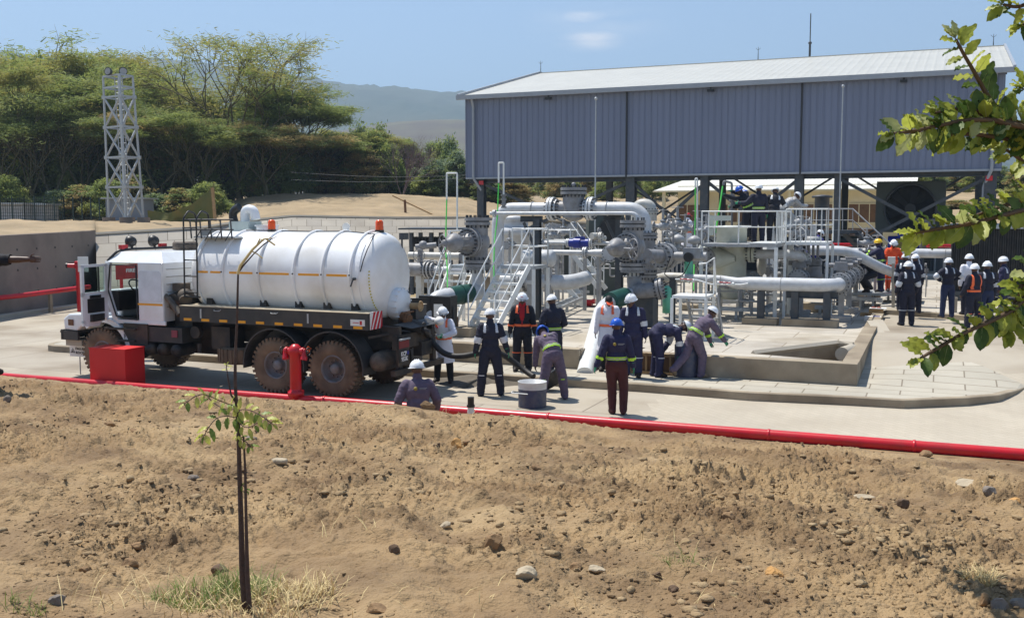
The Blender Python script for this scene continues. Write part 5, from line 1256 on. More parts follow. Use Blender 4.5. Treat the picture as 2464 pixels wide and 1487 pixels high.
# rear end: cross tank, rear frame, lights and number plates
b = MB(); b.cyl(T(-1.0, -1.0, .80), T(-1.0, -.45, .80), .21, 20); b.ball(T(-1.0, -1.0, .8), (.21, .21, .21)); b.build('rear_air_tank', M['pumpm'], trk)
b = MB(); b.box(T(-1.38, 0, .58), (.1, 2.2, .12), TA); b.box(T(-1.28, 0, 1.18), (.12, 1.7, .3), TA); b.box(T(-1.3, .35, .95), (.2, .5, .3), TA)
for r in (-.75, .75): b.box(T(-1.33, r, .85), (.1, .12, .62), TA); b.box(T(-1.15, r, 1.36), (.4, .12, .3), TA)
b.beam(T(-1.3, -.6, 1.4), T(-.8, -1.1, 1.3), .05, .05); b.build('rear_frame', M['chas'], trk)
b = MB(); b.add([T(-1.2, -.75, 1.55), T(-1.2, .75, 1.55), T(-1.5, .7, 1.46), T(-1.5, -.5, 1.46)], [(0, 1, 2, 3)]); b.cyl(T(-.9, .1, 1.5), T(-1.45, .1, 1.40), .14, 16); b.build('outlet_chute', M['side'], trk)
pc = T(-1.45, -.78, 1.0)
b = MB(); b.box(pc - Z * .02, (.02, .46, .52), TA); pf = b.build('plate_frame', M['chas'], trk)
b = MB(); b.box(pc - TT * .012 + Z * .16, (.01, .42, .15), TA); b.build('tail_lamp', mat('dull_red', (120, 40, 40), .6), pf)
b = MB(); b.box(pc - TT * .014 - Z * .09, (.01, .42, .24), TA); npl = b.build('number_plate', M['blackp'], pf)
b = MB(); text_geo(b, 'KCP', pc - TT * .022 - Z * .035 - TR_ * .03, TR_, Z, .125, 0, .004, .004); text_geo(b, '955K', pc - TT * .022 - Z * .145, TR_, Z, .125, 0, .004, .004); b.build('number', M['whitem'], npl)
b = MB(); b.box(pc - TT * .02 - Z * .03 + TR_ * .15, (.006, .07, .07), TA); b.build('plate_badge', M['blue'], npl)
b = MB(); b.box(pc + Z * .27 - TT * .03, (.05, .4, .03), TA); b.build('plate_light', M['galv'], pf)
b = MB(); b.tube([T(-1.7, .1, 1.3), T(-1.72, .1, 1.5)], .06, 8); b.ball(D(1062 - 28, 794, 23.3), (.14, .12, .12)); 
b = MB(); b.ball(T(-1.5, .75, 1.5), (.11, .13, .10)); b.build('white_float', M['whitem'], trk)

# ================================================================== SUCTION HOSE
hp = [T(-1.35, .1, 1.41), T(-1.6, .0, 1.34), D(1030, 806, 22.3), D(1048, 833, 22.2), D(1068, 851, 22.1), D(1095, 858, 22.0), D(1125, 856, 21.9), D(1150, 850, 21.8), D(1180, 845, 21.9), D(1210, 852, 22.0), D(1240, 874, 22.1), D(1265, 893, 22.0), D(1284, 906, 21.8)]
from itertools import pairwise
def smooth(pts, it=2):
    for _ in range(it):
        o = [pts[0]]
        for a, c in pairwise(pts): o += [a.lerp(c, .25), a.lerp(c, .75)]
        pts = o + [pts[-1]]
    return pts
b = MB(); sp_ = smooth([Vector(p) for p in hp], 3); b.tube(sp_, [.062 + .003 * (i % 2) for i in range(len(sp_))], 14); hs = b.build('suction_hose', M['black']); tag(hs, 'thick black suction hose sagging from the tanker outlet to the bending man', 'hose')

# ================================================================== RED PIPE, HYDRANT, VALVE BOX, SIGN, TUBE
pipe_r = .085
def pipept(x, z=.1):
    k = (x - CX) / F; q = P0; return along(Vector((P0.x, P0.y, z)), x, PT)
rp = thing('red_fire_pipe', tuple(pipept(1200)), 'long red painted fire water pipe lying along the near road edge', 'pipe')
b = MB(); pts = [pipept(x) for x in (-700, -200, 60, 400, 790)]; b.tube([p + Vector((0, 0, .0)) for p in pts], pipe_r, 24); b.build('pipe_run', M['red'], rp)
b = MB(); pts = [pipept(x) for x in (775, 1200, 1600, 2000, 2464, 3000)]; b.tube(pts, pipe_r + .012, 24); b.build('pipe_run', M['red'], rp)
b = MB()
for x in (782, 1320, 1850, 2200): c = pipept(x); b.lathe([(pipe_r, -.03), (pipe_r + .022, -.02), (pipe_r + .022, .02), (pipe_r, .03)], c, PT, 24)
b.build('weld_collar', M['red'], rp)
b = MB(); c = pipept(806); 
hy_p = pipept(713, .1) + Vector((0, -.02, 0)); hy = thing('fire_hydrant', tuple(hy_p), 'red two outlet fire hydrant standing on the near red pipe before the tanker wheels', 'fire hydrant')
hs_ = hy_p.y / F
b = MB(); b.lathe([(.11, 0), (.11, .16), (.165, .16), (.165, .20), (.165, .205), (.165, .245), (.12, .245), (.115, .3), (.115, .98), (.14, 1.0), (.14, 1.1), (.11, 1.15), (.06, 1.2), (0, 1.21)], hy_p - Z * .08, Z, 28); b.build('barrel', M['red'], hy)
b = MB(); b.bolts(hy_p + Z * .125, Z, .145, 8, .12, .012); b.build('bolts', M['red'], hy)
for sg in (-1, 1):
    ax = (PT * sg).normalized(); p = hy_p + Z * .98
    b = MB(); b.cyl(p, p + ax * .24, .065, 16); b.cyl(p + ax * .17, p + ax * .21, .085, 16); b.cyl(p + ax * .22 - Z * .1 - Vector((0, .04, 0)), p + ax * .22 + Z * .02, .06, 14); b.cyl(p + ax * .21 - Z * .16 - Vector((0, .06, 0)), p + ax * .22 - Z * .1 - Vector((0, .04, 0)), .07, 14); ou = b.build('outlet', M['red'], hy)
    b = MB(); b.cyl(p + ax * .24, p + ax * .31, .018, 6); b.torus(p + ax * .31, ax, .08, .014, 20, 6); b.tube([p + ax * .31 - Z * .08, p + ax * .31 + Z * .08], .01, 5); b.build('handwheel', M['blackp'], ou)
# red valve box
A3 = D(210, 917, 23.3); bw_, bd_, bh_ = 1.08, .62, .0
pbl = pipept(207, 0) + PN * .13; pbr = along(pbl, 303, PT)
wv = (pbr - pbl).length; dv_ = .62; zt_ = .86
vb = thing('hose_cabinet', tuple(pbl), 'plain bright red steel box standing behind the near red pipe on the left', 'cabinet')
b = MB(); b.box((pbl + pbr) / 2 + PN * dv_ / 2 + Z * zt_ / 2, (wv, dv_, zt_), (PT, PN, Z)); b.build('box', M['redbox'], vb, bevel=.008)
b = MB(); b.box((pbl + pbr) / 2 + PN * dv_ / 2 + Z * (zt_ + .008), (wv + .02, dv_ + .02, .02), (PT, PN, Z)); b.build('lid', M['redbox'], vb)
# danger sign
sg_p = G(181, 905, 0) + Vector((0, .3, 0)); sg_ = thing('warning_sign', tuple(sg_p), 'white warning sign with red top band on a thin post by the red box', 'sign')
sz = sg_p.y / F; szc = D(181, 840, sg_p.y).z; fx = Vector((1, 0, 0)); fy = Vector((0, 0, 1)); fx = Vector((.97, -.2, -.03)).normalized(); fn_ = fx.cross(Z).normalized()
sw, sh2 = 50 * sz, 36 * sz
b = MB(); b.tube([sg_p, Vector((sg_p.x, sg_p.y, szc + .2))], .015, 8); b.build('post', M['galv'], sg_)
c = Vector((sg_p.x, sg_p.y, szc)) + fn_ * .02; b = MB(); b.box(c, (sw, .012, sh2), (fx, fn_, Z)); bd = b.build('board', M['whitem'], sg_)
b = MB(); b.box(c + fn_ * .009 + Z * sh2 * .36, (sw * .96, .005, sh2 * .22), (fx, fn_, Z)); b.build('red_band', M['redm'], bd)
b = MB(); text_geo(b, 'DANGER', c + fn_ * .013 + Z * sh2 * .36, fx, Z, sh2 * .22, 0, .003, .002); b.build('heading', M['whitem'], bd)
b = MB(); text_geo(b, 'FALLING', c + fn_ * .009 + Z * sh2 * .03 + fx * sw * .14, fx, Z, sh2 * .23, 0, .003, .003); text_geo(b, 'ROCKS!', c + fn_ * .009 - Z * sh2 * .24 + fx * sw * .12, fx, Z, sh2 * .23, 0, .003, .003)
tc_ = c + fn_ * .009 - fx * sw * .33 - Z * sh2 * .1
for q in range(3):
    pa = [(-.09, -.06), (.09, -.06), (0, .09)]; a, e = pa[q], pa[(q + 1) % 3]; k_ = sh2 * 1.6; b.beam(tc_ + fx * a[0] * k_ + Z * a[1] * k_, tc_ + fx * e[0] * k_ + Z * e[1] * k_, .008, .006)
b.ball(tc_ - Z * .01, (.018, .005, .018)); b.box(tc_ - Z * .05, (.12, .006, .012), (fx, fn_, Z)); b.build('lettering', M['blackp'], bd)
# capped tube
q = D(1133, 980, 18.4); tb = thing('capped_tube', (q.x, q.y, 0), 'short upright white tube with a black cap in front of the red pipe', 'tube'); s_ = 18.4 / F
b = MB(); b.cyl((q.x, q.y, 0), (q.x, q.y, D(0, 975, 18.4).z), 8.5 * s_, 18); b.build('tube', M['whitem'], tb)
b = MB(); b.cyl((q.x, q.y, D(0, 976, 18.4).z), (q.x, q.y, D(0, 955, 18.4).z), 8 * s_, 18); b.cyl((q.x, q.y, D(0, 979, 18.4).z), (q.x, q.y, D(0, 974, 18.4).z), 10 * s_, 18); b.build('cap', M['blackp'], tb)
# half drum in front, bucket, blue drum
def drum(x, y, z, r, h, label, open_=True, body='blue', top='pwhite', cat='drum'):
    p = G(x, y, z); t = thing('steel_drum', tuple(p), label, cat); b = MB()
    pr = [(r * .98, 0)]; 
    for k in range(9): pr += [(r, h * (k + .2) / 9 * .72), (r * .985, h * (k + .6) / 9 * .72)]
    b.lathe(pr + [(r, h * .74)], p, Z, 36); b.lathe([(0, .02), (r * .97, .02)], p, Z, 36); b.build('shell', M[body], t)
    b = MB(); b.lathe([(r, h * .74), (r, h), (r + .012, h + .01), (r - .012, h + .01), (r - .02, h * .3), (0, h * .3)] if open_ else [(r, h * .74), (r, h), (0, h)], p, Z, 36); b.build('rim_band', M[top], t); return t, p
M['drumblue'] = mat('dark_slate_blue', (48, 56, 82), .45, var=.12, scale=6, dust=((110, 104, 96), .4, 8))
dt, dp = drum(1281, 978, 0, .285, .50, 'cut open slate blue drum with a white rim by the red pipe', True, 'drumblue')
b = MB(); b.pipe([dp + Vector((-.28, -.05, .30)), dp + Vector((-.40, -.12, .33)), dp + Vector((-.42, -.16, .30)), dp + Vector((-.1, -.3, .30))], .012, 1, 6); b.build('bail_handle', M['galv'], dt)
drum(1652, 905, PV, .28, .72, 'tall blue drum on the pavement behind the striding man', False, 'drumblue', 'drumblue')
p = G(1332, 940, 0); bk = thing('bucket', tuple(p), 'black rubber bucket tipped under the hose end by the bending man', 'bucket'); b = MB(); ax = Vector((-.5, .1, .85)); b.lathe([(0, 0), (.17, .0), (.24, .3), (.25, .31), (.23, .3), (.16, .03)], p + Z * .1, ax, 24); b.build('shell', M['black'], bk)
b = MB(); ax = ax.normalized(); b.torus(p + Z * .1 + ax * .3, ax, .245, .012, 24, 6); b.build('rim', M['steel'], bk)
# stone block on the pavement
p0, p1 = G(1729, 908, PV), G(1800, 913, PV); b = MB(); b.box((p0 + p1) / 2 + V * .16 + Z * .1, ((p1 - p0).length, .34, .2), (U, V, Z)); o = b.build('stone_block', M['conc_lt'], bevel=.015); tag(o, 'loose rectangular concrete block on the pavement in front of the low wall', 'block')
# sand spill
def mound(name, pts, hmax, m, label=None):
    c = sum((Vector(p) for p in pts), Vector()) / len(pts); rr = 10; n = len(pts); vs = []; 
    for i in range(rr + 1):
        t = i / rr
        for p in pts:
            q = c.lerp(Vector(p), t); h = hmax * (1 - t ** 2) * (.8 + .5 * float(fbm(np.array(q.x * 2.), np.array(q.y * 2.), 3))); jig = .0 if t < 1 else .0
            vs.append((q.x, q.y, q.z + max(h, 0) - .012 * t))
    b = MB(); b.add(vs, [(i * n + j, i * n + (j + 1) % n, (i + 1) * n + (j + 1) % n, (i + 1) * n + j) for i in range(rr) for j in range(n)], 0, True); return b.build(name, m)
M['gsand'] = mat('dark_grey_sand', (98, 90, 78), .97, var=.2, scale=2, bump=.5, bscale=50)
op = [(1035, 905), (1060, 893), (1110, 885), (1170, 882), (1240, 884), (1290, 888), (1335, 895), (1340, 912), (1330, 928), (1270, 925), (1215, 930), (1190, 922), (1120, 935), (1070, 926), (1040, 918)]
pts = []
for i in range(len(op)):
    a = G(*op[i], .01); c = G(*op[(i + 1) % len(op)], .01)
    for k in range(4): q = a.lerp(c, k / 4); pts.append(q + Vector((random.uniform(-.1, .1), random.uniform(-.12, .12), 0)))
o = mound('sand_spill', pts, .16, M['gsand']); tag(o, kind='stuff')
M['wet'] = mat('dark_damp_stain', (120, 108, 92), .7, var=.2, scale=3)

# ================================================================== LEFT RED PIPE WITH MONITOR, CABINET BEHIND CAB
lp = thing('red_wall_pipe', tuple(D(100, 705, 40)), 'red fire pipe running along the tall retaining wall on the left', 'pipe')
b = MB(); a = D(-200, 738, 36.5); c = D(60, 710, 38.6); e = D(215, 690, 42); b.tube([a, c, e], .095, 20); b.build('pipe_run', M['red'], lp)
for x, y, d in ((-60, 720, 37.6), (120, 702, 40)):
    p = D(x, y, d); b = MB(); b.beam(Vector((p.x, p.y, 0)), p, .12, .12); b.build('support', M['conc'], lp)
p = D(192, 690, 40.5); mo_ = thing('fire_monitor', (p.x, p.y, 0), 'red fire monitor hydrant against the wall just left of the open cab door', 'fire hydrant')
b = MB(); b.lathe([(.13, 0), (.13, 1.9), (.17, 1.92), (.17, 2.0), (.11, 2.02)], (p.x, p.y, 0), Z, 20); b.build('stand', M['red'], mo_)
zt_ = D(190, 640, 40.5).z; b = MB(); b.cyl((p.x, p.y, 1.0), (p.x, p.y, zt_), .09, 16); q = Vector((p.x, p.y, zt_)); b.ball(q, (.22, .18, .16)); b.cyl(q, q + Vector((-.42, -.1, .02)), .1, 16, 0, .075); b.cyl(q + Vector((.1, 0, 0)), q + Vector((.35, 0, -.1)), .06, 12); b.build('head', M['red'], mo_)
b = MB(); b.disc(q + Vector((-.44, -.1, .02)), Vector((-1, -.2, 0)), .1, .06, 16); b.build('nozzle', M['blackp'], mo_)
b = MB(); b.box(Vector((p.x + .25, p.y - .2, 1.9)), (.4, .05, .6)); b.build('paper_notice', M['whitem'], mo_)
p = D(313, 653, 27.2); fc2 = thing('fire_hose_cabinet', (p.x, p.y, 0), 'dull red fire hose cabinet seen through the open cab', 'cabinet'); s_ = 27.2 / F
b = MB(); cx_ = Vector((.97, .24, .06)).normalized(); b.box(p + V * .15, (66 * s_, .3, 36 * s_), (cx_, V, Z)); cb = b.build('box', mat('dusty_red', (176, 48, 48), .6, dust=((120, 60, 54), .5, 4)), fc2)
b = MB(); fx = cx_; 
text_geo(b, 'FIRE', p - V * .012 + fx * .02 + Z * .02, fx, Z, .13, 0, .004, .004); text_geo(b, 'HOSE', p - V * .012 + fx * .42 + Z * .06, fx, Z, .13, 0, .004, .004); b.build('lettering', M['whitem'], cb)
for q in (-.3, .3): b = MB(); b.beam(Vector((p.x + q, p.y + .15, 0)), Vector((p.x + q, p.y + .15, p.z - .2)), .06, .06); b.build('leg', M['red'], fc2)
# ================================================================== PIPEWORK
def m_(px, d): return px * d / F
def flange(mb, c, ax, R, t=.05, nb=12, mi=0, pair=True):
    ax = Vector(ax).normalized(); mb.disc(c, ax, R * .9, t * .4, 24, 1)
    if pair:
        mb.disc(c - ax * t * .7, ax, R, t, 28, mi); mb.disc(c + ax * t * .7, ax, R, t, 28, mi)
    else: mb.disc(c, ax, R, t, 28, mi)
    mb.bolts(c, ax, R * .86, nb, t * 4.2, R * .06, 1)
def run(name, label, cat, pts, r, mt, flanges=(), bend=1.5, loc=None, extra=None, parent=None, n=20):
    pts = [Vector(p) for p in pts]; t = parent or thing(name, tuple(loc or pts[0]), label, cat)
    b = MB(); b.pipe(pts, r, bend, n); b.build('pipe', M[mt], t)
    for f in flanges:
        b = MB(); flange(b, *f); b.build('flange', [M[mt], M['steeld']], t)
    return t
def pxm(x, y, d): return D(x, y, d)
def handwheel(parent, c, ax, R, mt='grey', name='handwheel'):
    b = MB(); ax = Vector(ax).normalized(); b.torus(c, ax, R, R * .07, 28, 6); x = ax.orthogonal().normalized(); y = ax.cross(x)
    for k in range(3):
        a = k * math.pi / 3; d = x * math.cos(a) + y * math.sin(a); b.tube([c - d * R, c + d * R], R * .05, 6)
    b.cyl(c - ax * R * .3, c + ax * R * .3, R * .14, 10); return b.build(name, M[mt], parent)
def big_valve(x, d, y, label, ga, hw):
    # y: dict of rows; ga: bonnet axis; x: centre column
    t = thing('gate_valve', tuple(D(x, y['base'], d)), label, 'valve'); s = d / F; c = lambda yy, dx=0: D(x + dx, yy, d)
    b = MB(); flange(b, c(y['top'] + 6), Z, 31 * s, .085, 14); b.cyl(c(y['top'] + 12), c(y['body'] - 8), 24 * s, 28); b.build('top_flange', [M['grey'], M['steeld']], t)
    b = MB(); b.cyl(c(y['top'] + 16), c(y['low'] - 4), 25 * s, 28); b.ball(c(y['body']), 30 * s, n=24, m=14); b.build('body', M['grey'], t)
    ga = Vector(ga).normalized(); fc_ = c(y['body']) + ga * 30 * s
    b = MB(); flange(b, fc_, ga, 34 * s, .075, 20); b.build('bonnet_flange', [M['grey'], M['steeld']], t)
    b = MB(); b.lathe([(24 * s, 0), (20 * s, .14), (13 * s, .2), (13 * s, .42), (20 * s, .5), (23 * s, .62), (20 * s, .76), (11 * s, .86), (8 * s, .95), (8 * s, 1.05), (5 * s, 1.07), (0, 1.08)], fc_, ga, 28)
    for k in range(6):
        a = k * math.pi / 3; o_ = ga.orthogonal().normalized(); p_ = ga.cross(o_); dd = o_ * math.cos(a) + p_ * math.sin(a); b.cyl(fc_ + dd * 19 * s, fc_ + dd * 19 * s + ga * .5, .02, 6)
    b.build('bonnet', M['grey'], t)
    hp, hr, hax = hw; g0 = fc_ + ga * .68; hc = D(*hp)
    b = MB(); b.cyl(g0, hc, .035, 8); b.box(g0 + (hc - g0) * .3, (.16, .16, .16)); b.build('gear_shaft', M['grey'], t)
    handwheel(t, hc, hax, hr)
    b = MB(); flange(b, c(y['low']), Z, 32 * s, .085, 16); flange(b, c(y['low'] + 12), Z, 30 * s, .06, 16, pair=False); b.build('lower_flange', [M['grey'], M['steeld']], t)
    b = MB(); b.cyl(c(y['low']), c(y['base']), 14 * s, 24); b.build('riser', M['pwhite'], t)
    return t
LV1 = big_valve(1149, 28.5, dict(top=527, body=583, low=634, base=708), 'large grey gate valve with its bonnet and handwheel pointing left, above the front staircase', (-.62, -.78, 0), ((1065, 589, 27.6), .27, (-.9, -.45, 0)))
LV2 = big_valve(1523, 28.6, dict(top=533, body=594, low=641, base=712), 'large grey gate valve with round bonnet facing left, beside the white wrapped pipe', (-.55, -.83, 0), ((1524, 600, 27.3), .28, (-.93, -.36, 0)))
# outlets with green wrap
p0 = D(1152, 702, 28.5)
t = run('wrapped_outlet', 'pipe outlet with a dark green wrapped joint curving down behind the black panel', 'pipe', [p0, D(1075, 714, 27.6), D(1046, 722, 27.3), D(1034, 775, 27.0)], .235, 'pwhite', bend=1.0, n=28)
b = MB(); q0, q1 = D(1132, 705, 28.2), D(1083, 713, 27.7); b.cyl(q0, q1, .26, 28); b.cyl(q0.lerp(q1, .42), q0.lerp(q1, .5), .275, 28); b.build('green_wrap', M['greenw'], t)
p0 = D(1526, 706, 28.6)
t = run('wrapped_pipe', 'thick white tape wrapped pipe slanting down from the green joint to the pavement edge', 'pipe', [p0, D(1478, 722, 27.8), D(1452, 738, 27.2), G(1409, 900, .12)], .195, 'pwhite', bend=.9, n=28)
b = MB(); b.cyl(D(1504, 713, 28.2), D(1468, 725, 27.5), .245, 28); b.build('green_wrap', M['greenw'], t)
M['tape'] = brickmat('white_tape', (232, 232, 232), (205, 205, 205), 4, .05, .006, 0, .5, var=.02, rough=.5)
b = MB(); a, e = D(1447, 750, 26.9), G(1407, 902, .12); dd = (e - a)
L = dd.length; pts = []; rs = []
n = 44
for i in range(n): pts += [a + dd * (i / n), a + dd * ((i + .9) / n)]; rs += [.201, .199]
b.tube(pts, rs, 28); b.build('white_tape', M['white'], t)


# inverted U pipe with strainer
dU = 33.0; sU = dU / F
A0 = D(1198, 503, dU); z_top = A0.z
Pr = along(A0, 1553, BX); Fl = BX
t = thing('inverted_u_pipe', tuple(D(1198, 700, dU)), 'big white inverted U shaped pipe bridging high between the two large gate valves', 'pipe')
b = MB(); b.pipe([Vector((A0.x, A0.y, 1.4)), A0, along(A0, 1331, BX)], .2, 1.4, 28); b.build('pipe', M['pwhite'], t)
b = MB(); b.pipe([along(A0, 1419, BX), Pr, Vector((Pr.x, Pr.y, D(1553, 575, Pr.y).z))], .2, 1.5, 28); b.build('pipe', M['pwhite'], t)
for x in (1328, 1422):
    c = along(A0, x, BX); b = MB(); flange(b, c, BX, .365, .075, 16); flange(b, c + BX * (.16 if x < 1400 else -.16), BX, .3, .06, 16, pair=False); b.build('flange', [M['pwhite'], M['steeld']], t)
c = along(A0, 1380, BX); b = MB(); b.cyl(along(A0, 1335, BX), along(A0, 1415, BX), .24, 28); b.cyl(c - Z * .28, Vector((c.x, c.y, D(0, 470, c.y).z)), .34, 28); b.ball(c - Z * .2, (.33, .33, .2)); st = b.build('strainer', M['grey'], t)
b = MB(); tz_ = D(1380, 460, c.y).z; flange(b, Vector((c.x, c.y, tz_)), Z, .41, .09, 18); b.ball(Vector((c.x, c.y, tz_ + .2)), .07); b.build('strainer_cap', [M['grey'], M['steeld']], st)
b = MB(); flange(b, D(1560, 567, dU - 2), Z, .28, .07, 14); flange(b, D(1560, 661, dU - 2), Z, .28, .07, 14); b.cyl(D(1560, 565, dU - 2), D(1560, 690, dU - 2), .22, 24); b.build('check_body', [M['grey'], M['steeld']], t)
for x in (1282, 1462): c = along(A0, x, BX); b = MB(); b.torus(c, BX, .215, .014, 24, 6); b.build('pipe_clamp', M['greyl'], t)
# thin pipe in front of it
B0 = D(1180, 514, 30.6); Bq = along(B0, 1535, BX)
t = run('bypass_pipe', 'thin white bypass pipe running in front of the big inverted U pipe', 'pipe', [B0 + Z * .0, Bq, Vector((Bq.x, Bq.y, Bq.z - .9))], .052, 'pwhite', [(along(B0, 1190, BX), BX, .11, .03, 8)], bend=2)
# gantry supports
def gantry(x, ytop, ybot, w_, label, d, beam=(1252, 1306)):
    pb = G(x, ybot, SL); zt = D(x, ytop, pb.y).z; t = thing('pipe_support', tuple(pb), label, 'support')
    b = MB(); b.ibeam(pb, Vector((pb.x, pb.y, zt)), w_, w_, .016, 0, V); b.build('column', M['steel'], t)
    a = D(beam[0], ytop, pb.y); c = D(beam[1], ytop, pb.y); b = MB(); b.ibeam(a, c, .2, .17, .014); b.build('cross_beam', M['steel'], t)
    b = MB(); b.beam(a.lerp(c, .15) - Z * .1, Vector((pb.x, pb.y, zt - .95)), .09, .09, 0); b.build('brace', M['steel'], t)
    b = MB(); b.sbox(pb + Z * .06, (.5, .5, .12)); b.build('foot', M['conc'], t); return t
gantry(1292, 527, 786, .2, 'dark grey steel T post in front of the big inverted U pipe', 28)
gantry(1488, 524, 764, .2, 'dark grey steel post with wide top beam left of the second gate valve', 30, (1452, 1494))
# horizontal flanged piping behind the front stair
c0 = D(1198, 676, 31.5); 
t = run('header_pipe', 'thick white pipe with big flange behind the front staircase, ending in an elbow', 'pipe', [c0, along(c0, 1300, BX), along(c0, 1372, BX), along(c0, 1388, BX) + V * .9 + Z * .1], .225, 'pwhite', [(along(c0, 1257, BX), BX, .33, .08, 16)], bend=1.2)
b = MB(); b.cyl(along(c0, 1236, BX), along(c0, 1268, BX), .29, 26); b.build('valve_body', M['grey'], t)
hv0 = D(1258, 621, 31); hv1 = along(hv0, 1335, BX)
t = thing('horizontal_vessel', tuple(hv0), 'short horizontal white cylinder vessel with a round flat end behind the steel post', 'vessel')
b = MB(); b.tube([hv0, hv0.lerp(hv1, .03), hv0.lerp(hv1, .93), hv0.lerp(hv1, .98), hv1], [.02, .25, .25, .2, .06], 28); b.build('shell', M['pwhite'], t)
b = MB(); 
for k in (.25, .8): p = hv0.lerp(hv1, k); b.beam(p, Vector((p.x, p.y, SL)), .12, .2)
b.sep('saddle', M['greyl'], t)
# pair of long pipes with blue valve
q = D(1296, 584, 35); q1 = along(q, 1474, BX)
t = run('valve_line', 'thin white pipe line carrying a bright blue valve', 'pipe', [q, q1], .065, 'pwhite', [(along(q, 1367, BX), BX, .15, .04, 8), (along(q, 1424, BX), BX, .17, .05, 10), (along(q, 1303, BX), BX, .14, .04, 8)])
b = MB(); b.cyl(along(q, 1371, BX), along(q, 1421, BX), .14, 22); b.cyl(along(q, 1382, BX), along(q, 1398, BX), .175, 22); b.box(along(q, 1396, BX) + Z * .17, (.3, .16, .1), (BX, V, Z)); b.build('blue_valve', M['blue'], t)
p = along(q, 1436, BX) + Z * .24; b = MB(); b.pipe([p + BX * .16 - Z * .1 + V * .3, p, p - V * .2 - BX * .12], .12, 1, 16); flange(b, p + BX * .14 - Z * .05, BX, .19, .04, 10); b.build('elbow', [M['pcream'], M['steeld']], t)
b = MB(); p = along(q, 1408, BX); b.beam(p, Vector((p.x, p.y, SL)), .1, .1); p = along(q, 1320, BX); b.beam(p, Vector((p.x, p.y, SL)), .1, .1); b.sep('support', M['greyl'], t)
q = D(1300, 607, 33.6); qm = along(q, 1408, BX); q1 = along(q, 1475, BX)
t = run('reducer_line', 'white pipe line below the blue valve, growing thicker to the right', 'pipe', [q, qm], .085, 'pwhite', [(qm, BX, .19, .05, 12)])
b = MB(); b.tube([qm, qm + BX * .15, qm + BX * .35, q1], [.085, .09, .125, .125], 22); b.build('pipe', M['pwhite'], t)
b = MB(); p = q1 - V * .3; flange(b, p, V, .27, .06, 14); b.cyl(p - V * .1, p + V * .4, .22, 20); b.build('end_body', [M['pwhite'], M['steeld']], t)
b = MB(); p = along(q, 1340, BX); b.beam(p, Vector((p.x, p.y, SL)), .1, .1); p = along(q, 1440, BX); b.beam(p, Vector((p.x, p.y, SL)), .1, .1); b.sep('support', M['greyl'], t)
# cream elbow standing behind
q = D(1532, 492, 37); t = run('riser_elbow', 'cream riser pipe with hooked top behind the right end of the U pipe', 'pipe', [Vector((q.x, q.y, SL)), q + Z * .0, q + BX * .55, q + BX * .55 - Z * .6], .2, 'pcream', bend=1.0)
b = MB(); flange(b, q + BX * .55 - Z * .25, Z, .26, .05, 12); b.build('flange', [M['pcream'], M['steeld']], t)
# white stack between: second tank top behind the U pipe
q = D(1240, 560, 36); t = thing('white_drum_tank', (q.x, q.y, SL), 'squat white flanged tank seen under the left end of the U pipe', 'tank'); b = MB(); b.lathe([(.6, SL), (.6, q.z - .1), (.75, q.z - .1), (.75, q.z + .12), (.45, q.z + .2), (.45, q.z + .4), (.55, q.z + .42), (.55, q.z + .55), (0, q.z + .6)], (q.x, q.y, 0), Z, 32); b.build('shell', M['pwhite'], t)

# ---------------------------------------------------------------- stairs and decks
def rail(mb, pts, h, posts=True, r=.021, mid=True, step=1.0):
    top = [Vector(p) + Z * h for p in pts]
    mb.tube(top, r, 8)
    if mid: mb.tube([Vector(p) + Z * h * .52 for p in pts], r * .8, 8)
    if posts:
        for i, p in enumerate(pts):
            mb.tube([Vector(p), Vector(p) + Z * h], r, 8)
def stair(name, label, top_c, dirn, run_, z0, z1, width, nst, mt='white', rails=(True, True), group=None):
    dirn = dirn.normalized(); sd = dirn.cross(Z).normalized(); t = thing(name, tuple(top_c), label, 'stairs', group)
    tp = Vector((top_c.x, top_c.y, z1)); bt = tp + dirn * run_; bt.z = z0
    for sg in (-1, 1):
        b = MB(); b.beam(tp + sd * width / 2 * sg, bt + sd * width / 2 * sg, .04, .16); b.build('stringer', M[mt], t)
    for k in range(1, nst):
        p = tp.lerp(bt, k / nst); b = MB(); b.box(p, (width - .04, .22, .03), (sd, dirn, Z)); b.box(p + dirn * .11 - Z * .012, (width - .04, .02, .055), (sd, dirn, Z)); b.build('tread', M[mt], t)
    for sg, on in zip((-1, 1), rails):
        if not on: continue
        b = MB(); a = tp + sd * width / 2 * sg; c = bt + sd * width / 2 * sg
        b.tube([a, a + Z * 1.0, a.lerp(c, .92) + Z * .95, a.lerp(c, .92)], .021, 8); b.tube([a + Z * .52, a.lerp(c, .92) + Z * .5], .017, 8)
        m2 = a.lerp(c, .5); b.tube([m2, m2 + Z * .97], .018, 8); b.build('handrail', M[mt], t)
    return t
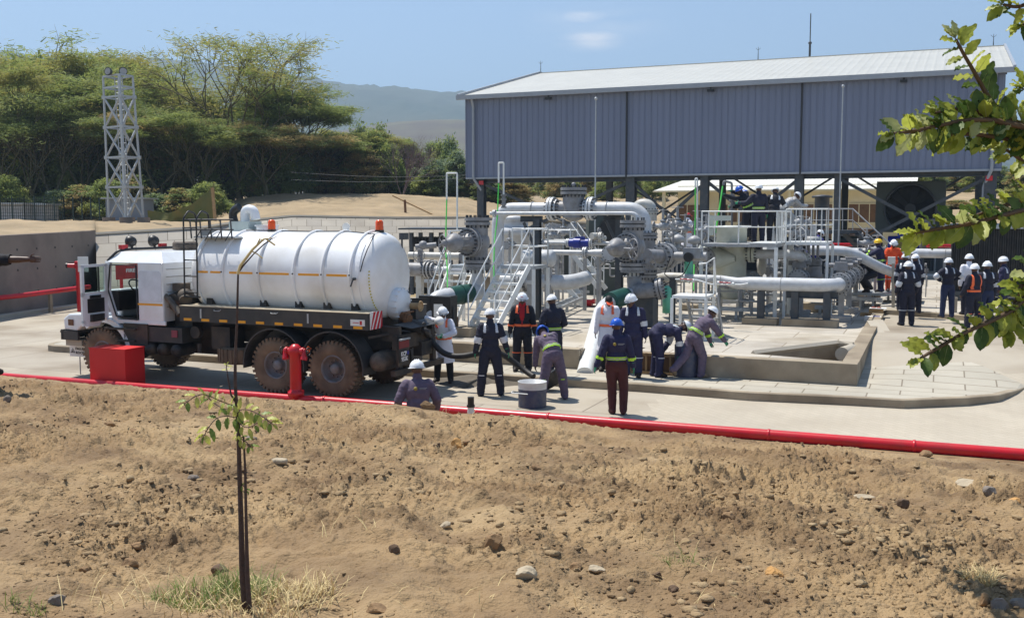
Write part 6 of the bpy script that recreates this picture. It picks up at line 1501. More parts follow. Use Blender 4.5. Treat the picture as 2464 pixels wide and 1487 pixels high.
def deck(name, label, pts, z, h=1.0, mt='white', legs=True, rails=None, deckm='galv', thick=.09, cat='platform', legr=.04, mid=True):
    c = sum((Vector(p) for p in pts), Vector()) / len(pts); t = thing(name, (c.x, c.y, SL), label, cat)
    b = MB(); b.poly([(p[0], p[1], z - thick) for p in pts], thick, Z); b.build('deck', M[deckm], t)
    if legs:
        for p in pts: b = MB(); b.beam(Vector((p[0], p[1], z - thick)), Vector((p[0], p[1], SL)), legr * 2, legr * 2); b.build('leg', M[mt], t)
    for rp in (rails or []):
        b = MB(); P_ = []
        for a, c2 in zip(rp[:-1], rp[1:]):
            n = max(1, int((Vector(c2) - Vector(a)).length / .9)); P_ += [Vector(a).lerp(Vector(c2), k / n) for k in range(n)]
        P_.append(Vector(rp[-1])); P_ = [Vector((p.x, p.y, z)) for p in P_]; rail(b, P_, h, mid=mid); b.build('railing', M[mt], t)
    return t
zd = 2.44
a = D(1196, 636, 28.2); a.z = zd; w1 = along(a, 1284, BX); 
deck('stair_deck', 'raised white deck at the top of the front staircase between valve and steel post', [a, w1, w1 + V * 1.1, a + V * 1.1], zd, 1.0, rails=[[w1 - BX * .35, w1, w1 + V * 1.1], [a + V * 1.1, w1 + V * 1.1]])
tc_ = (a + w1) / 2 + BX * .02; stair('staircase', 'steep white front staircase with handrails left of the steel post', tc_, -V + U * .28, 1.6, SL, zd, .92, 8)
a2 = D(1080, 637, 30.0); a2.z = 2.36; w2_ = along(a2, 1150, BX)
deck('stair_deck', 'raised white deck at the top of the left staircase behind the first gate valve', [a2, w2_, w2_ + V * 1.0, a2 + V * 1.0], 2.36, 1.0, rails=[[a2 + V * 1.0, a2]])
stair('staircase', 'steep white left staircase descending beside the black panel', (a2 + w2_) / 2, -V, 1.5, SL, 2.36, .82, 8)
# side deck behind the front deck to the right
# crossover stile on the right
zs = 2.55; a = D(1298, 600, 36.5); a = D(1304, 575, 36.5); a.z = zs; c = along(a, 1372, BX)
deck('crossover_deck', 'small white crossover deck with handrails behind the steel post', [a, c, c + V * .8, a + V * .8], zs, .75, rails=[[a, c], [a + V * .8, c + V * .8]])
stair('staircase', 'white stair descending to the right from the crossover deck', c + V * .4, BX, 1.1, 1.2, zs, .7, 5)
stair('staircase', 'white stair descending to the left from the crossover deck', a + V * .4, -BX, 1.1, 1.2, zs, .7, 5)
q = D(1372, 662, 36); stair('staircase', 'very low white steps on the slab below the blue valve line', Vector((q.x, q.y, 1.1)), BX, .65, SL, 1.3, .6, 3, rails=(False, False))
# work table platform
pt_ = [G(1617, 712, 1.76), G(1700, 716, 1.76), G(1723, 700, 1.76), G(1645, 697, 1.76)]
A1 = G(1617, 711, 1.76); B1 = along(A1, 1699, BX); C1 = B1 + V * .95; D1 = A1 + V * .95
wt = deck('step_platform', 'free standing white step platform with ladder and rail right of the second gate valve', [A1, B1, C1, D1], 1.76, 1.0, thick=.07, rails=None, deckm='white', legr=.035)
b = MB(); b.tube([B1, B1 + Z * .85, C1 + Z * .95, C1 + V * .75 + Z * .1 - Z * 1.1, C1 + V * .75 - Z * 1.1], .02, 8); b.tube([C1, C1 + Z * .95], .02, 8); b.tube([B1 + Z * .45, C1 + Z * .45, C1 + V * .7 - Z * .5], .017, 8); b.tube([B1 + Z * .85, B1 - BX * .2 + Z * .82], .02, 8); b.build('railing', M['white'], wt)
stair('staircase', 'steps at the back of the free standing white step platform', (C1 + D1) / 2 + BX * .12, V, .85, SL, 1.74, .8, 5, rails=(False, False), mt='greyl')

# ---------------------------------------------------------------- vessel and big platform
dv = 32.5; vs_ = thing('pressure_vessel', tuple(D(1760, 740, dv)), 'pale green vertical pressure vessel standing through the large raised platform', 'vessel')
vc = D(1760, 600, dv); rV = m_(36, dv)
b = MB(); zT = D(0, 548, dv).z; b.lathe([(0, SL + .5), (rV * .8, SL + .55), (rV, SL + .8), (rV, zT - .02), (rV * 1.05, zT - .02), (rV * 1.05, zT + .05), (0, zT + .06)], (vc.x, vc.y, 0), Z, 40); b.build('shell', M['pgreen'], vs_)
b = MB()
for k in range(4): a_ = k * math.pi / 2 + .5; b.beam(Vector((vc.x + rV * math.cos(a_), vc.y + rV * math.sin(a_), SL)), Vector((vc.x + rV * math.cos(a_), vc.y + rV * math.sin(a_), SL + .9)), .1, .1)
b.sep('leg', M['greyl'], vs_)
cL = D(1712, 622, dv - .3); b = MB(); b.lathe([(rV * .2, .75), (.33, .2), (.37, .0), (.30, -.12), (.28, -.2)], cL, BX, 28); flange(b, cL - BX * .28, BX, m_(30, dv), .08, 16); b.build('inlet_nozzle', [M['pgreen'], M['steeld']], vs_)
cR0 = D(1790, 611, dv - .2); fR = along(cR0, 1809, BX); b = MB(); b.cyl(cR0, fR, .2, 22); flange(b, fR, BX, .27, .08, 14); b.build('outlet_nozzle', [M['pgreen'], M['steeld']], vs_)
b = MB(); pd = D(1712, 560, dv - .3); b.beam(Vector((pd.x, pd.y, D(0, 566, dv).z)), Vector((pd.x, pd.y, D(0, 520, dv).z)), .12, .12); b.beam(Vector((pd.x, pd.y, D(0, 525, dv).z)) - BX * .06, along(Vector((pd.x, pd.y, D(0, 525, dv).z)), 1758, BX), .13, .16); b.build('davit', M['pgreen'], vs_)
b = MB(); b.cyl(D(1686, 590, dv - 1), D(1752, 591, dv - 1), .03, 8); b.disc(D(1752, 592, dv - 1), V, .09, .04, 12); b.build('side_bracket', M['greyl'], vs_)
zp = 2.96; a = G(1686, 588, zp); a = D(1688, 586, 31.2); a.z = zp; c = along(a, 1802, BX); e = along(a, 1868, BX)
deck('vessel_platform', 'large raised platform with white railings around the pale green vessel, crowded with workers', [a, e, e + V * 3.0, a + V * 3.0], zp, .98, rails=[[a + V * 3.0, a, e, e + V * 3.0], [a + V * 3, a + V * 3 + BX * 1.4]], deckm='greyl', legr=.05)
b = MB(); b.poly([c + Z * .01, e + Z * .01, e + V * 2.4 + Z * .01, c + V * 2.4 + Z * .01], .03, Z); o = b.build('deck_plate', M['white']); tag(o, 'bright white plate covering the right part of the large platform', 'plate')
f2 = e + V * 1.2 + BX * .1; g2 = f2 + BX * 1.25
deck('side_platform', 'narrow platform extension with close spaced railing bars right of the workers', [f2, g2, g2 + V * 1.6, f2 + V * 1.6], zp + .05, 1.0, rails=[[f2, g2], [g2, g2 + V * 1.6]], deckm='white', legr=.04)
b = MB()
for k in range(9): p = f2 + BX * (k * .15) ; b.tube([p + Z * .05, p + Z * 1.05], .012, 6)
for k in range(7): p = e + V * (.3 + k * .3); b.tube([p, p + Z * .95], .012, 6)
o = b.build('guard_bars', M['white']); tag(o, 'row of thin vertical guard bars at the right end of the large platform', 'guard bars')
# inlet line from V2 to vessel
i0 = D(1556, 616, 29.4); i1 = D(1700, 622, dv - .6)
t = thing('inlet_line', tuple(i0), 'grey flanged inlet line with actuators between the second gate valve and the vessel', 'pipe')
dI = (i1 - i0).normalized(); b = MB(); b.cyl(i0, i0.lerp(i1, .42), .2, 20); b.cyl(i0.lerp(i1, .4), i1, .12, 18); b.build('pipe', M['grey'], t)
for k, R_ in ((.24, .36), (.30, .40), (.42, .22), (.66, .2), (.86, .2), (.97, .34)): b = MB(); flange(b, i0.lerp(i1, k), dI, R_, .06, 14); b.build('flange', [M['greyl'], M['steeld']], t)
for k, nm in ((.5, 'small_valve'), (.78, 'small_valve')):
    p = i0.lerp(i1, k); b = MB(); b.ball(p, .2); b.cyl(p, p + Z * .45, .06, 12); b.disc(p + Z * .3, Z, .13, .05, 16); b.lathe([(.08, .42), (.2, .46), (.22, .58), (.1, .66), (0, .7)], p, Z, 20); vv_ = b.build(nm, M['greyl'], t); 
handwheel(t, i0.lerp(i1, .42) + Z * .85 - V * .1, Z * .3 - V, .16); b = MB(); b.cyl(i0.lerp(i1, .42), i0.lerp(i1, .42) + Z * .8, .03, 8); b.build('stem', M['grey'], t)
p = D(1657, 619, 29.2); b = MB(); b.cyl(p + V * .5, p, .05, 8); b.cyl(p + V * .05, p - V * .06, .14, 20); b.build('black_knob', M['blackp'], t)
b = MB(); b.cyl(p + V * .55 - BX * .55, p + V * .55 + BX * .4, .13, 16); b.box(p + V * .5 + Z * .1, (.5, .3, .3), (BX, V, Z)); b.build('actuator', M['greyl'], t)
b = MB(); b.tube([p + V * .3 - Z * .1, p + V * .3 - Z * .5 - BX * .2, p + V * .3 - Z * .8 - BX * .7, p - Z * .9 - BX * 1.0], .015, 6); b.tube([p + V * .3 - BX * .6, p - Z * .5 - BX * .7, p - Z * .7 - BX * .45], .015, 6); b.build('black_cable', M['blackp'], t)
p = i0.lerp(i1, .66) + Z * .5 + V * .8
# group of small valves and instruments on the piping behind
rnd = random.Random(9)
def small_valve(x, y, d, s, label, mt='greyl', wheel=True):
    c = D(x, y, d); t = thing('small_valve', tuple(c), label, 'valve'); ax = BX if rnd.random() < .6 else V
    b = MB(); b.ball(c, .11 * s); b.cyl(c - ax * .22 * s, c + ax * .22 * s, .06 * s, 14); flange(b, c - ax * .22 * s, ax, .12 * s, .03, 8, pair=False); flange(b, c + ax * .22 * s, ax, .12 * s, .03, 8, pair=False); b.build('body', [M[mt], M['steeld']], t)
    b = MB(); b.cyl(c, c + Z * .36 * s, .03 * s, 10); b.lathe([(.05, .16), (.11, .18), (.11, .22), (.05, .24)], c, Z, 14); b.build('bonnet', M[mt], t)
    if wheel: handwheel(t, c + Z * .38 * s, Z, .13 * s, mt)
    b = MB(); q_ = Vector((c.x, c.y, SL)); b.beam(c - Z * .08, q_, .06, .06); b.build('support', M['greyl'], t)
    return t
SVS = [(1595, 545, 36, 1.5), (1630, 540, 37, 1.6), (1648, 552, 36, 1.3), (1678, 540, 38, 1.3), (1620, 566, 34.5, 1.4), (1605, 590, 33, 1.2), (1690, 568, 36, 1.3), (1355, 560, 38, 1.3), (1330, 566, 37, 1.1),
       (1900, 545, 37, 1.6), (1925, 535, 38, 1.6), (1905, 560, 36, 1.3), (1930, 560, 37, 1.5), (1880, 660, 33.5, 1.2), (1850, 652, 34, 1.1), (1895, 635, 33.5, 1.2), (2085, 585, 38, 1.4), (2110, 600, 37, 1.3), (1300, 590, 35, 1.2), (1445, 630, 34, 1.1), (1715, 650, 33, .9), (1226, 590, 34, 1.2), (1700, 555, 39, 1.5), (1380, 548, 41, 1.5)]
wh = ['left of the U pipe end', 'below the cream riser elbow', 'near the red capped worker', 'behind the red capped worker', 'above the inlet line', 'just above the inlet line actuator', 'left of the vessel davit', 'above the blue valve line', 'at the left end of the blue valve line',
      'behind the guard bars, lower left', 'behind the guard bars, top right', 'below the guard bars', 'right under the guard bars end', 'left of the tall spindle valve', 'between vessel and tall spindle valve', 'under the outlet elbow', 'left of the yellow helmeted man', 'below the yellow helmeted man\'s hands', 'beside the crossover stair', 'below the thickened pipe end', 'at the foot of the vessel nozzle', 'behind the front stair railing', 'left above the platform corner', 'behind the blue valve']
for (x, y, d, s), w__ in zip(SVS, wh): small_valve(x, y, d, s, 'small grey handwheel valve ' + w__)
t = thing('square_valve', tuple(D(1560, 636, 28.4)), 'round upright grey handwheel low beside the second gate valve', 'valve'); handwheel(t, D(1562, 635, 28.2), (-.35, -.9, 0), .18); b = MB(); b.cyl(D(1562, 635, 28.2), D(1562, 635, 28.9), .04, 8); b.build('stem', M['grey'], t)
# lower elbow & flange right of V2
e0 = D(1526, 700, 28.6); t = run('bend_pipe', 'grey bend pipe below the second gate valve with a flanged right end', 'pipe', [e0 + Z * .4, e0 - Z * .0, D(1560, 700, 28.0), D(1592, 694, 27.9)], .21, 'grey', [(D(1588, 695, 27.9), (D(1592, 694, 27.9) - D(1560, 700, 28.0)), .30, .07, 16)], bend=.9)
b = MB(); b.sbox(D(1545, 745, 28.6), (.75, .5, .95)); b.build('pedestal', M['steel'], t)
for k in range(2):
    p = G(1575 + 42 * k, 786 - 10 * k, SL); b = MB(); b.ibeam(p, p + Z * (1.35), .16, .16, .014, 0, V); b.build('stanchion', M['steel'], t)

# ---------------------------------------------------------------- long process pipe at the right
dL = 29.6; l0 = D(1590, 664, 32.2); bigc = D(1900, 685, dL); zc = bigc.z
e1 = along(bigc, 2004, BX); s1 = along(bigc, 1772, BX); s0 = along(bigc, 1640, BX) + Z * .12
t = thing('long_process_pipe', tuple(D(1833, 770, dL)), 'long thick white pipe on steel legs curving into the right flanged valve row', 'pipe')
b = MB(); b.tube([s0, along(bigc, 1735, BX) + Z * .1, s1, s1 + BX * .4], [.125, .125, .17, .2], 26); b.build('reducer', M['pwhite'], t)
turn = e1 + BX * .1; b = MB(); b.pipe([s1 + BX * .38, turn, turn + V * .75], .2, 1.25, 28); b.build('pipe', M['pwhite'], t)
q = s0; b = MB(); b.pipe([q + BX * .05, q - BX * .5 + Z * .02, q - BX * .9 + V * .5 - Z * .1, q - BX * 1.2 + V * 1.2 - Z * .1], .15, 1, 18); b.build('inlet_bend', M['pcream'], t)
for x in (1628, 1735, 1880): b = MB(); c = along(bigc, x, BX) + (Z * .1 if x < 1750 else Z * 0); b.torus(c, BX, .128 if x < 1750 else .203, .01, 22, 6); b.build('weld_seam', M['greyl'], t)
def leg_support(x, yb, dz, plinth, label=None, par=None):
    p = along(bigc, x, BX); p = Vector((p.x, p.y, 0)); b = MB(); b.ibeam(p + Z * (SL + .1), p + Z * (zc - .2), .2, .2, .016, 0, V); b.build('leg', M['steel'], par)
    return p
p = leg_support(1832, 0, 0, 0, None, t)
b = MB(); b.sbox(p + Z * (SL + .09), (1.0, .55, .2)); b.build('plinth', M['conc'], t)
p1_ = leg_support(1914, 0, 0, 0, None, t); p2_ = leg_support(1991, 0, 0, 0, None, t)
b = MB(); b.ibeam(p1_ + Z * (zc - .28) - BX * .25, p2_ + Z * (zc - .28) + BX * .3, .2, .2, .016); b.build('cross_beam', M['steel'], t)
b = MB(); b.sbox((p1_ + p2_) / 2 + Z * (SL + .1), (1.55, .6, .22)); b.build('plinth', M['conc'], t)
# small impulse line with red couplings
q = D(1625, 672, 29.0); b = MB(); q1 = along(q, 1800, BX) - Z * .12; b.tube([q, q.lerp(q1, .3) + Z * .03, q.lerp(q1, .5) - Z * .06, q.lerp(q1, .9), q1 + Z * .05], .022, 8)
for k in (.1, .18, .25, .6, .68, .75, .8): b.cyl(q.lerp(q1, k) - BX * .03 + Z * .0, q.lerp(q1, k) + BX * .03, .055, 10)
il = b.build('impulse_line', M['white'], t); b = MB()
for k in (.12, .2, .66, .72): b.cyl(q.lerp(q1, k) - BX * .1 - V * .05 + Z * .03, q.lerp(q1, k) + BX * .1 - V * .05 + Z * .03, .014, 6)
b.build('red_lever', M['red'], il)
# valve row running away from the camera
def vrow(name, start, n, spac, R0, label, tops=True):
    t = thing(name, tuple(start), label, 'valve'); b = MB(); L = spac * n; b.cyl(start, start + V * L, R0 * .72, 24); b.build('barrel', M['greyl'], t)
    for k in range(n):
        p = start + V * (k * spac + .05)
        R_ = R0 * (1.0 if k % 2 == 0 else .9)
        b = MB(); flange(b, p, V, R_, .07, 16); b.build('flange', [M['greyl'], M['steeld']], t)
        if tops and k % 2 == 0 and k < n - 1:
            q = p + V * spac * .5; b = MB(); b.ball(q, (R_ * .92, .3, R_ * .92)); b.cyl(q, q + Z * R0 * 1.25, .12, 14); b.box(q + Z * R0 * 1.4, (.42, .3, .16), (BX, V, Z)); b.box(q + Z * R0 * 1.65 , (.34, .24, .16), (BX, V, Z)); b.cyl(q + Z * R0 * 1.6 - BX * .34, q + Z * R0 * 1.6 + BX * .34, .07, 12); b.build('valve_top', M['grey'], t)
        p_ = Vector((p.x, p.y, SL))
        if k % 3 == 1: b = MB(); b.beam(p, p_, .16, .16); b.sbox(p_ + Z * .08, (.6, .5, .2)); b.build('support', M['greyl'], t)
    return t
vrow('flanged_valve_row', turn + V * .75, 8, .95, .33, 'row of grey flanged valves running back from the end of the long white pipe')
v2s = along(D(1905, 672, 33), 1916, BX); vrow('flanged_valve_row', D(1918, 672, 31.6), 4, .95, .3, 'shorter row of grey flanged valves under the tall spindle valve')
# tall spindle valve
sv = thing('spindle_valve', tuple(D(1957, 650, 33)), 'tall grey spindle valve with open yoke in front of the violet clad worker', 'valve')
dS = 33; c = lambda y, dx=0: D(1957 + dx, y, dS); s_ = dS / F
b = MB(); b.cyl(c(660), c(640), 20 * s_, 24); b.ball(c(665), 22 * s_); b.build('body', M['grey'], sv)
b = MB(); b.box((c(623) + c(639)) / 2, (38 * s_, .45, 15 * s_), (BX, V, Z));
for k in range(6): b.ball(c(622, -16 + k * 6.4) - V * .15, .04, n=8, m=5)
b.build('bonnet_flange', M['grey'], sv)
b = MB()
for sg in (-1, 1): b.box((c(586, 11 * sg) + c(622, 11 * sg)) / 2, (5 * s_, .2, 37 * s_), (BX, V, Z))
b.cyl(c(622), c(586), .04, 10); b.build('yoke', M['grey'], sv)
b = MB(); b.lathe([(20 * s_, -.13), (20 * s_, .06), (15 * s_, .12), (0, .13)], c(578), Z, 24); b.bolts(c(583), Z, 18 * s_, 12, .12, .018); b.build('gear_cap', M['greyl'], sv)
b = MB(); b.box((c(544) + c(571)) / 2, (13 * s_, 13 * s_, 27 * s_), (BX, V, Z)); b.build('stem_housing', M['greyl'], sv)
handwheel(sv, c(570, -34) , (-.8, -.5, .0), .3, 'greyl')
# outlet line of the vessel
o0 = fR; o1 = along(fR, 1925, BX)
run('outlet_line', 'white pipe leaving the vessel rightwards, ending in an elbow at the spindle valve', 'pipe', [o0, o1, o1 + V * .9 - Z * .25], .145, 'pwhite', [(o1 + V * .8 - Z * .2, V, .26, .06, 14)], bend=1.4)
b = MB(); p = D(1833, 634, 33.5); t = thing('drain_pot', tuple(p), 'small cream pot on thin legs under the vessel outlet pipe', 'vessel'); b.lathe([(.02, -.42), (.13, -.3), (.16, -.1), (.16, .22), (0, .25)], p, Z, 20); b.build('pot', M['pcream'], t); b = MB(); b.beam(p - Z * .4, Vector((p.x, p.y, SL)), .07, .07); b.beam(p - Z * .1 + BX * .2, Vector((p.x, p.y, SL)) + BX * .2, .05, .05); b.build('leg', M['greyl'], t)
# upper return pipe and long pipe to container
r0 = D(1972, 603, 35); r1 = along(r0, 2046, BX); r2 = r1 + BX * .9 - Z * .55 + V * .4
run('return_pipe', 'white pipe from behind the spindle valve bending down to the right', 'pipe', [r0 - BX * .3, r1, r2, r2 + BX * .4 + V * .8 - Z * .2], .165, 'pwhite', [], bend=1.3)
w0 = D(2030, 607, 38.5); w1 = along(w0, 2296, BX)
t = run('container_pipe', 'long straight white pipe ending at the black container behind the group of men', 'pipe', [w0, w1], .165, 'pwhite', [])
for x in (2095, 2200, 2275): b = MB(); p = along(w0, x, BX); b.beam(p - Z * .1, Vector((p.x, p.y, SL)), .14, .14); b.torus(p, BX, .17, .012, 20, 6); b.build('support', M['greyl'], t)
# low racks, skids, plinths on the slab
def rack(x0, y0, x1, y1, z, w_, label, mt='galv', legs=3):
    a = G(x0, y0, z); c = G(x1, y1, z); t = thing('cable_rack', tuple(a), label, 'rack'); d = (c - a).normalized(); n = d.cross(Z); b = MB()
    b.beam(a, c, .05, .1); b.beam(a - n * w_, c - n * w_, .05, .1); k = int((c - a).length / .35)
    for i in range(k): p = a.lerp(c, (i + .5) / k); b.beam(p, p - n * w_, .04, .03)
    b.build('tray', M[mt], t)
    for i in range(legs): p = a.lerp(c, (i + .5) / legs) - n * w_ / 2; b = MB(); b.beam(p, Vector((p.x, p.y, SL)), .08, .08); b.build('leg', M[mt], t)
RKS = [(1690, 742, 1850, 748, .95), (1850, 748, 1900, 726, .95), (1635, 722, 1800, 728, .92), (1700, 690 + 14, 1880, 712, 1.05), (1625, 762, 1690, 766, .9), (2020, 716, 2110, 722, .95), (1345, 742, 1405, 716, .95), (1325, 700, 1406, 704, .95), (1330, 668, 1480, 672, .9), (1000, 676, 1050, 678, 1.3), (2120, 700, 2160, 708, 1.1), (2170, 660, 2290, 664, .95), (2170, 640, 2290, 643, .95), (1310, 655, 1470, 657, .9), (1960, 740, 2040, 742, .85)]
rw_ = ['curving below the long white pipe, front one', 'right end section turning back below the long pipe', 'second one behind, below the long pipe', 'farthest back under the long white pipe', 'under the step platform', 'right of the two legged support', 'slanting one behind the red pump', 'level one behind the red pump', 'on the open slab below the thickened pipe', 'carrying the left valve set', 'by the orange clad worker\'s feet', 'behind the standing men, nearer one', 'behind the standing men, farther one', 'far one on the open slab', 'low between the plinths']
for (x0, y0, x1, y1, z), w__ in zip(RKS, rw_): rack(x0, y0, x1, y1, z, .35, 'low galvanised rack ' + w__)
for i, (x, y, w_, h_, lb) in enumerate(((1760, 716, 1.1, .35, 'flat concrete plinth behind the thin impulse line'), (1655, 748, .6, .2, 'flat concrete plinth behind the step platform'), (1955, 752, 1.2, .3, 'dark concrete plinth behind the two legged support'), (2090, 724, .8, .35, 'concrete plinth beside the cable shadow'), (1430, 652, 2.6, .35, 'long low concrete plinth on the far slab'), (1110, 812, .5, .25, 'small concrete plinth at the foot of the front stair'), (1300, 792, .55, .2, 'small concrete plinth by the steel post foot'), (1460, 674, .8, .22, 'rounded low concrete kerb piece on the slab'))):
    p = G(x, y, SL); b = MB(); b.sbox(p + Z * h_ / 2 + V * .3, (w_, .6, h_)); o = b.build('plinth', M['conc'], bevel=.01); tag(o, lb, 'plinth')
# pale timber posts, kit boxes, planks
p = G(2149, 751, .62); b = MB(); b.beam(p, Vector((p.x - .05, p.y, D(2149, 634, p.y).z)), .1, .1); o = b.build('timber_post', M['conc_lt']); tag(o, 'pale upright post at the slab corner left of the standing men', 'post')
p = G(2298, 768, .62); b = MB(); b.beam(p + V * .6, Vector((p.x, p.y, 1.25)) + V * .6, .12, .12); o = b.build('timber_post', M['conc_lt']); tag(o, 'short pale post right of the woman with hands on hips', 'post')
for (x0, y0, x1, y1, lb) in ((2098, 782, 2128, 822, 'left one of two leaning offcut slabs at the low wall'), (2112, 780, 2140, 818, 'right one of two leaning offcut slabs at the low wall')):
    a = G(x1, y1, .45); c = G(x0, y0, .70); b = MB(); b.beam(a, c + Z * .1, .28, .06); o = b.build('slab_offcut', M['conc_lt']); tag(o, lb, 'slab')
p = G(2108, 762, SL + .02); t = thing('cardboard_box', tuple(p), 'open brown cardboard box on the slab corner', 'box'); b = MB(); b.sbox(p + Z * .13, (.42, .3, .24)); b.build('box', M['wood'], t); b = MB(); b.sbox(p + Z * .27 + BX * .05, (.5, .4, .015)); b.build('lid', M['whitem'], t); b = MB(); b.ball(p + Z * .22 - BX * .08, (.1, .08, .1)); b.ball(p + Z * .22 + BX * .08, (.1, .08, .1)); b.build('contents', mat('brick_red', (130, 52, 34), .7), t)
p = G(2086, 760, SL); b = MB(); b.sbox(p + Z * .05, (.4, .3, .1)); o = b.build('cardboard_box', M['wood']); tag(o, 'flattened open brown carton left of the cardboard box', 'box')
p = G(2100, 772, SL); t = thing('parts_box', tuple(p), 'blue and white printed carton in front of the cardboard box', 'box'); b = MB(); b.sbox(p + Z * .07, (.48, .25, .14)); b.build('carton', M['whitem'], t); b = MB(); b.sbox(p + Z * .075 + BX * .13 - V * .005, (.22, .25, .12)); b.sbox(p + Z * .142 + BX * .1, (.2, .2, .006)); b.build('print', M['blue'], t)
b = MB(); p = G(1092, 797, SL); b.sbox(p + Z * .2, (.2, .2, .4)); o = b.build('timber_block', M['woodd'], bevel=.01); tag(o, 'upright brown timber block at the foot of the left staircase', 'timber block')
# black panel with papers
p = G(1035, 812, SL); t = thing('black_panel', tuple(p), 'open black field cabinet with white papers behind the woman in white', 'cabinet'); zc_ = D(1030, 742, p.y).z
q = D(1062, 742, p.y); b = MB(); b.box(q, (.55, .04, .62), (BX, V, Z)); b.build('door', M['blackp'], t); q3 = D(1015, 742, p.y + .3); b = MB(); b.box(q3, (.6, .04, .55), ((BX + V * .5).normalized(), (V - BX * .5).normalized(), Z)); b.build('door', M['blackp'], t)
b = MB(); b.box(q - V * .025 - Z * .06 - BX * .08, (.26, .006, .34), (BX, V, Z)); b.build('paper', M['whitem'], t)
b = MB(); b.box(q + V * .4 - Z * .2 - BX * .3, (.9, .5, 1.0), (BX, V, Z)); b.build('cabinet_box', M['blackp'], t); b = MB()
for sx in (-.6, .15): b.beam(q + V * .4 + BX * sx, Vector((q.x, q.y, SL)) + V * .4 + BX * sx, .05, .05)
b.build('stand', M['steel'], t)
# red pump on the slab
p = G(1412, 738, SL); t = thing('red_pump', tuple(p), 'small red pump with black hose on the slab left of the white coated man', 'pump'); b = MB(); b.cyl(p - BX * .2 + Z * .14, p + BX * .2 + Z * .14, .12, 18); b.box(p + Z * .2 + BX * .1, (.3, .2, .1), (BX, V, Z)); b.cyl(p + BX * .22 + Z * .2, p + BX * .3 + Z * .2, .09, 14); b.build('pump_body', M['red'], t); b = MB(); b.tube([p + BX * .1, p + BX * .3 - V * .1 + Z * .03, p + BX * .45 + Z * .03, p + BX * .4 + V * .2 + Z * .03], .03, 8); b.build('hose', M['blackp'], t)
# timber formwork at the notch
p0, p1 = S(gap1 - .0, -.18, 0), along(S(gap1, -.18, .3), 1697, BX)
t = thing('formwork', tuple(S(gap1 - .5, -.2, PV)), 'brown plywood formwork with yellow battens against the low wall behind the bending navy man', 'formwork')
b = MB(); a = S(gap1 + .1, -.17, .38); c = along(a, 1640, BX); b.box((a + c) / 2, ((c - a).length, .03, .40), (BX, V, Z)); b.build('board', M['woodd'], t)
for k in (.05, .35, .8): b = MB(); q = a.lerp(c, k) - V * .03; b.beam(Vector((q.x, q.y, PV)), Vector((q.x, q.y, .66)), .045, .05); b.build('batten', M['wood'], t)
b = MB(); b.beam(a + Z * .25 - V * .02, c + Z * .25 - V * .02, .05, .05); b.beam(Vector((a.x, a.y, PV + .04)) - V * .06, Vector((c.x, c.y, PV + .04)) - V * .06, .05, .06); b.build('rail', M['wood'], t)

# ---------------------------------------------------------------- sampling loops with green hoses
def loop(xl, xr, ytop, yl, yr, d, green, label, r=.035):
    t = thing('sampling_loop', tuple(D(xr, yr, d)), label, 'pipe'); b = MB(); b.pipe([D(xl, yl, d), D(xl, ytop, d), D(xr, ytop, d), D(xr, yr, d)], r * .75, .7, 8); b.build('pipe', M['white'], t)
    b = MB(); b.tube([D(*g) for g in green], .02, 8); b.build('green_hose', M['greenr'], t); return t
loop(1075, 1100, 417, 484, 553, 31, [(1075, 480, 31), (1073, 560, 30.4), (1072, 600, 29.9), (1076, 640, 29.2), (1077, 697, 28.4)], 'tall thin white pipe loop with a green hose, left of the hall wall')
t = loop(1200, 1212, 392, 440, 500, 31.5, [(1200, 442, 31.5), (1197, 520, 31), (1190, 580, 30.3), (1188, 640, 29.4), (1190, 690, 29)], 'tall narrow white pipe loop with a green hose against the grey hall wall')
b = MB(); 
for y in (470, 480, 492, 499): b.disc(D(1212, y, 31.5), Z, .09, .05, 12)
b.cyl(D(1212, 468, 31.5), D(1212, 500, 31.5), .06, 10); b.build('valve', M['grey'], t)
t = loop(1673, 1678, 430, 452, 600, 35, [(1673, 452, 34.5), (1673, 520, 34), (1671, 600, 33.5), (1669, 700, 31)], 'thin pipe hook with a bright green hose beside the red capped worker')
b = MB(); b.tube([D(1739, 449, 34), D(1733, 490, 33.6), D(1725, 540, 33.2), D(1724, 560, 33)], .028, 8); o = b.build('green_hose', M['greenr']); tag(o, 'short green hose held out by the leaning blue helmeted worker', 'hose')
b = MB(); b.pipe([D(1761, 575, 35), D(1761, 440, 35), D(1741, 436, 35), D(1741, 446, 35)], .04, 1, 8)
for y in (470, 482, 494, 505): b.disc(D(1761, y, 35), Z, .1, .06, 12)
t = thing('vent_riser', tuple(D(1761, 575, 35)), 'grey vent riser with small valves beside the leaning blue helmeted worker', 'pipe'); b.build('pipe', M['grey'], t)
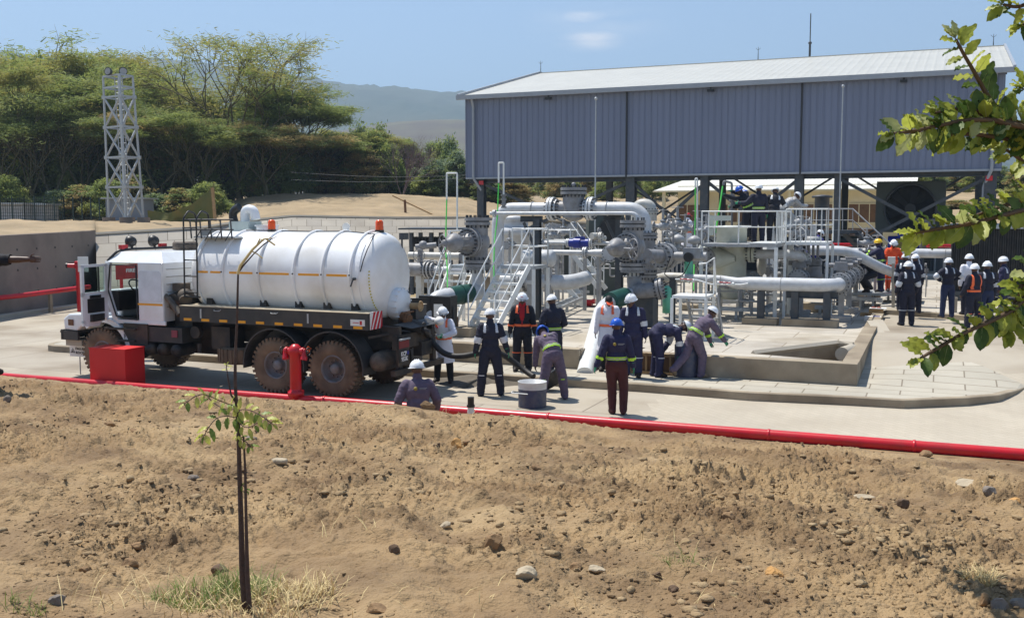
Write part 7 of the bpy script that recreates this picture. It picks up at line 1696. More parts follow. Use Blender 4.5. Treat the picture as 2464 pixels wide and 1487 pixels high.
# ---------------------------------------------------------------- left valve set and canopy
t = thing('left_valve_set', tuple(D(1010, 680, 34)), 'grey valve set with flanges and a big handwheel seen between tank and stairs', 'valve'); dq = 34
q0 = D(982, 648, dq); q1 = along(q0, 1130, BX); b = MB(); b.cyl(q0, q1, .13, 20); b.build('pipe', M['pwhite'], t); b = MB(); b.cyl(q0, along(q0, 1022, BX), .23, 22); b.build('valve_body', M['grey'], t)
for x in (1026, 1034, 1042): b = MB(); flange(b, along(q0, x, BX), BX, .27 if x < 1040 else .24, .05, 14, pair=False); b.build('flange', [M['greyl'], M['steeld']], t)
handwheel(t, D(1008, 615, 33.2), (-.3, -.9, 0), .2, 'grey'); b = MB(); b.cyl(D(1008, 615, 33.2), D(1012, 630, 34), .04, 8); b.cyl(D(1010, 640, 34), D(1012, 590, 34), .09, 12); b.cyl(D(1000, 595, 34), D(1050, 590, 34), .1, 14); b.ball(D(1018, 590, 34), .15); b.build('actuator', M['grey'], t)
q2 = D(985, 615, 36); b = MB(); b.cyl(q2, along(q2, 1128, BX), .13, 18); b.build('pipe', M['pcream'], t)
b = MB()
for x in (1010, 1080): p = along(q0, x, BX); b.beam(p, Vector((p.x, p.y, SL)), .2, .2)
b.sep('support', M['pcream'], t)
t = thing('canopy_shelter', tuple(D(1030, 620, 42)), 'dark steel canopy frame with a thin flat roof over black racks', 'shelter'); dq = 42
ra, rb2, rc_, rd_ = D(958, 556, 41), D(1003, 549, 44.5), D(1135, 546, 44), D(1048, 554, 40.5)
zr = rc_.z; b = MB(); b.poly([Vector((p.x, p.y, D(0, 552, 42).z)) for p in (ra, rd_, D(1140, 550, 40.5), D(1150, 550, 45), rb2)], .06, Z); b.build('roof', M['steel'], t)
for x, d_ in ((990, 41.2), (1012, 44), (1038, 41), (1061, 43), (1084, 41), (1108, 43)): p = D(x, 560, d_); b = MB(); b.beam(Vector((p.x, p.y, SL)), p, .14, .14); b.build('post', M['steel'], t)
b = MB()
for k in range(16): p = D(994 + k * 7.6, 582, 41.5); b.box(p, (.05, .3, .42)); 
for k in range(3): b.beam(D(992, 571 + k * 10, 41.3), D(1114, 571 + k * 10, 41.3), .04, .04)
b.box(D(1053, 582, 41.9), (2.05, .05, .4)); b.build('black_rack', M['blackp'], t)
# cabinets and dark skid housing at the back
for i, (x0, x1, y0, y1, d_, mt, nm, lb) in enumerate(((1312, 1350, 540, 600, 44, 'greyl', 'instrument_cabinet', 'light grey instrument cabinet under the U pipe, left one'), (1352, 1376, 545, 600, 44.5, 'dkgreen', 'instrument_cabinet', 'dark green cabinet between grey cabinets under the strainer'), (1378, 1404, 545, 585, 43, 'greyl', 'instrument_cabinet', 'grey cabinet right of the strainer under the U pipe'), (1568, 1600, 600, 640, 39, 'greyl', 'instrument_cabinet', 'low grey cabinet behind the inlet line'), (1845, 1868, 545, 590, 38, 'white', 'instrument_cabinet', 'white cabinet on the far side of the large platform'))):
    a = D(x0, y1, d_); c = D(x1, y0, d_); b = MB(); b.box(((a.x + c.x) / 2, d_ + .3, (SL + c.z) / 2), (c.x - a.x, .6, c.z - SL)); t = thing(nm, ((a.x + c.x) / 2, d_, SL), lb, 'cabinet'); b.build('body', M[mt], t)
    b = MB(); b.box(((a.x + c.x) / 2, d_ - .01, (a.z + c.z) / 2), ((c.x - a.x) * .85, .02, (c.z - a.z) * .8)); b.build('door', M[mt], t)
p = D(1442, 585, 41); t = thing('cooler_skid', (p.x, p.y, SL), 'dark green trapezoid duct housing under the right half of the U pipe', 'housing'); b = MB(); zt_ = D(0, 517, 41).z
b.poly([D(1418, 517, 41), D(1502, 517, 41), Vector((D(1502, 517, 41).x, 41, SL)), Vector((D(1412, 517, 41).x, 41, SL))], 1.6, Vector((0, 1, 0))); b.build('housing', M['dkgreen'], t)
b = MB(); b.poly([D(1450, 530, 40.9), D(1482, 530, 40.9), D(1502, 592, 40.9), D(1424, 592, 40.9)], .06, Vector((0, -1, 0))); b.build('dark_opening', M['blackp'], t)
b = MB(); b.torus(D(1440, 574, 40.5), Vector((-.3, -1, 0)), .2, .05, 20, 8); b.build('port', M['pcream'], t)
# gauges on posts and thin tubing, many alike
gp = None
for i, (x, y, d) in enumerate(((1012, 620, 35), (1060, 640, 33), (1110, 600, 34), (1225, 640, 32), (1272, 655, 33.5), (1325, 560, 39), (1345, 625, 36), (1392, 600, 38), (1440, 560, 40), (1575, 600, 33), (1612, 530, 38), (1640, 600, 35), (1668, 640, 33), (1702, 540, 40), (1735, 645, 33), (1812, 660, 33), (1838, 560, 39), (1868, 628, 35), (1890, 580, 38), (1915, 610, 36), (1942, 540, 40), (1990, 640, 35), (2046, 620, 38), (2072, 570, 42), (2105, 640, 37), (2230, 640, 38))):
    p = D(x, y, d); L_ = p.z - SL
    if gp is None:
        gp = thing('gauge_post', (p.x, p.y, SL), 'small grey instrument gauge on a thin post among the pipework', 'gauge', 'gauges on thin posts'); q = Vector((p.x, p.y, SL)); L0 = L_
        b = MB(); b.tube([q, p], .025, 6); b.pipe([p - Z * .5, p - Z * .5 + BX * .3, p - Z * 1.0 + BX * .3], .02, 1, 6); b.build('post', M['greyl'], gp); b = MB(); b.disc(p + Z * .05 - V * .04, V, .09, .06, 16); b.box(p - Z * .22, (.16, .12, .2), (BX, V, Z)); b.build('gauge', M['grey'], gp)
    else: copy_tree(gp, (p.x, p.y, SL), (0, 0, (i * 1.7) % 6.28), scale=(1, 1, L_ / L0))
tb_ = None
for i, (x, y, d, s) in enumerate(((1020, 628, 35, 1), (1290, 640, 33, 1.3), (1340, 650, 35, 1), (1430, 636, 37, 1.2), (1590, 640, 33, 1), (1640, 676, 31, 1), (1730, 690, 31, 1.2), (1800, 700, 31, 1), (1870, 700, 32, 1), (1950, 700, 32, .9), (2030, 690, 33, 1), (1680, 600, 35, 1.1), (1900, 600, 37, 1.1), (2060, 660, 35, 1))):
    p = D(x, y, d)
    if tb_ is None:
        tb_ = thing('tubing_run', tuple(p), 'thin bent impulse tubing running low between the pipe supports', 'tubing', 'thin tubing runs'); b = MB(); b.pipe([p, p + BX * .5, p + BX * .5 - Z * .35, p + BX * 1.1 - Z * .35, p + BX * 1.1 + V * .5 - Z * .35], .028, 1, 7); b.pipe([p + V * .1 - Z * .12, p + BX * .8 + V * .1 - Z * .12, p + BX * .8 + V * .1 - Z * .7], .022, 1, 6); b.build('tube', M['greyl'], tb_); b = MB()
        for k in (.2, .7): b.cyl(p + BX * k - BX * .05, p + BX * k + BX * .05, .05, 8)
        b.sep('coupling', M['grey'], tb_, 1)
    else: copy_tree(tb_, tuple(p), (0, 0, (i % 3) * 1.57), scale=(s, s, s))
# turbine deck stairs, dark machines under the hall
hd2 = 41; a = D(2022, 556, hd2); zp2 = 2.75
t = thing('machine_deck', tuple(Vector((a.x, a.y, SL))), 'grey elevated machine deck with double handrail stairs descending to the right under the hall', 'platform')
a0, a1 = D(1880, 558, 42), D(2062, 558, 42); b = MB(); b.beam(a0, a1, 1.2, .14); b.build('deck', M['steel'], t)
for (yy, rr_2) in ((503, .03), (530, .02)): b = MB(); b.tube([D(1905, yy, 41.5), D(2052, yy, 41.5), D(2146, yy + 88, 40.0), D(2146, yy + 110, 40)], rr_2, 8); b.build('handrail', M['greyl'], t)
b = MB()
for k in range(7): x = 1905 + k * 24.5; b.tube([D(x, 503, 41.5), D(x, 558, 41.5)], .018, 6)
b.sep('rail_post', M['greyl'], t)
b = MB(); b.beam(D(2060, 560, 41.5), D(2120, 628, 40), .05, .2); b.beam(D(2030, 562, 42.5), D(2098, 630, 41), .05, .2)
for k in range(7): b.beam(D(2036 + k * 9.5, 566 + k * 9.6, 42), D(2064 + k * 8.6, 566 + k * 9.6, 41), .2, .03)
b.build('stair_flight', M['steel'], t)
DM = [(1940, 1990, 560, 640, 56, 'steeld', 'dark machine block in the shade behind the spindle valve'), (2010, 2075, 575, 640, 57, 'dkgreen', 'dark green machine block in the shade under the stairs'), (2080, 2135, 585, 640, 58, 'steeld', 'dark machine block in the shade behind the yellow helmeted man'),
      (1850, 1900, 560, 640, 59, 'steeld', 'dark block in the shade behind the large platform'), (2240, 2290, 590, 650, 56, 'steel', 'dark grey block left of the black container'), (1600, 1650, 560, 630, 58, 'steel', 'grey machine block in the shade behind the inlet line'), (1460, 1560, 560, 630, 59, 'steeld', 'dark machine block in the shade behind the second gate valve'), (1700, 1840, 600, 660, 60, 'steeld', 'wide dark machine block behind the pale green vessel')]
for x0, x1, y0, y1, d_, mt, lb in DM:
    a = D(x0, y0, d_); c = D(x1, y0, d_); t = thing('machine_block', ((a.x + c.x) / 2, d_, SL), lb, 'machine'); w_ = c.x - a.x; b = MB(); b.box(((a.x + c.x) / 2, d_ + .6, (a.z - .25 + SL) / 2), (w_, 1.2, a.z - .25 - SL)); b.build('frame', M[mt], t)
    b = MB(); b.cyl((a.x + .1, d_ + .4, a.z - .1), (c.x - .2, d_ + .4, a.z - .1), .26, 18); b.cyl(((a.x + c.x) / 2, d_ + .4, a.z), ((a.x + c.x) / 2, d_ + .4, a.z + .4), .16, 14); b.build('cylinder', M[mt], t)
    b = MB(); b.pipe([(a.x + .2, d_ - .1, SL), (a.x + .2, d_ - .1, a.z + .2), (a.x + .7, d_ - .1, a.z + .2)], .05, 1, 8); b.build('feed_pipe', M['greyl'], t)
for (x0, x1, y, d_, lb) in ((2000, 2070, 589, 43, 'short straight red pipe in the shade under the machine deck'), (2230, 2292, 592, 42, 'short red pipe with a bend left of the black container')):
    a = D(x0, y, d_); c = D(x1, y, d_); b = MB(); b.pipe([a, c, c - Z * .4], .07, 1, 12); o = b.build('red_pipe', M['red']); tag(o, lb, 'pipe')
# light blue-green small fittings (teal bottles) below inlet line
for x, y, lb in ((1657, 640, 'mint green gas bottle standing behind the step platform'), (1605, 712, 'mint green pipe wrap standing right of the bend pipe flange')):
    p = D(x, y, 31 if x > 1640 else 29.5); b = MB(); b.lathe([(0, -.5), (.13, -.5), (.13, .2), (.05, .3), (0, .3)], p, Z, 18); o = b.build('mint_bottle', mat('mint_green', (96, 178, 150), .5)); tag(o, lb, 'bottle')
# valve at far back right hopper
p = D(2158, 520, 44)
p = D(1963 + 0, 500, 44); t = thing('grey_filter', tuple(D(1975, 480, 46)), 'small grey filter pot on the machine deck right of the middle hall column', 'vessel'); p = D(1978, 488, 43); b = MB(); b.lathe([(.3, -.32), (.3, .2), (.42, .2), (.42, .28), (.2, .32), (0, .34)], p, Z, 22); b.build('pot', M['steel'], t); b = MB(); b.beam(p - Z * .3, p - Z * 1.1, .3, .3); b.build('stand', M['steel'], t)
b = MB(); p = D(1921, 455, 52); 
# ================================================================== PEOPLE
M['navy'] = mat('navy_coverall', (26, 27, 46), .8, var=.2, scale=15, bump=.5, bscale=14)  # blotchy tone here and in the next coveralls imitates shaded cloth creases
M['navyb'] = mat('bright_navy_coverall', (32, 32, 66), .8, var=.2, scale=15, bump=.5, bscale=14)
M['blackc'] = mat('blackish_coverall', (20, 22, 34), .8, var=.2, scale=15, bump=.5, bscale=14)
M['purple'] = mat('faded_purple_grey_coverall', (92, 80, 98), .85, var=.2, scale=15, bump=.5, bscale=14)
M['violet'] = mat('violet_blue_coverall', (58, 50, 128), .8, var=.2, scale=15, bump=.5, bscale=14)
M['coatw'] = mat('white_lab_coat', (226, 226, 234), .75, var=.05, scale=6, bump=.5, bscale=12)
M['orangec'] = mat('orange_coverall', (228, 78, 24), .75, var=.12, scale=7, bump=.4, bscale=14)
M['maroon'] = mat('dark_maroon_cloth', (66, 26, 26), .85, var=.15, scale=7, bump=.4, bscale=14)
M['jean'] = mat('blue_jeans', (36, 46, 78), .85, var=.15, scale=9, bump=.3, bscale=18)
M['dktrou'] = mat('dark_trousers', (24, 24, 30), .85, var=.15, scale=9, bump=.3, bscale=18)
M['boot'] = mat('dark_boot', (40, 30, 26), .7, var=.2, scale=12)
M['boott'] = mat('dusty_tan_boot', (122, 104, 82), .8, var=.2, scale=12)
M['bandw'] = mat('silver_reflective', (196, 200, 206), .4, var=.05, scale=9)
M['bandy'] = mat('lime_reflective', (176, 226, 60), .5, var=.05, scale=9)
M['bando'] = mat('orange_reflective', (240, 110, 60), .5, var=.05, scale=9)
M['hatw'] = mat('white_helmet', (232, 234, 236), .28, var=.02, scale=9, coat=.3)
M['hatb'] = mat('blue_helmet', (22, 84, 190), .28, var=.04, scale=9, coat=.3)
M['haty'] = mat('yellow_helmet', (232, 190, 20), .3, var=.04, scale=9, coat=.3)
M['hatr'] = mat('red_cap', (190, 30, 44), .6, var=.05)
M['eye'] = mat('eye_white', (220, 214, 206), .4, var=.02); M['shirtr'] = mat('red_shirt', (178, 22, 34), .8, var=.1)
M['gloveb'] = mat('black_glove', (24, 24, 26), .7, var=.1)
M['skin'] = mat('dark_skin', (82, 54, 42), .5, var=.1, scale=8)
def vd(az, el):   # direction in body frame: az 0 = forward, 90 = to the body's right; el up
    a, e = math.radians(az), math.radians(el); return Vector((math.sin(a) * math.cos(e), math.cos(a) * math.cos(e), math.sin(e)))
def remesh(mb, vox):
    me = bpy.data.meshes.new("r"); me.from_pydata(mb.v, [], mb.f); o = bpy.data.objects.new("r", me); COL.objects.link(o)
    m = o.modifiers.new("r", 'REMESH'); m.mode = 'VOXEL'; m.voxel_size = vox
    s = o.modifiers.new("s", 'SMOOTH'); s.factor = .6; s.iterations = 4
    dg = bpy.context.evaluated_depsgraph_get(); r = bpy.data.meshes.new_from_object(o.evaluated_get(dg)); bpy.data.objects.remove(o); bpy.data.meshes.remove(me)
    n = len(r.vertices); co = np.zeros(n * 3); r.vertices.foreach_get("co", co); nn = np.zeros(n * 3); r.vertex_normals.foreach_get("vector", nn)
    fs = [tuple(p.vertices) for p in r.polygons]; bpy.data.meshes.remove(r); return co.reshape(-1, 3), nn.reshape(-1, 3), fs
def mesh_from(name, v, f, mats, mi, parent):
    me = bpy.data.meshes.new(name); me.from_pydata(v.tolist(), [], f)
    for q in mats: me.materials.append(q)
    me.polygons.foreach_set("material_index", mi); me.polygons.foreach_set("use_smooth", [True] * len(f)); me.update()
    o = bpy.data.objects.new(name, me); COL.objects.link(o); o.parent = parent; WORLD_OF[o.name] = (0, 0, 0); return o
def hand(mb, w, d, n, side, curl=.5):
    # w wrist, d direction of the hand, n palm normal, side = +1/-1 for thumb side
    d = d.normalized(); s = d.cross(n).normalized() * side; n = s.cross(d).normalized() * side
    pc = w + d * .05; mb.ball(pc, (.040, .052, .017), (s, d, n), 12, 8)
    for i, (off, L, r) in enumerate(((-.030, .062, .0075), (-.010, .072, .0085), (.011, .076, .0085), (.031, .070, .008))):
        b0 = w + d * .088 + s * off; d1 = (d + n * curl * .6).normalized(); b1 = b0 + d1 * L * .5; d2 = (d + n * curl * 1.7).normalized(); b2 = b1 + d2 * L * .5
        mb.tube([b0 - d * .015, b0, b1, b2], [r * 1.1, r * 1.05, r, r * .7], 7)
    b0 = w + d * .03 + s * .035; b1 = b0 + (d * .6 + s * .8).normalized() * .035; b2 = b1 + (d * .9 + s * .2 + n * curl).normalized() * .032; mb.tube([b0 - s * .02, b0, b1, b2], [.011, .011, .0095, .007], 7)
def person(px, py, z, yaw, label, h=1.75, top='navy', bottom=None, hat='hatw', glove=None, lean=0., leandir=0., lA=None, rA=None, lL=None, rL=None,
           waist=None, arm=None, calf=None, shoulders=None, head=(0, 0), coat=False, boots='boot', vest=None, sleeve_long=True, logo=False, shirt=None, at=None, name='person', extra=None, feet=None, cap=None, curl=.5):
    bottom = bottom or top; k = h / 1.75
    base = G(px, py, z) if at is None else Vector(at)
    t = thing(name, tuple(base), label, 'person'); WORLD_OF[t.name] = (0, 0, 0); t.rotation_euler = (0, 0, math.radians(yaw)); t.scale = (k, k, k)
    # skeleton ------------------------------------------------------
    lL = lL or (vd(-88, -86), vd(180, -88)); rL = rL or (vd(88, -86), vd(180, -88))
    lA = lA or (vd(-95, -78), vd(-20, -80)); rA = rA or (vd(95, -78), vd(20, -80))
    def leg(sd, L): hip = Vector((.095 * sd, 0, 0)); kn = hip + L[0].normalized() * .43; an = kn + L[1].normalized() * .42; return hip, kn, an
    hl, kl, al = leg(-1, lL); hr, kr, ar = leg(1, rL)
    ground = min(al.z, ar.z) - .085; off = Vector((0, 0, -ground)); 
    if feet is not None: off = off + Vector(feet)
    pel = off.copy(); J = {}
    hl += off; kl += off; al += off; hr += off; kr += off; ar += off
    ld = math.radians(leandir); sp = (Z * math.cos(math.radians(lean)) + Vector((math.sin(ld), math.cos(ld), 0)) * math.sin(math.radians(lean))).normalized()
    fwd = Vector((0, 1, 0)); fw = (fwd - sp * fwd.dot(sp)).normalized(); rt = fw.cross(sp).normalized()
    sp0 = (Z * 1.2 + sp).normalized(); waistp = pel + sp0 * .16; chest = waistp + sp * .22; nb = chest + sp * .15; hd = math.radians(head[1]); hp = math.radians(head[0])
    hdir = (sp * .65 + Z * .35).normalized() if lean < 40 else (sp * .8 + Z * .2).normalized()
    hf = (fw * math.cos(hd) + rt * math.sin(hd)); hf = (hf - hdir * hf.dot(hdir)).normalized(); hdir2 = (hdir * math.cos(hp) + hf * math.sin(hp)).normalized(); hf = (hf - hdir2 * hf.dot(hdir2)).normalized(); hrt = hf.cross(hdir2)
    neck = nb + hdir2 * .07; hc = neck + hdir2 * .115 + hf * .015
    sl = nb - sp * .035 - rt * .175; sr = nb - sp * .035 + rt * .175
    el = sl + lA[0].normalized() * .285; wl = el + lA[1].normalized() * .255; er = sr + rA[0].normalized() * .285; wr = er + rA[1].normalized() * .255
    # body volume -----------------------------------------------------
    b = MB(); ax = (rt, fw, sp)
    b.ball(pel + Z * .02, (.175, .135, .14), ax, 18, 12); b.ball(waistp, (.165, .122, .15), ax, 18, 12); b.ball(chest, (.190, .130, .19), ax, 18, 12); b.ball(nb - sp * .05, (.180, .10, .085), ax, 18, 12)
    b.ball((pel + waistp) / 2, (.155, .115, .12), ax, 18, 12)
    def limb(p, q, r0, r1, n=12):
        b.tube([p, p.lerp(q, .3), p.lerp(q, .7), q], [r0, (r0 * .75 + r1 * .25) * 1.03, (r0 * .3 + r1 * .7) * 1.02, r1], n); b.ball(p, r0, None, n, 8); b.ball(q, r1, None, n, 8)
    for (h0, k0, a0) in ((hl, kl, al), (hr, kr, ar)):
        limb(h0, k0, .102, .078); limb(k0, a0, .076, .062)
    for (s0, e0, w0) in ((sl, el, wl), (sr, er, wr)):
        limb(s0, e0, .068, .053); limb(e0, w0, .050, .036)
    for sg, (k0, a0) in ((-1, (kl, al)), (1, (kr, ar))):
        sh = (k0 - a0).normalized(); ft = (fwd + Vector((.18 * sg, 0, 0))); 
        ft = (ft - sh * ft.dot(sh) * (1 if abs(sh.z) < .75 else 0)).normalized()
        he = a0 - Z * .035 - ft * .045; toe = a0 - Z * .05 + ft * .15
        if abs(sh.z) < .75: he = a0 - sh * .035 - ft * .045; toe = a0 - sh * .05 + ft * .15
        b.tube([he, a0 + (toe - a0) * .4 , toe], [.048, .048, .036], 10); b.ball(he, .046, None, 10, 7); b.ball(toe, .036, None, 10, 7)
        if sg < 0: tl = toe
        else: tr = toe
    b.tube([nb - sp * .05, neck, hc - hdir2 * .06], [.066, .056, .054], 12)
    co, nn, fs = remesh(b, .019)
    # nearest bone ----------------------------------------------------
    bones = [('torso', pel - Z * .08, nb), ('lthigh', hl - Z * .06, kl), ('rthigh', hr - Z * .06, kr), ('lcalf', kl, al), ('rcalf', kr, ar), ('lfoot', al - Z * .03, tl), ('rfoot', ar - Z * .03, tr), ('lup', sl, el), ('rup', sr, er), ('lfo', el, wl), ('rfo', er, wr), ('neck', neck + hdir2 * .02, hc)]
    R_ = np.array([.15, .085, .085, .06, .06, .045, .045, .055, .055, .042, .042, .06]); A = np.array([list(q[1]) for q in bones]); Bv = np.array([list(q[2]) for q in bones]) - A
    def classify(P):
        d = P[:, None, :] - A[None]; tt = np.clip((d * Bv[None]).sum(-1) / (Bv ** 2).sum(-1)[None], 0, 1); dist = np.linalg.norm(d - tt[..., None] * Bv[None], axis=-1) - R_[None]
        i = dist.argmin(1); return i, tt[np.arange(len(P)), i]
    fc = np.array([co[list(f)].mean(0) for f in fs]); bi, bt = classify(fc); nm = np.array([q[0] for q in bones])
    # head, added to the body mesh ---------------------------------------
    hb = MB(); hax = (hrt, hf, hdir2)
    hb.ball(hc + hdir2 * .02, (.076, .095, .098), hax, 20, 14); hb.ball(hc - hdir2 * .045 + hf * .02, (.058, .072, .068), hax, 16, 12); hb.ball(hc - hdir2 * .092 + hf * .062, (.026, .024, .02), hax, 10, 8)
    hb.tube([hc + hf * .092 + hdir2 * .022, hc + hf * .112 - hdir2 * .022, hc + hf * .092 - hdir2 * .03], [.009, .016, .012], 8); hb.ball(hc + hf * .084 - hdir2 * .062, (.026, .012, .010), hax, 10, 8)
    for sg in (-1, 1): hb.ball(hc + hrt * .076 * sg - hf * .0 - hdir2 * .005, (.011, .020, .032), hax, 10, 8); hb.ball(hc + hf * .083 + hrt * .03 * sg + hdir2 * .035, (.024, .012, .009), hax, 8, 6)
    ct = MB()
    gl = glove is not None
    hands = MB(); 
    for (e0, w0, sg) in ((el, wl, -1), (er, wr, 1)):
        d = (w0 - e0).normalized(); nrm = (rt * -sg) - d * (rt * -sg).dot(d)
        if nrm.length < .2: nrm = fw
        hand(hands, w0 - d * .01, d, nrm.normalized(), 1 if sg > 0 else -1, curl)
    base_n = len(co); V_ = np.concatenate([co, np.array([list(q) for q in hb.v]), np.array([list(q) for q in hands.v])]) ; F_ = list(fs) + [tuple(base_n + i for i in f) for f in hb.f] + [tuple(base_n + len(hb.v) + i for i in f) for f in hands.f]
    body = mesh_from('body', V_, F_, [M['skin']], [0] * len(F_), t)
    e_ = MB(); 
    for sg in (-1, 1): e_.ball(hc + hf * .088 + hrt * .03 * sg + hdir2 * .020, (.012, .007, .006), hax, 10, 6)
    mesh_from('eyes', np.array([list(q) for q in e_.v]), e_.f, [M['eye']], [0] * len(e_.f), t)
    hr_ = MB(); hr_.ball(hc + hdir2 * .03 - hf * .012, (.080, .096, .098), hax, 16, 8, 0, -.1, 1.); mesh_from('hair', np.array([list(q) for q in hr_.v]), hr_.f, [M['gloveb']], [0] * len(hr_.f), t)
    # clothes as shells ---------------------------------------------------
    def shell(name, mask, off_, mats, mi=None, folds=0.):
        folds *= .45
        idx = np.nonzero(mask)[0]
        if not len(idx): return None
        ff = [fs[i] for i in idx]; used = sorted({v for f in ff for v in f}); mp_ = {v: i for i, v in enumerate(used)}
        vv = co[used] + nn[used] * off_
        if folds: vv = vv + nn[used] * (folds * np.abs(fbm(vv[:, 0] * 9 + vv[:, 2] * 13 + px, vv[:, 1] * 9 + vv[:, 2] * 7, 3)))[:, None]
        return mesh_from(name, vv, [tuple(mp_[v] for v in f) for f in ff], mats, [0] * len(ff) if mi is None else mi[idx].tolist(), t)
    isin = lambda *a: np.isin(nm[bi], a)
    up = isin('torso', 'lup', 'rup', 'lfo', 'rfo'); lowt = isin('torso') & (bt < (.24 if bottom != top else -1))
    legs = isin('lthigh', 'rthigh', 'lcalf', 'rcalf')
    if not sleeve_long: up &= ~isin('lfo', 'rfo')
    same = bottom == top and not coat
    if same: shell('coverall', up | legs, .018, [M[top]], None, .05)
    else:
        shell('jacket' if not coat else 'coat', up & ~lowt if not coat else up, .020, [M[top]], None, .03); shell('trousers', legs | (isin('torso') & (bt < .3)), .012, [M[bottom]], None, .02)
    shell('boot', isin('lfoot', 'rfoot') | (isin('lcalf', 'rcalf') & (bt > .88)), .010, [M[boots]])
    if coat:
        c_ = MB(); n = 24; vs = []; rows_ = 7
        for i in range(rows_):
            q = i / (rows_ - 1); cen = waistp.lerp(pel - Z * .42, q) + Vector((0, 0, 0)); rr2 = (.185 + .085 * q, .14 + .10 * q)
            for j in range(n):
                a = 2 * math.pi * j / n; fl = 1 + .05 * math.sin(a * 5 + px) * q; vs.append(cen + rt * rr2[0] * math.cos(a) * fl + fw * rr2[1] * math.sin(a) * fl)
        c_.add(vs, [(i * n + j, i * n + (j + 1) % n, (i + 1) * n + (j + 1) % n, (i + 1) * n + j) for i in range(rows_ - 1) for j in range(n)], 0, True); mesh_from('coat_skirt', np.array([list(q) for q in c_.v]), c_.f, [M[top]], [0] * len(c_.f), t)
    o2 = .034 if (same or not coat) else .034
    if waist: shell('waist_band', isin('torso') & (bt > .30) & (bt < .40), .045 if coat else .032, [M[waist]], None, .0)
    if waist == 'bandy': shell('waist_band_line', isin('torso') & (bt > .335) & (bt < .360), .048, [M['greyl']])
    if arm: shell('sleeve_band', isin('lfo', 'rfo', 'lup', 'rup') & (((bt > .3) & (bt < .5) & isin('lfo', 'rfo')) if arm != 'bandw' else ((bt > .75) & isin('lup', 'rup'))), .036, [M[arm]])
    if calf: shell('leg_band', isin('lcalf', 'rcalf') & (bt > .03) & (bt < .17), .038, [M[calf]])
    if shoulders:
        lat = np.abs((fc - np.array(list(nb))) @ np.array(list(rt))); shell('shoulder_band', (isin('torso', 'lup', 'rup')) & (lat > .085) & (lat < .135) & (((fc - np.array(list(chest))) @ np.array(list(sp))) > (.02 if not vest else -.2)), .034, [M[shoulders]])
    if shirt:
        fr = (fc - np.array(list(chest))) @ np.array(list(fw)); lat = np.abs((fc - np.array(list(nb))) @ np.array(list(rt))); hh_ = (fc - np.array(list(chest))) @ np.array(list(sp))
        shell('shirt', isin('torso') & (fr > .05) & (lat < .055 + .0 * hh_) & (lat < .02 + (hh_ + .14) * .22), .040, [M[shirt]])
    if gl:
        v_ = np.array([list(q) for q in hands.v]); cen = []
        gm_ = MB(); 
        for (e0, w0, sg) in ((el, wl, -1), (er, wr, 1)):
            d = (w0 - e0).normalized(); nrm = (rt * -sg) - d * (rt * -sg).dot(d)
            if nrm.length < .2: nrm = fw
            hand(gm_, w0 - d * .012, d, nrm.normalized(), 1 if sg > 0 else -1, .5); gm_.tube([w0 - d * .07, w0 + d * .01, w0 + d * .03], [.052, .040, .034], 12)
        gc = np.array([list(q) for q in gm_.v]); half = len(gc) // 2; faces = gm_.f
        # inflate away from each finger axis a little by scaling about local centres
        hv = gc.copy(); hv[:half] = (gc[:half] - gc[:half].mean(0)) * 1.09 + gc[:half].mean(0); hv[half:] = (gc[half:] - gc[half:].mean(0)) * 1.09 + gc[half:].mean(0)
        for sl_, lo_, hi_ in (('glove', 0, half), ('glove', half, 2 * half)):
            ff = [tuple(i - lo_ for i in f) for f in faces if lo_ <= f[0] < hi_]; mesh_from(sl_, hv[lo_:hi_], ff, [M[glove]], [0] * len(ff), t)
    # helmet ------------------------------------------------------------
    if hat in ('hatw', 'hatb', 'haty'):
        hm = MB(); q = hc + hdir2 * .045 - hf * .004
        hm.ball(q, (.120, .142, .124), hax, 28, 10, 0, 0., 1.)
        hm.lathe([(.118, .0), (.132, -.004), (.146, -.012), (.144, -.016), (.11, -.008)], q, hdir2, 28)
        vs = [q + hf * (.118 + .0) + hrt * .085 * s_ for s_ in (-1, -.5, 0, .5, 1)]; pk = [q + hf * (.155 + .022 * (1 - s_ * s_)) + hrt * .075 * s_ - hdir2 * .02 for s_ in (-1, -.5, 0, .5, 1)]
        vs = [q + hf * (.095 + .03 * (1 - s_ * s_)) + hrt * .098 * s_ - hdir2 * .002 for s_ in (-1, -.5, 0, .5, 1)]
        hm.add(vs + pk, [(i, i + 1, i + 6, i + 5) for i in range(4)] + [(i + 5, i + 6, i + 1, i) for i in range(4)], 0, True)
        for s_ in (-.03, .0, .03):
            hm.tube([q + hrt * s_ + hf * .142 * math.cos(a) * .94 + hdir2 * .128 * math.sin(a) for a in [math.radians(25 + 13 * i) for i in range(11)]], .006, 5)
        hmo = mesh_from('helmet', np.array([list(p) for p in hm.v]), hm.f, [M[hat]], [0] * len(hm.f), t)
        if cap == 'emblem':
            em = MB(); em.box(q + hf * .118 + hdir2 * .045, (.045, .012, .05), (hrt, hf, hdir2)); d_ = mesh_from('helmet_emblem', np.array([list(p) for p in em.v]), em.f, [M['redm']], [0] * len(em.f), hmo)
    elif hat in ('hatr', 'hatk'):
        hm = MB(); q = hc + hdir2 * .03; hm.ball(q, (.086, .104, .10), hax, 24, 8, 0, -.05, 1.)
        mesh_from('cap', np.array([list(p) for p in hm.v]), hm.f, [M['hatr'] if hat == 'hatr' else M['gloveb']], [0] * len(hm.f), t)
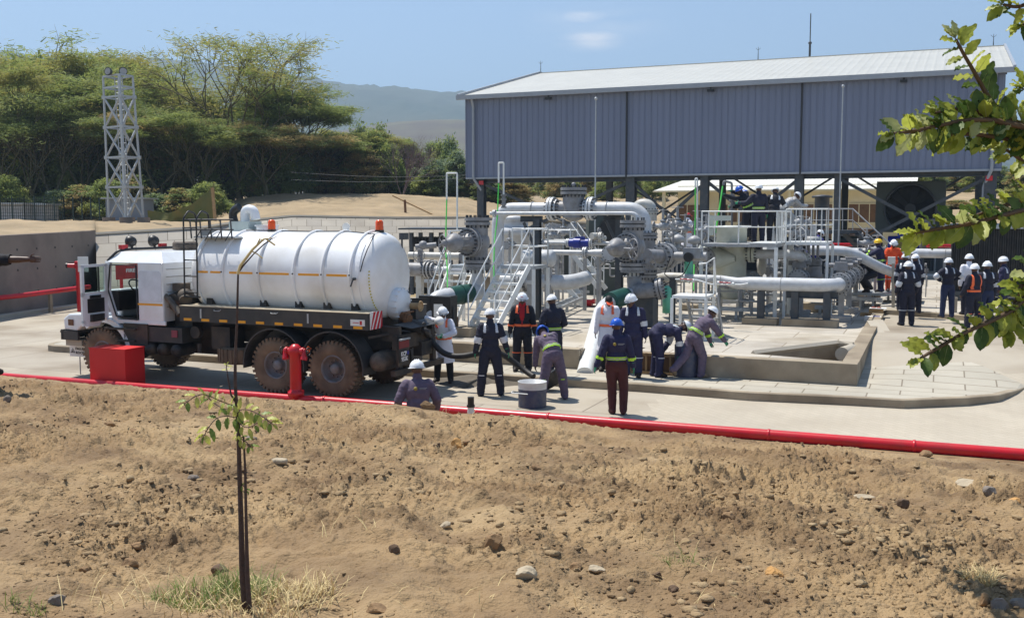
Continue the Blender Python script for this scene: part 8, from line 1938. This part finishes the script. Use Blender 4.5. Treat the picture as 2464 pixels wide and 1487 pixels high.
        hm = MB(); pk = [(.062 * s_, .085 + .03 * (1 - s_ * s_)) for s_ in (-1.2, -.6, 0, .6, 1.2)]; hm.add([q + hrt * a * 1.0 + hf * c for a, c in pk] + [q + hrt * a * 1.0 + hf * (c + .075) - hdir2 * .03 for a, c in pk], [(i, i + 1, i + 6, i + 5) for i in range(4)], 0, True)
        mesh_from('peak', np.array([list(p) for p in hm.v]), hm.f, [M['hatr'] if hat == 'hatr' else M['orangec']], [0] * len(hm.f), t)
    if logo:
        lg = MB(); bk = chest + sp * .03 - fw * .155; lg.disc(bk - rt * .05, fw, .033, .012, 6); d_ = mesh_from('back_badge', np.array([list(p) for p in lg.v]), lg.f, [mat('dull_gold', (150, 132, 50), .6)], [0] * len(lg.f), t)
        lg = MB(); lg.box(bk + rt * .07 + sp * .008, (.12, .012, .008), ax); lg.box(bk + rt * .06 - sp * .012, (.10, .012, .006), ax); mesh_from('back_lettering', np.array([list(p) for p in lg.v]), lg.f, [M['greyl']], [0] * len(lg.f), t)
    if shirt or coat:
        lg = MB(); lg.box(chest + sp * .03 + fw * .155 + rt * .09, (.03, .012, .035), ax); mesh_from('chest_badge', np.array([list(p) for p in lg.v]), lg.f, [M['redm'] if shirt or coat else M['greyl']], [0] * len(lg.f), t)
    return t
st = lambda s: (vd(90 * s, -86), vd(180, -88))
wide = lambda s, q=12: (vd(90 * s, -90 + q), vd(90 * s, -90 + q * .6))
# foreground and road
person(1005, 0, 0, 12, 'man in faded purple coverall and white helmet, seen from behind beyond the bank', 1.72, 'purple', lean=14, leandir=0, logo=True, lA=(vd(-110, -60), vd(0, -50)), rA=(vd(110, -60), vd(0, -50)), at=(D(1006, 900, 15.6).x, 15.6, D(0, 868, 15.6).z - 1.80 * .985))
person(1068, 920, 0.02, 168, 'woman in white coat with orange straps raising one gloved hand by the tanker outlet', 1.70, 'coatw', 'dktrou', glove='teal', coat=True, waist='bando', shoulders='bando', lean=8, lA=(vd(-50, -55), vd(60, -15)), rA=(vd(80, 18), vd(75, 55)), lL=wide(-1, 6), rL=wide(1, 6), head=(12, -20))
person(1180, 952, 0, 6, 'man in navy with silver knee bands holding the black hose, seen from behind', 1.80, 'navy', glove='teal', arm='bandw', calf='bandw', shoulders='bandw', lL=wide(-1, 9), rL=wide(1, 10), lA=(vd(-110, -72), vd(-30, -70)), rA=(vd(105, -68), vd(60, -68)), head=(10, 0))
person(1257, 893, PV, 176, 'man in black coverall with orange bands and red shirt facing the camera', 1.80, 'blackc', glove='gloveb', waist='bando', arm='bando', calf='bando', shoulders='bando', shirt='shirtr', lL=wide(-1, 4), rL=wide(1, 4), lA=(vd(-95, -76), vd(-60, -80)), rA=(vd(95, -76), vd(60, -80)), head=(14, 0), cap='emblem')
person(1350, 908, PV, 20, 'man in dark navy with lime waist band standing behind the bending purple clad man', 1.80, 'navy', waist='bandy', lL=(vd(90, -86), vd(180, -86)), rL=wide(1, 5), lA=(vd(-95, -68), vd(40, -30)), rA=(vd(95, -68), vd(-40, -30)), head=(16, 0), at=G(1330, 905, PV))
person(1330, 962, 0, 14, 'man in faded purple coverall and blue helmet bending over the hose end', 1.76, 'purple', hat='hatb', glove='gloveb', waist='bandy', calf='bandy', lean=58, leandir=-8, lL=wide(-1, 11), rL=wide(1, 14), lA=(vd(-30, -78), vd(0, -80)), rA=(vd(30, -74), vd(0, -80)), logo=True, head=(15, 0))
person(1462, 893, PV, 168, 'man in white coat and black cap with orange peak beside the wrapped pipe', 1.80, 'coatw', 'dktrou', hat='hatk', coat=True, waist='bando', shoulders='bando', lean=6, lA=(vd(-80, -72), vd(0, -60)), rA=(vd(100, -78), vd(60, -80)), head=(22, -20))
person(1521, 908, PV, 172, 'man in navy coverall and white helmet standing right of the white coated man', 1.84, 'navyb', glove='gloveb', arm='bandw', calf='bandw', shoulders='bandw', lA=(vd(-95, -78), vd(-60, -80)), rA=(vd(95, -76), vd(20, -70)), head=(16, 35))
person(1482, 996, 0, 0, 'man in blue helmet, navy jacket and maroon trousers walking on the road', 1.80, 'navyb', 'maroon', hat='hatb', glove='teal', waist='bandy', arm='bandy', logo=True, lL=(vd(20, -80), vd(175, -84)), rL=(vd(60, -82), vd(190, -76)), lA=(vd(-120, -66), vd(-100, -66)), rA=(vd(110, -70), vd(60, -78)), head=(4, 0))
person(1576, 906, PV, -82, 'man in navy coverall bending down to the right with an outstretched green glove', 1.80, 'navyb', glove='teal', arm='bandw', calf='bandw', lean=96, shoulders='bandw', lL=(vd(0, -84), vd(180, -84)), rL=(vd(20, -80), vd(180, -88)), lA=(vd(0, -78), vd(0, -86)), rA=(vd(170, -70), vd(160, -50)), head=(10, 0))
person(1655, 942, 0.02, -66, 'man in faded purple coverall striding up the kerb beside the blue drum', 1.76, 'purple', glove='teal', waist='bandy', arm='bandy', boots='boott', lean=50, lL=(vd(175, -68), vd(178, -42)), rL=(vd(0, -66), vd(180, -86)), lA=(vd(0, -60), vd(10, -70)), rA=(vd(20, -52), vd(10, -52)), head=(-6, 10), feet=(0, 0, .17), at=G(1668, 927, .0))
# platform crew
ZP = zp
def on(x, d, z): p = D(x, 520, d); return (p.x, p.y, z)
person(0, 0, 0, 30, 'worker in blue helmet leaning out left over the green hose', 1.76, 'blackc', hat='hatb', glove='teal', waist='bandy', lean=34, leandir=-75, lA=(vd(-60, 12), vd(-70, 20)), rA=(vd(-20, 2), vd(-70, 15)), at=on(1802, 34.4, ZP + .12), head=(5, -40))
person(0, 0, 0, 20, 'worker in blue helmet half hidden between two white helmeted workers on the platform', 1.70, 'blackc', hat='hatb', glove='teal', waist='bandy', lean=18, lA=(vd(-60, -50), vd(-20, 0)), rA=(vd(40, -50), vd(0, 0)), at=on(1800, 34.9, ZP), head=(10, -20))
person(0, 0, 0, 4, 'white helmeted worker with lime waist band standing on the platform, back to the camera', 1.80, 'navy', glove='teal', waist='bandy', lA=(vd(-80, -46), vd(-50, 0)), rA=(vd(95, -78), vd(60, -80)), at=on(1825, 32.9, ZP))
person(0, 0, 0, -8, 'white helmeted worker with silver sleeve marks bowing over the right rail of the platform', 1.76, 'blackc', shoulders='bandw', arm='bandw', lean=16, leandir=20, lA=(vd(-60, -60), vd(0, -40)), rA=(vd(50, -50), vd(20, -20)), at=on(1862, 33.0, ZP), head=(14, 0))
person(0, 0, 0, -70, 'white helmeted worker crouching low behind the right end of the platform rail', 1.72, 'greyl', lean=60, lL=(vd(0, -30), vd(180, -60)), rL=(vd(0, -40), vd(180, -60)), lA=(vd(0, -40), vd(0, 0)), rA=(vd(0, -40), vd(0, 0)), at=on(1884, 34.6, ZP + .35), head=(0, 0))
person(0, 0, 0, -75, 'worker in white coat with orange belt and red cap behind the valves', 1.74, 'coatw', 'dktrou', hat='hatr', coat=True, waist='bando', shoulders='bando', lA=(vd(-20, -50), vd(10, 10)), rA=(vd(20, -50), vd(0, 0)), at=on(1655, 38.0, 2.15))
person(0, 0, 0, -62, 'worker in a violet blue coverall and white helmet bowing right behind the spindle valve', 1.80, 'violet', lean=34, arm='bandy', waist=None, lA=(vd(0, -70), vd(10, -60)), rA=(vd(20, -60), vd(10, -50)), at=on(1956, 36.0, 1.55), head=(8, 0))
b = MB(); p = Vector(on(1957, 36.2, 1.5)); b.sbox(p, (2.2, 1.4, .08)); 
t = thing('work_platform', tuple(p), 'low grey grating platform under the violet clad worker', 'platform'); b.build('deck', M['steel'], t)
for dx in (-.9, .9): b = MB(); q = p + BX * dx; b.beam(q, Vector((q.x, q.y, SL)), .08, .08); b.build('leg', M['steel'], t)
b = MB(); p = Vector(on(1657, 38.2, 2.1)); b.sbox(p, (2.0, 1.2, .08)); t = thing('work_platform', tuple(p), 'small grey grating platform under the red capped worker', 'platform'); b.build('deck', M['steel'], t)
for dx in (-.8, .8): b = MB(); q = p + BX * dx; b.beam(q, Vector((q.x, q.y, SL)), .08, .08); b.build('leg', M['steel'], t)
for xa, xb, yy in ((1630, 1694, 553),): 
    b = MB(); pts = [D(xa, yy, 37), D(xb, yy, 37)]; b.tube(pts, .03, 8); b.tube([q - Z * .45 for q in pts], .022, 8)
    for k in range(4): q = pts[0].lerp(pts[1], k / 3); b.tube([q, q - Z * .9], .022, 6)
    b.build('railing', M['white'], t)
# right hand group
zg_ = 1.12
b = MB(); p = Vector(on(2134, 36.2, zg_ - .05)); b.box(p, (2.4, 1.6, .08), (BX, BY, Z)); t = thing('work_platform', tuple(p), 'low grating platform under the yellow helmeted and orange clad men', 'platform'); b.build('deck', M['galv'], t)
for dx in (-1.0, 1.0):
    for dy in (-.7, .7): b = MB(); q = p + BX * dx + BY * dy; b.beam(q, Vector((q.x, q.y, SL)), .08, .08); b.build('leg', M['galv'], t)
person(0, 0, 0, 62, 'man in yellow helmet and navy coverall reaching left to the valve row', 1.82, 'navyb', hat='haty', waist='bandy', arm='bandy', calf='bandy', lean=10, lA=(vd(-15, -30), vd(-10, -20)), rA=(vd(15, -20), vd(0, 0)), at=on(2124, 36.0, zg_))
person(0, 0, 0, 178, 'man in bright orange coverall and white helmet facing the camera with papers', 1.80, 'orangec', waist='bando', calf='bandw', lA=(vd(-60, -60), vd(10, 0)), rA=(vd(60, -60), vd(-10, -5)), at=on(2151, 36.2, zg_), head=(22, 0))
person(0, 0, 0, 95, 'man in black crouching left of the yellow helmeted man below the valves', 1.75, 'blackc', hat='none', lean=42, lL=(vd(0, -20), vd(180, -50)), rL=(vd(0, -30), vd(180, -60)), lA=(vd(0, -40), vd(0, 0)), rA=(vd(0, -40), vd(0, 0)), at=on(2106, 35.6, zg_))
person(2202, 745, .775, 8, 'white helmeted man at the back of the group, just above the other helmets', 1.86, 'navy', shoulders='bandw', at=on(2203, 34.0, .775))
person(2181, 748, .775, -20, 'white helmeted man second from the left in the standing group, turned half left', 1.76, 'navy', shoulders='bandw', arm='bandw', at=on(2181, 32.6, .775), head=(10, 20))
person(2208, 753, .775, 10, 'white helmeted man with silver sleeve bands standing just right of the front man', 1.78, 'navy', shoulders='bandw', arm='bandw', at=on(2208, 31.7, .775), head=(8, 0), lL=wide(-1, 4), rL=wide(1, 4))
person(2181, 783, .62, 4, 'man in navy with silver knee bands in front of the far kerb', 1.80, 'navy', arm='bandw', calf='bandw', shoulders='bandw', lL=wide(-1, 4), rL=wide(1, 4), lA=(vd(-110, -66), vd(0, -60)), rA=(vd(110, -66), vd(0, -60)))
person(2278, 764, .775, 6, 'woman in navy jacket and blue jeans with both hands on her hips', 1.72, 'navy', 'jean', shoulders='bandw', arm='bandw', lL=wide(-1, 5), rL=wide(1, 5), lA=(vd(-95, -38), vd(60, -30)), rA=(vd(95, -38), vd(-60, -30)))
person(2336, 770, .775, 5, 'white helmeted person with a white shirt half hidden behind the orange vested man', 1.80, 'coatw', 'navy', at=on(2337, 31.2, .775))
person(2340, 792, .62, 12, 'man with an orange harness vest and orange ankle bands, back to the camera', 1.78, 'navy', shoulders='bando', waist='bando', calf='bando', vest=True, lL=wide(-1, 7), rL=wide(1, 6), lA=(vd(-100, -70), vd(0, -50)), rA=(vd(100, -74), vd(0, -60)))
person(2370, 786, .62, 2, 'man in navy jacket and blue jeans standing right of the orange vested man', 1.82, 'navy', 'jean', shoulders='bandw', arm='bandw', lL=wide(-1, 3), rL=wide(1, 4))
person(2422, 776, .62, 50, 'white helmeted man in navy coverall at the far right by the container', 1.82, 'navyb', shoulders='bandw', at=on(2422, 30.6, .7), head=(6, 0), logo=False)
# pointing person at the left edge
q = D(68, 624, 13.2); zs_ = float(dirt_z(-6.75, 12.6)); 
person(0, 0, 0, -84, 'person mostly outside the left edge of the photo stretching out a bare pointing hand', 1.86, 'dktrou', hat='none', sleeve_long=False, curl=.08, lA=(vd(-8, 4), vd(0, 0)), rA=(vd(90, -80), vd(60, -80)), at=(q.x - .72, 13.3, q.z - 1.40 * 1.86 / 1.75 - .07), lL=wide(-1, 5), rL=wide(1, 5))
# papers held by the orange clad man
b = MB(); p = Vector(on(2149, 35.7, zg_ + 1.12)); b.box(p, (.25, .02, .3), (BX, (BY + Z * .4).normalized(), (Z - BY * .4).normalized())); o = b.build('paper_sheet', M['whitem']); tag(o, 'white paper sheets held by the orange clad man', 'paper')
p = G(2335, 756, .62); p = Vector((D(2330, 690, 29.5).x, 29.5, D(0, 690, 29.5).z)); b = MB(); b.box(p, (.03, .2, .34), (BX, BY, Z)); o = b.build('paper_sheet', M['whitem']); tag(o, 'white folded paper held at the side of the orange vested man', 'paper')
# ================================================================== FOREGROUND GUAVA TREE AND SAPLING
M['gleaf'] = mat('guava_leaf', (146, 160, 62), .45, scale=14, col2=(188, 194, 90), trans=.5, spec=.35)
M['gleafd'] = mat('guava_leaf_dark', (62, 90, 44), .5, scale=14, col2=(98, 120, 56), trans=.35, spec=.35)
M['gleafb'] = mat('guava_leaf_pale', (170, 180, 110), .55, scale=14, col2=(200, 204, 146), trans=.4)
M['gbark'] = mat('guava_bark', (92, 72, 52), .8, var=.2, scale=20, bump=.3)
def leafmesh(mb, base, d, n, L, W, mi, fold=.25, curl=.25):
    d = d.normalized(); s = d.cross(n).normalized(); n = s.cross(d).normalized(); rows = 7; vs = []
    for i in range(rows + 1):
        t = i / rows; w_ = W * (math.sin(math.pi * min(1, t * .96 + .03)) ** .75) * (1.08 - .2 * t) / 1.0; c = base + d * L * (.12 + .88 * t) - n * curl * L * t * t
        ridge = .010 * (1 if i % 2 else -1) * L / .1 * .5
        vs += [c - s * w_ + n * (w_ * fold + ridge), c - s * w_ * .5 + n * (w_ * fold * .55 - ridge), c, c + s * w_ * .5 + n * (w_ * fold * .55 - ridge), c + s * w_ + n * (w_ * fold + ridge)]
    mb.add(vs, [(5 * i + j, 5 * i + j + 1, 5 * i + 6 + j, 5 * i + 5 + j) for i in range(rows) for j in range(4)], mi, True)
    mb.tube([base, base + d * L * .14], L * .018, 4, 3, False); mb.tube([base + d * L * .12, base + d * L * .5 - n * curl * L * .25, base + d * L - n * curl * L], [L * .014, L * .01, L * .003], 4, 2, False)
gt = thing('guava_tree', (2.95, 4.0, float(dirt_z(2.95, 4.0))), 'guava tree whose leafy branches reach in from the right edge close to the camera', 'tree')
rg = random.Random(12)
dirs_ = 4.1
BRS = [ # (points (x, y, d)), leaf spacing px, leaf length px, end cluster
 ([(2560, 350, 4.2), (2470, 305, 4.1), (2400, 290, 4.0), (2330, 288, 3.95), (2270, 300, 3.9), (2200, 316, 3.85), (2150, 322, 3.8)], 23, 62),
 ([(2560, 380, 4.2), (2470, 345, 4.15), (2400, 330, 4.05), (2330, 322, 4.0), (2260, 325, 4.0), (2190, 318, 4.0)], 27, 58),
 ([(2470, 315, 4.1), (2400, 265, 4.1), (2370, 222, 4.1), (2345, 175, 4.05), (2318, 130, 4.0), (2300, 95, 4.0)], 22, 56),
 ([(2400, 300, 4.0), (2350, 265, 4.0), (2300, 262, 3.95), (2250, 272, 3.9)], 22, 56),
 ([(2560, 490, 4.0), (2464, 505, 3.9), (2400, 522, 3.8), (2330, 540, 3.7), (2260, 550, 3.7), (2205, 560, 3.65)], 24, 64),
 ([(2560, 470, 4.3), (2464, 480, 4.2), (2400, 500, 4.1), (2350, 518, 4.1)], 26, 60),
 ([(2560, 640, 4.0), (2480, 700, 3.9), (2440, 745, 3.8), (2390, 770, 3.7), (2320, 800, 3.6), (2260, 835, 3.55), (2215, 862, 3.5)], 21, 60),
 ([(2560, 560, 4.1), (2490, 620, 4.0), (2460, 680, 3.9), (2435, 750, 3.85), (2430, 790, 3.8)], 22, 60),
 ([(2560, -40, 4.2), (2490, 0, 4.1), (2450, 20, 4.1), (2415, 12, 4.1)], 26, 52),
 ([(2560, 60, 4.2), (2500, 40, 4.2), (2462, 60, 4.2)], 30, 50),
 ([(2560, 250, 4.3), (2500, 230, 4.3), (2464, 215, 4.3)], 30, 52),
 ([(2560, 420, 4.3), (2490, 410, 4.2), (2450, 380, 4.1), (2420, 360, 4.1)], 24, 56)]
nleaf = 0
for bi_, (pts, spc, Lp) in enumerate(BRS):
    e0 = D(*pts[0]); tz0 = min(max(e0.z - .25, 2.6), 4.7); P_ = smooth([Vector((2.86, 4.15, tz0)), Vector((2.62, 4.15, e0.z - .08))] + [D(x, y, d) for x, y, d in pts], 2); mb = MB(); n = len(P_); mb.tube(P_, [.013 * (1 - .75 * i / n) + .0015 for i in range(n)], 7); br_ = mb.build('branch', M['gbark'], gt)
    lm = MB(); acc_ = 0; last = px_of(P_[0])
    k = 0; side = 1
    for i in range(1, n):
        cur = px_of(P_[i]); acc_ += math.hypot(cur[0] - last[0], cur[1] - last[1]); last = cur
        if acc_ >= spc * .64:
            acc_ = 0; tdir = (P_[i] - P_[i - 1]).normalized(); perp = tdir.cross(Vector((rg.uniform(-.4, .4), -1, rg.uniform(-.4, .4)))).normalized()
            for sg in (-1, 1):
                d = (tdir * .55 + perp * sg * rg.uniform(.6, 1.0) + Vector((0, rg.uniform(-.5, .3), rg.uniform(-.25, .15)))).normalized()
                if d.z < -.5 and rg.random() < .5: d.z *= .4; d.normalize()
                nrm = (Vector((rg.uniform(-.5, .5), rg.uniform(-.9, .1), rg.uniform(.5, 1.1)))).normalized(); L = Lp * rg.uniform(.8, 1.15) * P_[i].y / F
                mi = rg.choices((0, 1, 2), (.5, .38, .12))[0]; leafmesh(lm, P_[i], d, nrm, L, L * .27, mi, rg.uniform(.05, .3), rg.uniform(0, .2)); nleaf += 1
    tdir = (P_[-1] - P_[-3]).normalized()
    for q in range(4):
        d = (tdir + Vector((rg.uniform(-.5, .5), rg.uniform(-.5, .5), rg.uniform(-.5, .5)))).normalized(); L = Lp * rg.uniform(.5, .9) * P_[-1].y / F; leafmesh(lm, P_[-1], d, Vector((rg.uniform(-.4, .4), -.4, 1)).normalized(), L, L * .25, rg.choice((0, 0, 2)), .3, .1)
    lm.build('leaves', [M['gleaf'], M['gleafd'], M['gleafb'], M['gbark']], br_)
mb = MB(); g0 = Vector((2.95, 4.0, float(dirt_z(2.95, 4.0)) - .1)); mb.tube([g0, Vector((2.9, 4.05, 2.8)), Vector((2.86, 4.15, 3.5)), Vector((2.9, 4.15, 4.2)), Vector((2.82, 4.2, 4.9))], [.06, .05, .04, .03, .02], 10)
mb.build('trunk', M['gbark'], gt)
# crown above and outside the frame, throws the shade at the bottom right
rr = np.random.default_rng(5); lm = MB()
for k in range(420):
    c = Vector((rr.normal(2.95, .4), rr.normal(4.5, .4), rr.normal(5.3, .3)))
    x_, y_ = px_of(c)
    if x_ < 2530 and y_ > -60: continue
    d = Vector(rr.normal(size=3)).normalized(); leafmesh(lm, c, d, Z, .11, .03, 0, .2, .1)
for k in range(420):
    c = Vector((rr.uniform(1.05, 2.9), rr.normal(6.45, .22), 6.0 + rr.normal(0, .12))); leafmesh(lm, c, Vector(rr.normal(size=3)).normalized(), Z, .15, .045, 0, .2, .1)
b = MB(); b.tube([Vector((2.82, 4.2, 4.85)), Vector((2.7, 5.4, 5.8)), Vector((2.2, 6.3, 6.05)), Vector((1.1, 6.5, 6.05))], [.02, .016, .012, .005], 8); b.build('branch', M['gbark'], gt)
lm.build('upper_leaves', [M['gleaf'], M['gleafd'], M['gleafb'], M['gbark']], gt)
# ------------------------------------------------------------------ sapling
for d_ in np.arange(3.4, 9, .02):
    p = D(588, 1478, d_)
    if float(dirt_z(p.x, p.y, False)) > p.z: break
dS_ = p.y; sp0 = thing('sapling', (p.x, p.y, float(dirt_z(p.x, p.y))), 'thin dark sapling stem with a few yellow green leaves in the foreground', 'sapling')
M['stem'] = mat('dark_brown_stem', (74, 56, 50), .8, var=.25, scale=30, bump=.5, bscale=80); M['sleaf'] = mat('sapling_leaf', (176, 182, 78), .5, scale=20, col2=(206, 204, 110), trans=.4); M['sleaf2'] = mat('sapling_leaf_green', (104, 132, 52), .5, scale=20, col2=(140, 158, 70), trans=.35)
pts = [(594, 1520), (588, 1440), (583, 1380), (580, 1250), (576, 1130), (573, 1000), (566, 940), (566, 860), (570, 780), (572, 700), (573, 655)]
rad = [8, 8, 8, 6.8, 5.8, 5, 4.2, 3.6, 3, 2.6, 2.2]
mb = MB(); P_ = [D(x, y, dS_) for x, y in pts]; mb.tube(smooth(P_, 1), [np.interp(i / (len(smooth(P_, 1)) - 1), np.linspace(0, 1, len(rad)), rad) * dS_ / F for i in range(len(smooth(P_, 1)))], 12); mb.build('stem', M['stem'], sp0)
mb = MB(); mb.tube([D(x, y, dS_ - .03) for x, y in ((604, 1500), (596, 1400), (594, 1330), (592, 1240), (590, 1130), (586, 1050))], [.012, .011, .009, .007, .006, .004], 8); mb.build('side_stem', M['stem'], sp0)
mb = MB(); mb.tube([D(566, 965, dS_), D(556, 950, dS_), D(548, 905, dS_), D(546, 890, dS_)], [.006, .004, .003, .002], 6); mb.tube([D(572, 658, dS_), D(585, 640, dS_), D(610, 612, dS_), D(635, 588, dS_), D(655, 575, dS_), D(668, 568, dS_)], [.005, .004, .003, .003, .002, .001], 5); mb.build('twig', M['stem'], sp0)
def frond(pts, n, L, mset, nm='leaf_spray'):
    P2 = smooth([D(x, y, d) for x, y, d in pts], 2); mb = MB(); mb.tube(P2, .0022, 5, 2, False)
    for i in range(n):
        q = P2[int((i + .5) / n * (len(P2) - 1))]; td = (P2[min(int((i + .5) / n * (len(P2) - 1)) + 1, len(P2) - 1)] - P2[max(int((i + .5) / n * (len(P2) - 1)) - 1, 0)]).normalized()
        for sg in (-1, 1):
            pr = td.cross(Vector((0, -1, .3))).normalized() * sg; d = (td * .7 + pr + Vector((0, rg.uniform(-.3, .3), -.2))).normalized(); leafmesh(mb, q, d, Vector((rg.uniform(-.3, .3), -.5, 1)), L * rg.uniform(1.0, 1.7), L * .3, rg.choice(mset), .2, .3)
    leafmesh(mb, P2[-1], td, Vector((0, -.5, 1)), L, L * .2, mset[0], .2, .2); mb.build(nm, [M['sleaf'], M['sleaf2'], M['stem']], sp0)
d0 = dS_
frond([(560, 975, d0), (530, 965, d0 - .1), (500, 950, d0 - .15), (478, 948, d0 - .2), (445, 970, d0 - .25)], 6, .036, (0, 0, 1))
frond([(566, 985, d0), (545, 985, d0 + .05), (520, 975, d0 + .1), (500, 955, d0 + .1)], 5, .034, (0, 1))
frond([(570, 1005, d0), (545, 1000, d0 - .1), (520, 1005, d0 - .15), (500, 1030, d0 - .2), (492, 1048, d0 - .2)], 5, .042, (1, 1, 0))
frond([(572, 1000, d0), (575, 985, d0 - .1), (600, 985, d0 - .15), (630, 1000, d0 - .2), (655, 1020, d0 - .22)], 8, .036, (0, 0, 1))
frond([(572, 1015, d0), (590, 1030, d0 - .1), (610, 1025, d0 - .12), (625, 1012, d0 - .15)], 5, .034, (0, 1))
frond([(578, 1055, d0), (590, 1060, d0 - .05), (602, 1075, d0 - .08)], 3, .028, (0, 1))
frond([(580, 1165, d0), (588, 1170, d0 - .02), (594, 1180, d0 - .03)], 2, .02, (1,))
frond([(546, 892, d0), (544, 884, d0), (546, 878, d0)], 2, .016, (0,))
frond([(575, 1035, d0), (572, 1042, d0 - .02), (570, 1050, d0 - .03)], 2, .022, (0,))
mb = MB(); mb.tube([D(572, 660, dS_), D(578, 640, dS_), D(608, 600, dS_), D(634, 576, dS_), D(655, 572, dS_)], [.007, .007, .006, .005, .002], 6); mb.tube([D(634, 580, dS_), D(625, 575, dS_), D(618, 590, dS_)], .004, 5); mb.tube([D(640, 575, dS_), D(662, 590, dS_)], .004, 5); mb.tube([D(605, 604, dS_), D(620, 612, dS_), D(632, 622, dS_)], .003, 5); mb.build('dry_top', M['straw'], sp0)
